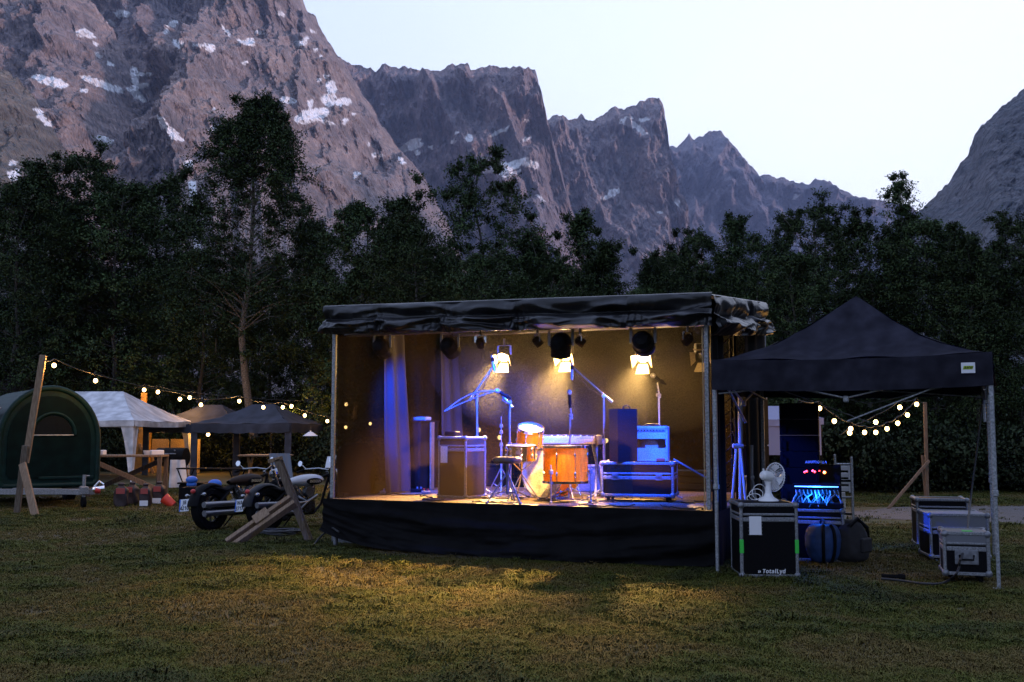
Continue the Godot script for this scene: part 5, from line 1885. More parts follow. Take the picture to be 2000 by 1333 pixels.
func make_tent_things() -> void:
	# the big case in front, with its print
	var q := on(1507, 1130)
	var s := -q.z / FOCAL
	var w := 112.0 * s
	var h := at(1507, 984, -q.z).y
	var t := flight_case("flight_case", "tall black flight case lettered at its foot, carrying the desk fan", w, h, 0.52, turned(q + Vector3(0, 0, -0.27), -2.0), {"lid": 0.125, "latches": false, "paper": [-w * 0.235, h * 0.70, 0.115, 0.175]})
	lettering(t, "lettering", "\u00bb TotalLyd", 0.040, Transform3D(Basis.IDENTITY, Vector3(0.015, 0.062, 0.26)), m.paper, 0.12)
	for sx: float in [-1.0, 1.0]:
		var g := Shape.new()
		g.box(Vector3(sx * (w / 2 - 0.016), h * 0.42, 0.2455), Vector3(0.036, 0.13, 0.034), 0.004)
		part(t, "green_tape", g, m.green_tape)
	for i in 12:
		var r := Shape.new()
		var a := i % 6
		r.ball(Vector3(-w * 0.235 + (-0.066 if i < 6 else 0.066), h * 0.70 - 0.085 + a * 0.034, 0.253), Vector3(0.004, 0.004, 0.003), 6, 4)
		part(t, "rivet", r, m.steel)
	# desk fan
	var f := q + Vector3(0.055, h + 0.002, -0.27)
	t = thing("desk_fan", "white desk fan with wire cage standing on the lettered flight case", "fan", turned(f, 0))
	var b := Shape.new()
	b.lathe([Vector2(0, 0), Vector2(0.095, 0), Vector2(0.10, 0.008), Vector2(0.085, 0.022), Vector2(0.05, 0.045), Vector2(0.032, 0.08), Vector2(0.026, 0.15), Vector2(0.03, 0.19), Vector2(0, 0.20)], 24)
	part(t, "base", b, m.white)
	var head := Basis(Vector3.UP, deg_to_rad(-62)) * Basis(Vector3.RIGHT, deg_to_rad(-8))
	var hc := Vector3(0.0, 0.245, 0.0)
	var mo := Shape.new()
	mo.x = Transform3D(head * Basis(Vector3.RIGHT, -PI / 2), hc)
	mo.lathe([Vector2(0, -0.085), Vector2(0.03, -0.082), Vector2(0.046, -0.06), Vector2(0.05, -0.01), Vector2(0.045, 0.035), Vector2(0.02, 0.045), Vector2(0, 0.045)], 20)
	part(t, "motor", mo, m.white)
	var kn := Shape.new()
	kn.rod(hc + Vector3(-0.04, 0.045, 0.0), hc + Vector3(-0.045, 0.075, 0.0), 0.008)
	part(t, "knob", kn, m.white)
	var cg := Shape.new()
	var cz := head * Vector3(0, 0, -1)
	var cc := hc + cz * 0.085
	cg.torus(cc, cz, 0.140, 0.005, 32, 6)
	for i in 30:
		var a := TAU * i / 30.0
		var d := head * Vector3(cos(a), sin(a), 0)
		for sgn: float in [-1.0, 1.0]:
			cg.tube([cc + cz * sgn * 0.045 + d * 0.02, cc + cz * sgn * 0.045 + d * 0.09, cc + cz * sgn * 0.022 + d * 0.13, cc + d * 0.14], 0.0018, 4)
	cg.torus(cc + cz * 0.045, cz, 0.045, 0.003, 20, 5)
	cg.torus(cc - cz * 0.045, cz, 0.055, 0.003, 20, 5)
	part(t, "cage", cg, m.white)
	m.fan_blade = mat(0.55, 0.56, 0.58, 0.3)
	for i in 4:
		var bl := Shape.new()
		bl.x = Transform3D(head * Basis(Vector3.BACK, TAU * i / 4.0) * Basis(Vector3.RIGHT, 0.0), cc)
		bl.sheet(8, 8, func(u: float, v: float):
			var r := lerpf(0.02, 0.125, v)
			var a := (u - 0.5) * 1.25 * (0.5 + 0.6 * v)
			return Vector3(r * sin(a), r * cos(a), (u - 0.5) * 0.045))
		part(t, "blade", bl, m.fan_blade)
	var fl := Shape.new()
	var pts := []
	for i in 40:
		var a := i * 0.42
		pts.append(Vector3(-0.075 + 0.06 * cos(a) - 0.002 * i, 0.10 + 0.075 * sin(a) * (1.0 - i / 60.0) - i * 0.0018, -0.05 + 0.012 * sin(a * 0.5) + 0.001 * i))
	fl.tube(pts, 0.004, 6)
	part(t, "cord", fl, m.white)
	# jerrycan
	q = on(1421, 1093)
	s = -q.z / FOCAL
	w = 36.0 * s
	h = at(1421, 1052, -q.z).y
	t = thing("jerrycan", "white plastic water can beside the tent leg", "jerrycan", turned(q + Vector3(0, 0, -0.06), -6))
	var j := Shape.new()
	j.box(Vector3(0, h / 2, 0), Vector3(w, h, 0.12), 0.03)
	part(t, "body", j, m.white)
	var nk := Shape.new()
	nk.rod(Vector3(-0.005, h - 0.01, 0), Vector3(-0.005, h + 0.02, 0), 0.055, 0.05, 16)
	nk.rod(Vector3(0.0, h + 0.02, 0), Vector3(0.0, h + 0.035, 0), 0.045, 0.042, 16)
	part(t, "cap", nk, m.white)
	# mixing desk on a flight case at the back of the tent
	q = on(1597, 1098)
	var d := -q.z + 0.25
	s = d / FOCAL
	var base := Vector3((1590 - 1000) * s, 0, -d)
	var ch := at(1590, 992, d).y
	flight_case("flight_case", "dark flight case under the mixing desk, behind the blue rucksack", 100 * s, ch, 0.5, turned(base, -18), {"lid": 0.11, "latches": false})
	t = thing("mixing_desk", "dark mixing desk with blue-lit cables hanging from it and red lights above", "mixing desk", turned(base + Vector3(0, ch + 0.002, 0), -18))
	var ds := Shape.new()
	ds.box(Vector3(0, 0.03, 0), Vector3(0.56, 0.06, 0.4), 0.01)
	ds.box(Vector3(0, 0.26, -0.17), Vector3(0.52, 0.40, 0.06), 0.01)
	part(t, "body", ds, m.black)
	var y0 := at(1590, 957, d).y - ch
	var strip := Shape.new()
	strip.box(Vector3(0.0, y0 + 0.035, 0.06), Vector3(0.46, 0.012, 0.02), 0.004)
	part(t, "desk_lamp_strip", strip, m.blue_lens)
	var ol := OmniLight3D.new()
	ol.name = "desk_lamp_light"
	ol.light_color = Color(0.08, 0.42, 1.0)
	ol.light_energy = 0.30
	ol.omni_range = 20.0
	ol.omni_attenuation = 2.0
	ol.light_size = 0.05
	ol.shadow_enabled = true
	ol.position = Vector3(0.0, y0 + 0.0, 0.10)
	t.add_child(ol, true)
	var hood := Shape.new()
	hood.box(Vector3(0.0, y0 + 0.052, 0.02), Vector3(0.50, 0.02, 0.20), 0.006)
	part(t, "hood", hood, m.black)
	rng.seed = 64
	for i in 34:
		var cb := Shape.new()
		var x := -0.22 + 0.44 * i / 33.0
		var z := 0.0 + rng.randf_range(-0.05, 0.05)
		var x2 := x + rng.randf_range(-0.10, 0.10)
		var low := rng.randf_range(0.0, 0.05)
		cb.tube([Vector3(x, y0 - 0.01, z - 0.04), Vector3(x + 0.01, y0 - 0.05, z + 0.02), Vector3(lerpf(x, x2, 0.5), lerpf(y0, low, 0.55), z + 0.10), Vector3(x2, low + 0.01, z + 0.12 + rng.randf_range(0, 0.08))], 0.006, 5)
		part(t, "cable", cb, m.vinyl if i % 3 == 0 else m.cable)
	m.rack = mat(0.004, 0.004, 0.005, 0.7)
	m.rack.metallic_specular = 0.08
	# amplifier rack: a tower of black units over the desk
	var rx := (1576 - 1000) * s
	t = thing("equipment_rack", "tall black rack tower with a lit name strip and red lights under the tent", "rack", turned(Vector3(rx, 0, -d - 0.32), -18))
	var rw := 74.0 * s
	var rtop := at(1576, 787, d).y
	for i in 6:
		var u := Shape.new()
		var ya := lerpf(0.62, rtop, i / 6.0)
		var yb := lerpf(0.62, rtop, (i + 1) / 6.0)
		u.box(Vector3(0, (ya + yb) / 2, 0), Vector3(rw, yb - ya - 0.004, 0.40), 0.004)
		part(t, "rack_unit", u, m.rack)
		for sx: float in [-1.0, 1.0]:
			var hd := Shape.new()
			hd.tube([Vector3(sx * rw * 0.44, ya + 0.04, 0.2), Vector3(sx * rw * 0.44, ya + 0.045, 0.225), Vector3(sx * rw * 0.44, yb - 0.045, 0.225), Vector3(sx * rw * 0.44, yb - 0.04, 0.2)], 0.006, 6)
			part(t, "handle", hd, m.rack)
	var lg := Shape.new()
	lg.box(Vector3(0, 0.31, 0), Vector3(rw, 0.60, 0.40), 0.008)
	part(t, "base_cabinet", lg, m.rack)
	m.red_led = glow(1.0, 0.03, 0.03, 5.0)
	m.orange_led = glow(1.0, 0.22, 0.02, 5.0)
	var inv := t.transform.affine_inverse()
	var leds := [[1592, 922, 0.012], [1572, 923, 0.010], [1576, 921, 0.012], [1588, 920, 0.012], [1601, 920, 0.008], [1611, 923, 0.017]]
	for i in leds.size():
		var e := Shape.new()
		var p: Vector3 = inv * at(leds[i][0], leds[i][1], d + 0.1)
		p.z = 0.204
		e.ball(p, Vector3(leds[i][2], leds[i][2], 0.006), 8, 6)
		part(t, "led_light", e, m.orange_led if i == 5 else m.red_led)
	var st := inv * at(1594, 903, d + 0.1)
	var ns := Shape.new()
	ns.box(Vector3(st.x, st.y, 0.204), Vector3(0.24, 0.036, 0.006), 0.002)
	part(t, "name_strip", ns, m.rack)
	lettering(t, "name_lettering", "AUUTTORLA", 0.030, Transform3D(Basis.IDENTITY, Vector3(st.x, st.y, 0.208)), m.strip_glow, 0.1)
	# a second cabinet and a lamp bar behind, left of the rack
	t = thing("speaker_stack", "black cabinet at the stage corner behind the tent, left of the rack", "speaker", turned(Vector3((1472 - 1000) * 13.2 / FOCAL, 0, -13.2), -24))
	for i in 3:
		var cb := Shape.new()
		cb.box(Vector3(0, 0.3 + 0.6 * i, 0), Vector3(0.30, 0.585, 0.36), 0.01)
		part(t, "cabinet", cb, m.rack)
	# two uprights with rungs
	var lq := Vector3((1627 - 1000) * 12.6 / FOCAL, 0, -12.6)
	t = thing("step_ladder", "narrow aluminium ladder lit lilac, right of the mixing desk", "ladder", turned(lq, -10))
	var lw := 31.0 * 12.6 / FOCAL
	var tall := at(1627, 888, 12.6).y
	for k in 2:
		var u := Shape.new()
		u.beam(Vector3(k * lw, 0, 0), Vector3(k * lw, tall - 0.03 * k, 0), 0.03, 0.05, Vector3.BACK)
		part(t, "upright", u, m.aluminium)
	for i in 5:
		var u := Shape.new()
		u.rod(Vector3(0, 0.18 + i * 0.20, 0), Vector3(lw, 0.18 + i * 0.20, 0), 0.014)
		part(t, "rung", u, m.black if i % 2 else m.aluminium)
	var bq := Vector3((1641 - 1000) * 12.8 / FOCAL, at(1641, 962, 12.8).y, -12.8)
	var bt := thing("plastic_crate", "pale slatted plastic crate on a post behind the ladder", "crate", turned(bq, -10))
	var post := Shape.new()
	post.box(Vector3(0, -bq.y / 2, 0), Vector3(0.05, bq.y, 0.05))
	part(bt, "post", post, m.white)
	var hh := at(1641, 908, 12.8).y - bq.y
	for i in 4:
		var u := Shape.new()
		var y := hh * (i + 0.5) / 4.0
		for sz: float in [-1.0, 1.0]:
			u.box(Vector3(0, y, sz * 0.07), Vector3(0.15, hh / 4.0 * 0.6, 0.006), 0.002)
		for sx: float in [-1.0, 1.0]:
			u.box(Vector3(sx * 0.078, y, 0), Vector3(0.006, hh / 4.0 * 0.6, 0.14), 0.002)
		part(bt, "slat", u, m.white)
	for sx: float in [-1.0, 1.0]:
		var u := Shape.new()
		u.box(Vector3(sx * 0.07, hh / 2, 0.076), Vector3(0.02, hh, 0.006), 0.002)
		part(bt, "corner", u, m.white)
	# bags
	q = on(1618, 1104)
	s = -q.z / FOCAL
	_bag("rucksack", "royal blue rucksack leaning behind the lettered flight case", q + Vector3(0, 0, -0.16), 72 * s, at(1618, 1026, -q.z).y, 0.34, m.blue_bag, 12, true)
	q = on(1672, 1102)
	s = -q.z / FOCAL
	_bag("duffel_bag", "large dark duffel bag slumped beside the blue rucksack", q + Vector3(0, 0, -0.2), 84 * s, at(1668, 1018, -q.z).y, 0.46, m.duffel, 40, false)
	# the three cases at the right leg
	q = on(1868, 1098)
	d = -q.z + 0.3
	s = d / FOCAL
	flight_case("flight_case", "wide grey-edged flight case behind the small case at the right tent leg", 108 * s, at(1868, 1002, d).y - 0.02, 0.52, turned(q + Vector3(0.10, 0, -0.28), -9), {"lid": 0.17, "latches": true, "feet": 0.03, "grey_lid": "case_grey"})
	q = on(1855, 1070)
	d = -q.z
	flight_case("flight_case", "low dark flight case at the back, its top showing above the wide grey one", 96 * d / FOCAL, at(1855, 975, d).y, 0.45, turned(q + Vector3(0, 0, -0.25), -14), {"lid": 0.12, "latches": false})
	q = on(1892, 1142)
	d = -q.z
	s = d / FOCAL
	w = 84 * s
	h = at(1892, 1040, d).y
	t = flight_case("flight_case", "small flight case on castors with green tape on its lid, beside the right tent leg", w, h - 0.075, 0.40, turned(q + Vector3(0.06, 0, -0.2), -18), {"lid": 0.125, "latches": false, "feet": 0.075, "handle": true, "grey_lid": "case_grey"})
	var gt := Shape.new()
	gt.box(Vector3(0.02, h + 0.001, 0.10), Vector3(0.09, 0.003, 0.10), 0.001)
	part(t, "green_tape", gt, m.green_tape)
	# cable that hangs from the tent frame to the small case and over the grass
	var hang := []
	for p in [[1921, 782, 10.75], [1912, 850, 10.75], [1905, 910, 10.75], [1897, 970, 10.7], [1893, 1010, 10.35], [1889, 1050, 9.95], [1880, 1086, 9.42], [1875, 1098, 9.38], [1874, 1108, 9.4], [1868, 1122, 9.35]]:
		hang.append(at(p[0], p[1], p[2]))
	for p in [[1858, 1131], [1840, 1140], [1815, 1141], [1790, 1139], [1770, 1136], [1745, 1133], [1722, 1131]]:
		hang.append(on(p[0], p[1], 0.035))
	var cv := Curve3D.new()
	for i in hang.size():
		var tan: Vector3 = (hang[mini(i + 1, hang.size() - 1)] - hang[maxi(i - 1, 0)]) / 6.0
		cv.add_point(hang[i], -tan, tan)
	var hs := Shape.new()
	hs.tube(Array(cv.tessellate(4, 3)), 0.011, 7)
	solo("power_cable", "black power cable hanging from the tent frame over the small case to the grass", "cable", hs, m.cable, Transform3D())
	var cone := Shape.new()
	cone.rod(Vector3(0, 0.03, 0), Vector3(0.14, 0.03, 0.05), 0.024, 0.024, 10)
	cone.rod(Vector3(0.14, 0.03, 0.05), Vector3(0.2, 0.03, 0.07), 0.034, 0.03, 10)
	solo("cable_plug", "black plug at the end of the cable on the grass", "plug", cone, m.rubber, turned(on(1722, 1133)))
	# wooden post with its stay
	q = on(1812, 992)
	d = -q.z
	t = thing("wooden_post", "thin wooden post with a slanting stay, holding the bulb string right of the rack", "post", turned(q))
	var pw := Shape.new()
	pw.beam(Vector3.ZERO, at(1807, 786, d) - q, 0.055, 0.055)
	part(t, "post", pw, m.old_wood)
	var ps := Shape.new()
	ps.beam(on(1735, 995) - q, at(1813, 900, d) + Vector3(0, 0, 0.05) - q, 0.05, 0.04, Vector3.BACK)
	part(t, "stay", ps, m.old_wood)
	var pc := Shape.new()
	pc.beam(at(1804, 890, d) + Vector3(0, 0, -0.05) - q, at(1810, 970, d) + Vector3(0, 0, -0.05) - q, 0.05, 0.03)
	part(t, "splint", pc, m.old_wood)

func _bag(called: String, label: String, p: Vector3, w: float, h: float, dp: float, look: Material, yaw: float, straps: bool) -> void:
	var t := thing(called, label, "bag", turned(p, yaw))
	var f := FastNoiseLite.new()
	f.seed = int(w * 100)
	f.frequency = 2.2
	var s := Shape.new()
	s.sheet(40, 26, func(u: float, v: float):
		var a := -u * TAU
		var r := pow(sin(clampf(v, 0.0, 1.0) * PI), 0.42)
		if straps:
			r *= 1.0 - 0.18 * v * v
		else:
			r *= 1.12 - 0.5 * (1.0 - v)
		var y := h * (0.5 + 0.5 * cos(v * PI))
		var n := 1.0 + 0.07 * f.get_noise_3d(cos(a) * 1.4, v * 2.0, sin(a) * 1.4) + 0.02 * f.get_noise_3d(cos(a) * 6.0, v * 7.0, sin(a) * 6.0)
		return Vector3(cos(a) * w / 2 * r * n, y, sin(a) * dp / 2 * r * n))
	part(t, "body", s, look)
	var k := Shape.new()
	if straps:
		for x: float in [-0.22, 0.12]:
			var pts := []
			for i in 12:
				var v := 0.1 + 0.8 * i / 11.0
				var y := h * (0.5 + 0.5 * cos(v * PI))
				var r := pow(sin(v * PI), 0.42) * (1.0 - 0.18 * v * v)
				pts.append(Vector3(x * w * r, y, dp / 2 * r * sqrt(maxf(0.1, 1.0 - x * x * 4.0)) + 0.012))
			k.tube(pts, 0.018, 6)
		part(t, "strap", k, m.black)
		var hd := Shape.new()
		hd.torus(Vector3(0, h - 0.01, 0), Vector3.RIGHT, 0.05, 0.012, 12, 6)
		part(t, "handle", hd, m.blue_bag)
	else:
		k.tube([Vector3(-w * 0.30, h * 0.86, dp * 0.20), Vector3(0.0, h * 1.03, dp * 0.22), Vector3(w * 0.32, h * 0.80, dp * 0.28), Vector3(w * 0.50, h * 0.45, dp * 0.2)], 0.022, 6)
		part(t, "strap", k, m.black)
		var pk := Shape.new()
		pk.box(Vector3(0.0, h * 0.42, dp * 0.43), Vector3(w * 0.4, h * 0.34, 0.05), 0.02)
		part(t, "pocket", pk, look)

# ---------------------------------------------------------------- bulbs on strings
func bulb_string(label: String, pts: Array, d_of: Callable, energy: float, r: float, ends: Array) -> void:
	# pts: pixels of the bulbs from left to right; the cable sags between them
	var o := thing("bulb_string", label, "string lights", Transform3D(), "strings of warm bulbs")
	var line := []
	for e in ends.slice(0, 1):
		line.append(at(e[0], e[1], e[2]))
	var knots := []
	for p in pts:
		var b := at(p[0], p[1], d_of.call(p[0]))
		knots.append(b + Vector3.UP * r * 3.2)
		var s := Shape.new()
		s.ball(b, Vector3(r, r * 1.15, r), 16, 12)
		part(o, "bulb", s, m.bulb)
		var k := Shape.new()
		k.rod(b + Vector3.UP * r * 0.9, b + Vector3.UP * r * 3.2, r * 0.5, r * 0.4, 8)
		part(o, "socket", k, m.rubber)
		var l := OmniLight3D.new()
		l.name = "bulb_light"
		l.light_color = Color(1.0, 0.72, 0.38)
		l.light_energy = energy
		l.omni_range = 30.0
		l.omni_attenuation = 2.0
		l.light_size = r * 0.8
		l.shadow_enabled = true
		l.position = b
		o.add_child(l, true)
	line.append_array(knots)
	for e in ends.slice(1):
		line.append(at(e[0], e[1], e[2]))
	var all := []
	for i in line.size() - 1:
		for k in 5:
			var t := k / 5.0
			all.append(line[i].lerp(line[i + 1], t) + Vector3.DOWN * 0.03 * sin(PI * t))
	all.append(line[-1])
	var c := Shape.new()
	c.tube(all, 0.008, 5)
	part(o, "cable", c, m.cable)

func make_bulbs() -> void:
	bulb_string("long string of warm bulbs sagging from the leaning post over the gazebos to the stage", [[105, 714], [186, 744], [351, 780], [392, 791], [467, 784], [514, 796], [552, 796], [595, 812], [639, 823], [675, 835], [723, 828], [765, 823]], func(x: float): return 17.4 + 0.012 * (x - 80.0), 0.4, 0.036, [[86, 704, 17.3], [800, 815, 26.0]])
	bulb_string("second string of bulbs hung between the two grey gazebo roofs", [[281, 762], [308, 766], [370, 777], [569, 794], [676, 790]], func(x: float): return 32.4, 0.6, 0.055, [[262, 758, 32.0], [720, 800, 32.4]])
	bulb_string("short string of two bulbs under the eaves of the grey gazebo", [[377, 845], [406, 849]], func(x: float): return 32.5, 0.9, 0.055, [[350, 838, 32.5], [440, 845, 32.5]])
	bulb_string("string of bulbs seen through the stage net at the height of the keyboard", [[935, 840], [976, 855], [1184, 861]], func(x: float): return 17.5, 0.12, 0.036, [[880, 830, 17.5], [1250, 855, 17.5]])
	bulb_string("string of bulbs drooping from the rack to the thin wooden post", [[1601, 798], [1630, 823], [1662, 838], [1689, 845], [1711, 845], [1733, 838], [1754, 827], [1773, 811], [1791, 790]], func(x: float): return 16.0 + (x - 1600) * 0.008, 0.06, 0.034, [[1560, 782, 15.6], [1806, 788, 18.1]])
	bulb_string("loose string of three bulbs above the drooping curve under the tent", [[1660, 846], [1711, 825], [1758, 796]], func(x: float): return 19.0, 0.06, 0.04, [[1640, 850, 19.0], [1790, 780, 19.0]])

# ---------------------------------------------------------------- left side of the meadow
func plank_post(label: String, foot: Array, tip: Array, stay: Array, lower: Array) -> Node3D:
	var q := on(foot[0], foot[1])
	var t := thing("prop_post", label, "post", turned(q), "posts knocked together from planks")
	var d := -q.z
	var a := Shape.new()
	a.beam(at(lower[0], lower[1], d) - q, at(tip[0], tip[1], d + 0.15) - q, 0.11, 0.05, Vector3.BACK)
	part(t, "upper_plank", a, m.wood)
	var b := Shape.new()
	b.beam(Vector3.ZERO, at(lower[0] + 5, lower[1] - 34, d) + Vector3(-0.02, 0, 0.05) - q, 0.10, 0.045, Vector3.BACK)
	part(t, "lower_plank", b, m.old_wood)
	var c := Shape.new()
	var s0 := on(stay[0], stay[1])
	c.beam(s0 - q, at(stay[2], stay[3], d) + Vector3(0.0, 0, 0.09) - q, 0.12, 0.05, Vector3.BACK)
	part(t, "stay", c, m.wood)
	return t

func make_left() -> void:
	# leaning post in front of the trailer
	plank_post("leaning plank post holding the bulb string in front of the green trailer", [32, 1003], [84, 694], [68, 1008, 48, 906], [49, 905])
	# the post-foot contraption at the stage corner
	var q := on(603, 1060)
	var d := -q.z
	var t := thing("prop_post", "dark wooden post with a pale plank ramp at the left corner of the stage", "post", turned(q), "posts knocked together from planks")
	var a := Shape.new()
	a.beam(Vector3.ZERO, at(541, 898, d) - q, 0.075, 0.06, Vector3.BACK)
	a.beam(Vector3(0.03, 0, -0.05), at(547, 900, d) + Vector3(0, 0, -0.05) - q, 0.05, 0.03, Vector3.BACK)
	part(t, "upright", a, m.old_wood)
	var head := Shape.new()
	head.beam(at(524, 902, d) - q, at(551, 895, d) - q, 0.05, 0.06, Vector3.BACK)
	part(t, "head_block", head, m.wood)
	var r0 := on(448, 1063)
	var r1 := at(573, 976, d)
	for k in 2:
		var c := Shape.new()
		var o := Vector3(-0.03 + 0.065 * k, -0.06 * k + 0.02, 0.06 * k)
		c.beam(r0 + o - q, r1 + o - q, 0.055, 0.10, Vector3(0.4, 1, 0.6))
		part(t, "ramp_plank", c, m.wood)
	var bl := Shape.new()
	var mid := r0.lerp(r1, 0.5) + Vector3(0.0, 0.07, 0.04)
	var dir := (r1 - r0).normalized()
	bl.beam(mid - dir * 0.10 - q, mid + dir * 0.10 - q, 0.14, 0.045, Vector3(0.4, 1, 0.6))
	part(t, "block", bl, m.wood)
	# loose cables on the grass and a concrete foot at the stage corner
	rng.seed = 5
	var pts := []
	var c0 := on(548, 1048)
	var cdir := 0.0
	for i in 90:
		var r := 0.16 + 0.06 * sin(i * 0.37)
		pts.append(c0 + Vector3(cos(i * 0.55) * r * 1.5 + rng.randfn() * 0.012, 0.03 + 0.05 * absf(sin(i * 0.31)) + 0.001 * (i % 7), sin(i * 0.55) * r))
	var cs := Shape.new()
	cs.tube(pts, 0.008, 5)
	solo("coiled_cable", "tangled black cable heap on the grass under the plank ramp", "cable", cs, m.cable, Transform3D())
	var w := Shape.new()
	var wire := []
	for p in [[612, 1066, 0.02], [625, 1050, 0.08], [640, 1036, 0.20], [650, 1032, 0.24], [662, 1040, 0.2]]:
		wire.append(on(p[0], p[1], p[2]))
	w.tube(wire, 0.012, 6)
	solo("feed_cable", "thick cable running from the grass up under the left end of the skirt", "cable", w, m.cable, Transform3D())
	q = on(668, 1063)
	var cb := Shape.new()
	cb.box(Vector3(0, 0.09, -0.1), Vector3(0.30, 0.18, 0.22), 0.012)
	solo("concrete_block", "pale block at the left foot of the stage skirt", "block", cb, m.concrete, turned(q, -20))
	_trailer()
	_gazebos()
	_camp()
	motorcycle("motorcycle", "black and bronze motorcycle nearest the tub, seen from behind", Vector3(-4.20, 0, -14.45), -29.0, m.bike_bronze, m.bike_black, 0)
	motorcycle("motorcycle", "black and white motorcycle beside the stage, nearer the plank ramp", Vector3(-3.40, 0, -14.35), -38.0, m.bike_white, m.bike_white_fender, 1)

func _trailer() -> void:
	var q := on(101, 990)
	var d := -q.z
	var s := d / FOCAL
	var w := 182.0 * s
	var low := at(101, 950, d).y
	var top := at(101, 757, d).y
	var t := thing("round_top_trailer", "dark green round-topped trailer at the left edge, drawbar to the right", "trailer", turned(Vector3((101 - 1000) * s, 0, -d), 36))
	var hw := w / 2
	var outline := PackedVector2Array()
	outline.append(Vector2(-hw + 0.08, low))
	outline.append(Vector2(hw - 0.08, low))
	outline.append(Vector2(hw, low + 0.10))
	var spring := low + (top - low) * 0.45
	for i in 25:
		var a := PI * i / 24.0
		outline.append(Vector2(hw * cos(a) * (1.0 if i > 0 and i < 24 else 1.0), spring + (top - spring) * sin(a)))
	outline.append(Vector2(-hw, low + 0.10))
	var b := Shape.new()
	b.x = Transform3D(Basis.IDENTITY, Vector3(0, 0, -1.5))
	b.slab(outline, 3.0)
	part(t, "shell", b, m.green_shell)
	# raised rim and recessed panel on the end wall
	var rim := Shape.new()
	var loop := []
	for p in outline:
		loop.append(Vector3(p.x * 0.985, lerpf((low + top) / 2, p.y, 0.985), 0.01))
	loop.append(loop[0])
	rim.tube(loop, 0.05, 8)
	part(t, "edge_rim", rim, m.green_shell)
	var inner := PackedVector2Array()
	for p in outline:
		inner.append(Vector2(p.x * 0.83, lerpf((low + top) / 2 - 0.02, p.y, 0.83)))
	var pn := Shape.new()
	pn.x = Transform3D(Basis.IDENTITY, Vector3(0, 0, 0.006))
	pn.slab(inner, 0.04)
	part(t, "end_panel", pn, m.green_panel)
	var arch := Shape.new()
	var pts := []
	for i in 17:
		var a := PI * i / 16.0
		pts.append(Vector3(0.05 + cos(a) * w * 0.22, spring + 0.12 + sin(a) * 0.40, 0.03))
	arch.tube(pts, 0.03, 6)
	part(t, "arch_moulding", arch, m.green_shell)
	var win := Shape.new()
	var wo := PackedVector2Array()
	for i in 17:
		var a := PI * i / 16.0
		wo.append(Vector2(0.05 + cos(a) * w * 0.19, spring + 0.13 + sin(a) * 0.34))
	win.x = Transform3D(Basis.IDENTITY, Vector3(0, 0, 0.024))
	win.slab(wo, 0.012)
	part(t, "window", win, m.dark_glass)
	var bar := Shape.new()
	bar.box(Vector3(0.06, spring + 0.115, 0.035), Vector3(w * 0.40, 0.022, 0.03), 0.006)
	part(t, "handrail", bar, m.cream)
	var low_bar := Shape.new()
	low_bar.box(Vector3(0.3, low + 0.15, 0.03), Vector3(w * 0.55, 0.05, 0.03), 0.01)
	part(t, "bumper_strip", low_bar, m.green_shell)
	# side hatch propped open at the left
	var ht := Shape.new()
	ht.x = Transform3D(Basis(Vector3.UP, -PI / 2), Vector3(-hw - 0.02, 0, -1.4))
	ht.box(Vector3(0, spring + 0.25, 0.0), Vector3(1.6, 0.8, 0.03), 0.01)
	part(t, "side_hatch", ht, m.green_shell)
	var ag := Shape.new()
	ag.box(Vector3(-hw - 0.08, spring + 0.60, -0.35), Vector3(0.25, 0.05, 0.5), 0.01)
	part(t, "awning_bracket", ag, m.steel)
	# chassis, wheels, drawbar
	var ch := Shape.new()
	for x: float in [-0.6, 0.6]:
		ch.box(Vector3(x, low - 0.05, -1.5), Vector3(0.07, 0.10, 2.9))
	ch.beam(Vector3(-0.6, low - 0.06, 0), Vector3(hw * 0.55, low - 0.09, 0.75), 0.08, 0.10)
	ch.beam(Vector3(0.6, low - 0.06, 0), Vector3(hw * 0.55, low - 0.09, 0.75), 0.08, 0.10)
	ch.beam(Vector3(-0.85, low - 0.07, 0.06), Vector3(hw * 0.75, low - 0.09, 0.72), 0.08, 0.10)
	part(t, "drawbar", ch, m.galvanised)
	var jw := Vector3(hw * 0.52, 0, 0.74)
	var jk := Shape.new()
	jk.rod(jw + Vector3.UP * 0.15, jw + Vector3.UP * (low + 0.22), 0.03)
	jk.box(jw + Vector3.UP * (low - 0.06), Vector3(0.14, 0.14, 0.14), 0.01)
	jk.rod(jw + Vector3.UP * (low + 0.2), jw + Vector3(0.09, low + 0.2, 0.0), 0.012)
	part(t, "jockey_post", jk, m.galvanised)
	var jr := Shape.new()
	jr.rod(jw + Vector3(-0.03, 0.10, 0), jw + Vector3(0.03, 0.10, 0), 0.10, -1, 18)
	part(t, "jockey_wheel", jr, m.rubber)
	var hc := Shape.new()
	hc.rod(Vector3(hw * 0.70, low - 0.05, 0.73), Vector3(hw * 0.92, low - 0.03, 0.80), 0.05, 0.06, 12)
	hc.tube([Vector3(hw * 0.72, low, 0.74), Vector3(hw * 0.82, low + 0.10, 0.76), Vector3(hw * 0.90, low + 0.04, 0.80)], 0.018, 6)
	part(t, "hitch", hc, m.chrome)
	var red := Shape.new()
	red.rod(Vector3(hw * 0.74, low - 0.06, 0.76), Vector3(hw * 0.84, low - 0.07, 0.79), 0.055, -1, 10)
	part(t, "coupling_grip", red, m.red)
	for x: float in [-1.0, 1.0]:
		var wh := Shape.new()
		wh.rod(Vector3(x * (hw - 0.22), 0.27, -1.6), Vector3(x * (hw - 0.05), 0.27, -1.6), 0.27, -1, 24)
		part(t, "wheel", wh, m.rubber)

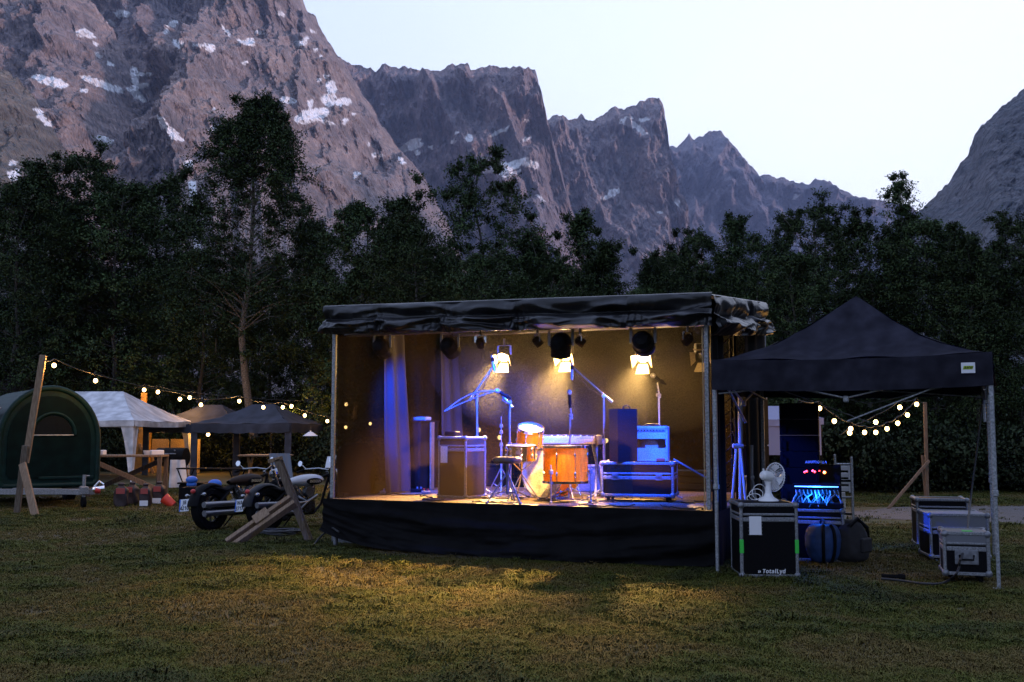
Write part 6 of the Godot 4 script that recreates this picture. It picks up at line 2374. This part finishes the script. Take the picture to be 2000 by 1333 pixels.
func _gazebos() -> void:
	# white one behind the trailer
	var a := at(245, 838, 27.5)
	var right := Vector3(-12.45 * 0.8235, 0, -39.0 * 0.8235) - Vector3(-12.8 * 0.8235, 0, -34.0 * 0.8235)
	var t := thing("white_gazebo", "white party gazebo with tapered cloth legs behind the green trailer", "gazebo", Transform3D(Basis(Vector3.UP, -0.05), Vector3(-12.95, 0, -30.1)))
	canopy(t, "roof", Vector2(2.85, 2.2), 1.66, 2.52, 1.55, 0.07, 0.16, m.gazebo)
	for sx: float in [-1.0, 1.0]:
		for sz: float in [-1.0, 1.0]:
			var p := Vector3(sx * 2.78, 0, sz * 2.13)
			var l := Shape.new()
			l.rod(p, p + Vector3.UP * 1.62, 0.022)
			part(t, "pole", l, m.white)
			var c := Shape.new()
			for k in 2:
				var dir := Vector3(-sx, 0, 0) if k == 0 else Vector3(0, 0, -sz)
				c.sheet(6, 16, func(u: float, v: float): return p + Vector3(sx, 0, sz) * 0.03 + dir * (u * lerpf(0.42, 0.10, pow(v, 0.6))) + Vector3.UP * (1.60 - 1.42 * v) + Vector3(sx, 0, sz) * 0.015 * sin(u * 6.0 + v * 3.0))
			part(t, "cloth_leg", c, m.gazebo)
	# two grey ones behind
	for k in 2:
		var d: float = [33.0, 31.0][k]
		var px: float = [414.0, 515.0][k]
		var o := thing("grey_gazebo", ["left grey gazebo, its peak half behind the white one's corner", "right grey gazebo with a corner leg near the stage"][k], "gazebo", turned(Vector3((px - 1000) / FOCAL * d, 0, -d), -9 - 4 * k), "dark grey gazebos")
		canopy(o, "roof", Vector2(1.55, 1.45), 1.60, 2.20 - 0.03 * k, 0.35, 0.10, 0.26, m.grey_gazebo, 0.12)
		for sx: float in [-1.0, 1.0]:
			for sz: float in [-1.0, 1.0]:
				var l := Shape.new()
				var p := Vector3(sx * 1.48, 0, sz * 1.38)
				l.box(p + Vector3.UP * 0.8, Vector3(0.20 if sz > 0 else 0.05, 1.6, 0.05), 0.01)
				part(o, "leg", l, m.grey_gazebo)
	# far white marquee glimpsed under the black tent
	var fm := thing("white_marquee", "distant pale tent wall glimpsed left of the rack under the black tent", "tent", turned(Vector3((1512 - 1000) / FOCAL * 19.5, 0, -19.5), -10))
	canopy(fm, "roof", Vector2(0.8, 0.8), 1.62, 1.85, 0.2, 0.03, 0.12, m.pale_wall)
	var wl := Shape.new()
	wl.box(Vector3(0, 1.24, 0.78), Vector3(1.5, 0.60, 0.01))
	part(fm, "wall", wl, m.pale_wall)
	for sx: float in [-1.0, 1.0]:
		for sz: float in [-1.0, 1.0]:
			var l := Shape.new()
			l.rod(Vector3(sx * 0.75, 0, sz * 0.75), Vector3(sx * 0.75, 1.6, sz * 0.75), 0.02)
			part(fm, "pole", l, m.black)
	# dark hut roof at the left edge
	var hut := thing("hut", "dark reddish hut roof above the trailer at the left edge", "hut", turned(at(-25, 760, 36.0) * Vector3(1, 0, 1), 20))
	var wa := Shape.new()
	wa.box(Vector3(0, 0.95, 0), Vector3(3.0, 1.9, 2.6))
	part(hut, "wall", wa, m.plank_dark)
	var ro := Shape.new()
	ro.x = Transform3D(Basis(Vector3.UP, PI / 2), Vector3.ZERO)
	ro.slab(PackedVector2Array([Vector2(-1.7, 1.85), Vector2(1.7, 1.85), Vector2(0, 3.6)]), 3.3)
	part(hut, "roof", ro, m.roof_red)
	var ri := Shape.new()
	ri.box(Vector3(0, 3.62, 0), Vector3(3.4, 0.06, 0.12))
	part(hut, "ridge_cap", ri, m.roof_red)

func _camp() -> void:
	# workbench of beams with crossed braces
	var q := on(255, 948)
	var d := 22.0
	var s := d / FOCAL
	var top := at(255, 889, d).y
	var t := thing("workbench", "rough timber bench with crossed braces beside the trailer", "workbench", turned(Vector3((255 - 1000) * s, 0, -d), 6))
	var hw := 65.0 * s
	var tp := Shape.new()
	tp.box(Vector3(0, top - 0.02, 0), Vector3(hw * 2 + 0.1, 0.04, 0.7))
	part(t, "top", tp, m.wood)
	for x: float in [-1.0, 1.0]:
		for z: float in [-0.3, 0.3]:
			var l := Shape.new()
			l.box(Vector3(x * hw, (top - 0.04) / 2, z), Vector3(0.09, top - 0.045, 0.06))
			part(t, "leg", l, m.old_wood)
	for k in 2:
		var b := Shape.new()
		var x := -hw if k == 0 else hw
		b.beam(Vector3(x, top - 0.08, 0.34 - 0.68 * k), Vector3(-x, 0.14, 0.34 - 0.68 * k), 0.10, 0.035, Vector3.BACK)
		part(t, "brace", b, m.wood if k == 0 else m.old_wood)
	for i in 3:
		var cup := Shape.new()
		var x: float = [-0.62, 0.44, 0.62][i]
		if i == 1:
			cup.lathe([Vector2(0, 0), Vector2(0.08, 0), Vector2(0.11, 0.09), Vector2(0.10, 0.09), Vector2(0.07, 0.01)], 14)
		else:
			cup.box(Vector3(0, 0.05, 0), Vector3(0.26, 0.10, 0.2), 0.01)
		solo("kitchen_box" if i != 1 else "bowl", ["pale box on the left end of the timber bench", "white bowl on the timber bench", "white box on the right end of the timber bench"][i], "box" if i != 1 else "bowl", cup, m.paper, turned(Vector3((255 - 1000) * s + x, top + 0.002, -d + 0.05), 15 * i))
	# bags of charcoal in two pairs
	var labels := ["leftmost charcoal bag, leaning on its neighbour", "second charcoal bag from the left, redder front", "third charcoal bag with white label, right pair", "rightmost charcoal bag with white label beside the orange bucket"]
	for i in 4:
		var px: float = [232, 254, 280, 307][i]
		var p := on(px, [992, 988, 991, 986][i])
		var sc := -p.z / FOCAL
		var w: float = [26, 22, 22, 24][i] * sc
		var h := at(px, [946, 944, 947, 943][i], -p.z).y
		var o := thing("charcoal_bag", labels[i], "bag", turned(p + Vector3(0, 0, -0.08), [12, -15, 4, -6][i]), "bags of charcoal on the grass")
		var b := Shape.new()
		b.sheet(28, 16, func(u: float, v: float):
			var a := -u * TAU
			var sq := pow(absf(cos(a)), 0.5) * signf(cos(a))
			var sr := pow(absf(sin(a)), 0.5) * signf(sin(a))
			var neck := 1.0 - 0.65 * smoothstep(0.72, 0.95, 1.0 - v)
			var foot := smoothstep(0.0, 0.08, 1.0 - v) if v > 0.9 else 1.0
			var bump := 1.0 + 0.06 * sin(a * 3.0 + v * 9.0 + i)
			return Vector3(sq * w / 2 * neck * bump * maxf(foot, 0.7), h * (1.0 - v), sr * 0.09 * neck * bump))
		part(o, "sack", b, m.charcoal)
		var fr := Shape.new()
		fr.box(Vector3(0, h * 0.70, 0.098), Vector3(w * 0.62, h * 0.24, 0.006), 0.002)
		part(o, "red_print", fr, m.charcoal_red)
		if i >= 2:
			var lb := Shape.new()
			lb.box(Vector3(0, h * 0.17, 0.104), Vector3(w * 0.72, h * 0.24, 0.006), 0.002)
			part(o, "white_label", lb, m.paper)
		var tie := Shape.new()
		tie.ball(Vector3(0, h * 0.98, 0), Vector3(w * 0.28, 0.03, 0.05), 10, 6)
		part(o, "tied_neck", tie, m.charcoal)
	m.orange = mat(0.75, 0.05, 0.02, 0.45)
	q = on(329, 990)
	var bu := Shape.new()
	bu.x = Transform3D(Basis(Vector3.BACK, 0.9), Vector3(0, 0.09, 0))
	bu.lathe([Vector2(0, -0.11), Vector2(0.07, -0.11), Vector2(0.10, 0.11), Vector2(0.092, 0.11), Vector2(0.064, -0.10), Vector2(0, -0.10)], 18)
	solo("orange_bucket", "bright orange bucket tipped over right of the charcoal bags", "bucket", bu, m.orange, turned(q))
	q = on(372, 986)
	d = -q.z
	t = thing("storage_tub", "black storage tub behind the first motorcycle's number plate", "tub", turned(q + Vector3(0, 0, -0.2), -6))
	var tb := Shape.new()
	var th := at(372, 946, d).y
	tb.box(Vector3(0, th / 2, 0), Vector3(50 * d / FOCAL, th, 0.36), 0.03)
	part(t, "body", tb, m.black)
	var tl := Shape.new()
	tl.box(Vector3(0, th + 0.012, 0), Vector3(54 * d / FOCAL, 0.03, 0.40), 0.01)
	part(t, "rim", tl, m.black)
	# barrel grill
	d = 25.0
	s = d / FOCAL
	var gy := at(345, 893, d).y
	t = thing("barrel_grill", "black barrel grill on legs under the white gazebo's right corner", "grill", turned(Vector3((340 - 1000) * s, 0, -d), -8))
	var br := Shape.new()
	br.rod(Vector3(-0.36, gy, 0), Vector3(0.36, gy, 0), 0.22, -1, 24)
	part(t, "barrel", br, m.black)
	for x: float in [-0.28, 0.28]:
		for z: float in [-0.16, 0.16]:
			var l := Shape.new()
			l.rod(Vector3(x, 0, z * 1.3), Vector3(x, gy - 0.12, z), 0.018)
			part(t, "leg", l, m.black)
	var hn := Shape.new()
	hn.rod(Vector3(-0.2, gy + 0.08, 0.23), Vector3(0.2, gy + 0.08, 0.23), 0.014)
	hn.ball(Vector3(0.14, gy + 0.16, 0.17), Vector3(0.02, 0.02, 0.01), 8, 6)
	part(t, "handle", hn, m.steel)
	var cl := Shape.new()
	cl.sheet(10, 16, func(u: float, v: float): return Vector3(-0.18 + 0.36 * u * (1.0 + 0.3 * v), (gy - 0.06) * (1.0 - v * 0.96), 0.25 + 0.03 * sin(u * 11.0) + 0.04 * v))
	solo("white_cloth", "white cloth hanging down in front of the barrel grill", "cloth", cl, m.gazebo, turned(Vector3((362 - 1000) * s, 0, -d + 0.1), -8))
	# yellow booth of boards behind, lit by the bulbs
	d = 33.4
	s = d / FOCAL
	t = thing("plywood_booth", "yellow plywood booth lit by bulbs behind the gazebos", "booth", turned(Vector3((350 - 1000) * s, 0, -d), -4))
	var inv := t.transform.affine_inverse()
	for k in 2:
		var b := Shape.new()
		var x0: float = [320, 356][k]
		var x1: float = [355, 416][k]
		var p := inv * at((x0 + x1) / 2, 0, d)
		var ht := at(0, 858, d).y
		b.box(Vector3(p.x, ht / 2, 0), Vector3((x1 - x0) * s - 0.02, ht, 0.03))
		part(t, "board_panel", b, m.osb)
	var sc2 := Shape.new()
	var p2 := inv * at(302, 0, d)
	var h2 := at(0, 836, d).y
	sc2.box(Vector3(p2.x, h2 / 2, 0.1), Vector3(36 * s, h2, 0.3), 0.03)
	part(t, "yellow_cabinet", sc2, m.yellow)
	var rl := Shape.new()
	rl.ball(Vector3(p2.x + 0.2, h2 - 0.12, 0.26), Vector3(0.03, 0.045, 0.02), 8, 6)
	part(t, "red_signal_light", rl, m.red_led)
	var dg := Shape.new()
	dg.box(Vector3(p2.x - 0.02, h2 - 0.11, 0.252), Vector3(0.30, 0.14, 0.01))
	part(t, "dark_window", dg, m.dark_glass)
	q = Vector3((280 - 1000) * 33.0 / FOCAL, 0, -33.0)
	t = thing("yellow_post", "yellow-lit timber post rising behind the white gazebo to a bulb", "post", turned(q))
	var yp := Shape.new()
	yp.beam(Vector3(-0.04, 0, 0), Vector3(0.03, at(0, 768, 33.0).y, 0), 0.18, 0.08, Vector3.BACK)
	part(t, "upright", yp, m.yellow)
	var yb := Shape.new()
	yb.beam(Vector3(0.45, 0, 0.1), Vector3(-0.05, 0.95, 0.07), 0.09, 0.05, Vector3.BACK)
	part(t, "stay", yb, m.wood)
	# camping table and chairs behind the motorcycles
	d = 21.5
	s = d / FOCAL
	t = thing("camping_table", "plank table on trestles behind the motorcycles", "table", turned(Vector3((522 - 1000) * s, 0, -d), -8))
	var ty := at(0, 890, d).y
	for i in 3:
		var b := Shape.new()
		b.box(Vector3(0, ty, -0.24 + 0.24 * i), Vector3(0.95, 0.035, 0.225), 0.006)
		part(t, "top_plank", b, m.old_wood)
	for x: float in [-0.34, 0.34]:
		for k: float in [-1.0, 1.0]:
			var l := Shape.new()
			l.beam(Vector3(x, 0, 0.3 * k), Vector3(x, ty - 0.02, -0.14 * k), 0.07, 0.035, Vector3.RIGHT)
			part(t, "trestle_leg", l, m.wood)
	for k in 2:
		d = [22.5, 20.5][k]
		var px: float = [425, 548][k]
		var yy: float = [916, 905][k]
		var o := thing("bench" if k == 0 else "camp_cloth", ["low folding bench right of the barrel grill", "grey-blue cloth draped over the right end of the plank table"][k], "bench" if k == 0 else "cloth", turned(Vector3((px - 1000) * d / FOCAL, 0, -d), -10))
		var y := at(0, yy, d).y
		if k == 0:
			var b := Shape.new()
			b.box(Vector3(-0.1, y, 0), Vector3(1.5, 0.03, 0.32))
			part(o, "seat", b, m.black)
			for x: float in [-0.7, 0.5]:
				for z: float in [-1.0, 1.0]:
					var l := Shape.new()
					l.rod(Vector3(x + 0.12 * z, 0, 0.14 * z), Vector3(x - 0.12 * z, y - 0.02, 0.14 * z), 0.014)
					part(o, "leg", l, m.black)
		else:
			var b := Shape.new()
			b.sheet(14, 18, func(u: float, v: float): return Vector3(-0.22 + 0.44 * u + 0.1 * v, at(0, 889, 20.5).y + 0.03 - 0.52 * v, 0.02 * sin(u * 16.0) + 0.05 * v))
			m.slate_cloth = mat(0.14, 0.17, 0.22, 0.85)
			part(o, "cloth", b, m.slate_cloth)
	for k in 2:
		d = [19.0, 16.2][k]
		var p := Vector3(([379, 424][k] - 1000) * d / FOCAL, at(0, [938, 946][k], d).y, -d)
		var b := Shape.new()
		b.ball(Vector3(0, 0.0, 0), Vector3(0.11, 0.075, 0.09), 16, 10)
		b.box(Vector3(0, -0.08, 0), Vector3(0.16, 0.08, 0.12), 0.02)
		if k == 1:
			solo("peaked_hat", "bright blue cap lying on the rear of the first motorcycle", "cap", b, m.blue_plastic, turned(p))
		else:
			var o := thing("blue_canister", "blue canister on the low stool behind the tub", "canister", turned(Vector3(p.x, 0, p.z)))
			part(o, "canister", b, m.blue_plastic, turned(Vector3(0, p.y, 0)))
			var st := Shape.new()
			st.box(Vector3(0, (p.y - 0.13) / 2, 0), Vector3(0.3, p.y - 0.13, 0.3))
			part(o, "stool", st, m.black)
	# a lantern under the right grey gazebo and a small mast
	d = 27.0
	t = thing("hanging_lantern", "pale unlit lantern shade hanging under the right grey gazebo's corner", "lantern", turned(at(606, 852, d)))
	var ls := Shape.new()
	ls.lathe([Vector2(0.20, 0), Vector2(0.06, 0.10), Vector2(0.02, 0.11), Vector2(0.02, 0.14)], 16)
	part(t, "shade", ls, m.paper)
	var cord := Shape.new()
	cord.rod(Vector3(0, 0.13, 0), Vector3(0, 0.26, 0), 0.006)
	part(t, "cord", cord, m.cable)

func wheel(under: Node3D, called: String, at_: Vector3, r: float, wide: float) -> void:
	var o := Node3D.new()
	o.name = numbered(called, under)
	o.position = at_
	under.add_child(o, true)
	var ty := Shape.new()
	ty.x = Transform3D(Basis(Vector3.BACK, PI / 2), Vector3.ZERO)
	var h := wide / 2
	ty.lathe([Vector2(r * 0.66, -h * 0.8), Vector2(r * 0.86, -h), Vector2(r * 0.97, -h * 0.75), Vector2(r, -h * 0.25), Vector2(r, h * 0.25), Vector2(r * 0.97, h * 0.75), Vector2(r * 0.86, h), Vector2(r * 0.66, h * 0.8)], 36)
	part(o, "tyre", ty, m.rubber)
	var ri := Shape.new()
	ri.torus(Vector3.ZERO, Vector3.RIGHT, r * 0.63, r * 0.06, 30, 8)
	ri.rod(Vector3(-h * 0.9, 0, 0), Vector3(h * 0.9, 0, 0), r * 0.16, -1, 14)
	for i in 10:
		var a := TAU * i / 10.0
		ri.beam(Vector3(0, cos(a), sin(a)) * r * 0.12, Vector3(0, cos(a), sin(a)) * r * 0.62, 0.022, 0.028, Vector3.RIGHT)
	part(o, "rim", ri, m.black_gloss)
	var disc := Shape.new()
	disc.rod(Vector3(-h * 0.95, 0, 0), Vector3(-h * 0.88, 0, 0), r * 0.42, -1, 24)
	part(o, "brake_disc", disc, m.steel)

func motorcycle(called: String, label: String, p: Vector3, yaw: float, tank_look: Material, fender_look: Material, kind: int) -> void:
	# heads along local -z; +x is its right
	var t := thing(called, label, "motorcycle", Transform3D(Basis(Vector3.UP, deg_to_rad(yaw)) * Basis(Vector3.BACK, 0.10) * Basis.from_scale(Vector3.ONE * 0.9), p), "motorcycles parked on the grass")
	var rr := 0.335
	var zr := 0.0
	var zf := -1.60
	wheel(t, "rear_wheel", Vector3(0, rr, zr), rr, 0.19)
	wheel(t, "front_wheel", Vector3(0, rr, zf), rr, 0.13)
	for k in 2:
		var f := Shape.new()
		var z: float = [zr, zf][k]
		var a0: float = [0.15, 0.75][k]
		var a1: float = [2.35, 2.75][k]
		var w: float = [0.115, 0.085][k]
		for side: float in [1.0, 0.97]:
			f.sheet(20, 10, func(u: float, v: float):
				var a := lerpf(a0, a1, u)
				var b := (v - 0.5) * PI
				var rad := (rr + 0.02 + 0.045 * cos(b)) * (1.0 if side == 1.0 else 0.985)
				return Vector3(sin(b) * w * side, rr + sin(a) * rad, z + cos(a) * rad))
		part(t, ["rear_fender", "front_fender"][k], f, fender_look)
	var fr := Shape.new()
	fr.tube([Vector3(0, 0.82, -1.32), Vector3(0, 0.74, -0.9), Vector3(0, 0.62, -0.35), Vector3(0, 0.36, -0.2)], 0.024, 8)
	fr.tube([Vector3(0, 0.80, -1.32), Vector3(0.0, 0.35, -1.12), Vector3(0, 0.22, -0.95), Vector3(0, 0.22, -0.4), Vector3(0, 0.36, -0.2)], 0.022, 8)
	for s: float in [-1.0, 1.0]:
		fr.tube([Vector3(s * 0.13, rr, zr), Vector3(s * 0.12, 0.34, -0.4)], 0.02, 8)
		fr.tube([Vector3(s * 0.14, 0.36, zr), Vector3(s * 0.13, 0.58, -0.3)], 0.026, 8)
	part(t, "frame", fr, m.black)
	var en := Shape.new()
	en.box(Vector3(0, 0.34, -0.72), Vector3(0.26, 0.24, 0.42), 0.05)
	en.rod(Vector3(0.13, 0.34, -0.68), Vector3(0.19, 0.34, -0.68), 0.12, 0.11, 20)
	en.rod(Vector3(-0.13, 0.34, -0.68), Vector3(-0.18, 0.34, -0.68), 0.12, 0.11, 20)
	part(t, "crankcase", en, m.black_gloss)
	for k in 2:
		var c := Shape.new()
		var dir := Vector3(0, 0.86, -0.5 if k else 0.5).normalized()
		var b0 := Vector3(0, 0.40, -0.74 + (-0.04 if k else 0.04))
		for i in 8:
			c.rod(b0 + dir * (0.05 + i * 0.024), b0 + dir * (0.063 + i * 0.024), 0.098, -1, 18)
		c.rod(b0, b0 + dir * 0.27, 0.075, -1, 16)
		c.rod(b0 + dir * 0.25, b0 + dir * 0.32, 0.09, 0.06, 16)
		part(t, "cylinder", c, m.bike_chrome)
	var ac := Shape.new()
	ac.rod(Vector3(0.10, 0.56, -0.74), Vector3(0.19, 0.56, -0.74), 0.085, 0.08, 20)
	part(t, "air_cleaner", ac, m.bike_chrome)
	for k in 2:
		var e := Shape.new()
		var y := 0.26 + 0.13 * k
		e.tube([Vector3(0.12, 0.50, -0.74 + (0.2 if k else -0.2)), Vector3(0.2, 0.40, -0.66), Vector3(0.215, y, -0.45), Vector3(0.22, y, -0.2)], 0.026, 8)
		e.rod(Vector3(0.22, y, -0.3), Vector3(0.225, y + 0.01, 0.34), 0.042, 0.047, 16)
		part(t, "exhaust_pipe", e, m.exhaust)
	var tk := Shape.new()
	tk.sheet(28, 20, func(u: float, v: float):
		var a := -u * TAU
		var z := lerpf(-0.42, -1.16, v)
		var r := pow(sin(PI * clampf(v * 0.94 + 0.03, 0, 1)), 0.45) * (0.75 + 0.35 * v)
		return Vector3(cos(a) * 0.155 * r, 0.72 + 0.02 * v + sin(a) * (0.12 if sin(a) > 0 else 0.085) * r, z))
	part(t, "fuel_tank", tk, tank_look)
	for s: float in [-1.0, 1.0]:
		var badge := Shape.new()
		badge.ball(Vector3(s * 0.150, 0.72, -0.88), Vector3(0.018, 0.055, 0.17), 14, 8)
		part(t, "tank_panel", badge, m.bike_black)
		lettering(t, "tank_lettering", "INDIAN", 0.045, Transform3D(Basis(Vector3.UP, PI / 2 * s), Vector3(s * 0.170, 0.72, -0.88)), m.tank_script, 0.15, "Droid Serif")
	var se := Shape.new()
	se.sheet(20, 16, func(u: float, v: float):
		var a := -u * TAU
		var z := lerpf(0.02, -0.50, v)
		var r := pow(sin(PI * clampf(v * 0.92 + 0.04, 0, 1)), 0.4)
		return Vector3(cos(a) * 0.15 * r, 0.63 + 0.03 * cos(v * 6.0) + sin(a) * 0.05 * r, z))
	part(t, "seat", se, m.rubber)
	for s: float in [-1.0, 1.0]:
		var fk := Shape.new()
		fk.rod(Vector3(s * 0.10, rr, zf), Vector3(s * 0.10, 0.62, -1.47), 0.032, -1, 12)
		fk.rod(Vector3(s * 0.10, 0.6, -1.475), Vector3(s * 0.10, 0.88, -1.365), 0.024, -1, 12)
		part(t, "fork", fk, m.bike_chrome)
	var hb := Shape.new()
	hb.tube([Vector3(-0.42, 0.90, -1.02), Vector3(-0.34, 0.94, -1.10), Vector3(-0.16, 0.94, -1.26), Vector3(0, 0.90, -1.32), Vector3(0.16, 0.94, -1.26), Vector3(0.34, 0.94, -1.10), Vector3(0.42, 0.90, -1.02)], 0.014, 8)
	part(t, "handlebar", hb, m.bike_chrome)
	for s: float in [-1.0, 1.0]:
		var g := Shape.new()
		g.rod(Vector3(s * 0.33, 0.935, -1.10), Vector3(s * 0.43, 0.895, -1.01), 0.02, -1, 10)
		part(t, "grip", g, m.rubber)
		var mi := Shape.new()
		mi.rod(Vector3(s * 0.32, 0.94, -1.12), Vector3(s * 0.36, 1.02, -1.06), 0.008)
		mi.x = Transform3D(Basis(Vector3.UP, -0.15 * s) * Basis(Vector3.RIGHT, PI / 2 - 0.1), Vector3(s * 0.37, 1.035, -1.05))
		mi.lathe([Vector2(0, -0.015), Vector2(0.034, -0.010), Vector2(0.046, 0.009), Vector2(0.043, 0.012), Vector2(0, 0.011)], 20)
		part(t, "mirror", mi, m.mirror)
	var hl := Shape.new()
	hl.x = Transform3D(Basis(Vector3.RIGHT, -PI / 2), Vector3(0, 0.82, -1.52))
	hl.lathe([Vector2(0, -0.10), Vector2(0.06, -0.085), Vector2(0.09, -0.03), Vector2(0.095, 0.03), Vector2(0.088, 0.045), Vector2(0, 0.055)], 20)
	part(t, "headlight", hl, m.bike_chrome)
	var plate := Node3D.new()
	plate.name = numbered("number_plate", t)
	plate.position = Vector3(-0.17 if kind == 0 else -0.17, 0.42, 0.36)
	plate.basis = Basis(Vector3.RIGHT, -0.15)
	t.add_child(plate, true)
	var pl := Shape.new()
	pl.box(Vector3.ZERO, Vector3(0.20, 0.185, 0.006), 0.002)
	part(plate, "plate", pl, m.plate)
	var band := Shape.new()
	band.box(Vector3(-0.086, 0.0, 0.004), Vector3(0.024, 0.18, 0.002), 0.0005)
	part(plate, "blue_band", band, m.blue_plastic)
	lettering(plate, "upper_letters", ["JB", "WA"][kind], 0.062, Transform3D(Basis.IDENTITY, Vector3(0.012, 0.042, 0.0045)), m.black)
	lettering(plate, "lower_digits", ["4210", "3717"][kind], 0.062, Transform3D(Basis.IDENTITY, Vector3(0.012, -0.045, 0.0045)), m.black)
	var br := Shape.new()
	br.beam(Vector3(0.0, 0.40, 0.20), plate.position + Vector3(0.02, -0.02, -0.01), 0.03, 0.012)
	part(t, "plate_bracket", br, m.black)
	var tl := Shape.new()
	tl.ball(Vector3(0, 0.62, 0.33), Vector3(0.045, 0.035, 0.03), 12, 8)
	part(t, "tail_lamp", tl, m.red)
	for s: float in [-1.0, 1.0]:
		var ind := Shape.new()
		ind.rod(Vector3(0, 0.56, 0.28), Vector3(s * 0.17, 0.56, 0.28), 0.008)
		ind.ball(Vector3(s * 0.18, 0.56, 0.28), Vector3(0.03, 0.03, 0.035), 10, 8)
		part(t, "indicator", ind, m.bike_chrome)
	var ks := Shape.new()
	ks.rod(Vector3(-0.12, 0.2, -0.6), Vector3(-0.24, 0.02, -0.5), 0.012)
	part(t, "kick_stand", ks, m.black)
	if kind == 1:
		var ws := Shape.new()
		ws.x = Transform3D(Basis(Vector3.RIGHT, -0.35), Vector3(0, 1.03, -1.38))
		ws.box(Vector3.ZERO, Vector3(0.22, 0.20, 0.008), 0.003)
		part(t, "wind_deflector", ws, m.plate)

func _ready() -> void:
	make_materials()
	make_sky()
	make_mountains()
	make_ground()
	make_trees()
	make_stage()
	make_lamps()
	make_drums()
	make_backline()
	make_stands()
	make_tent()
	make_tent_things()
	make_bulbs()
	make_left()
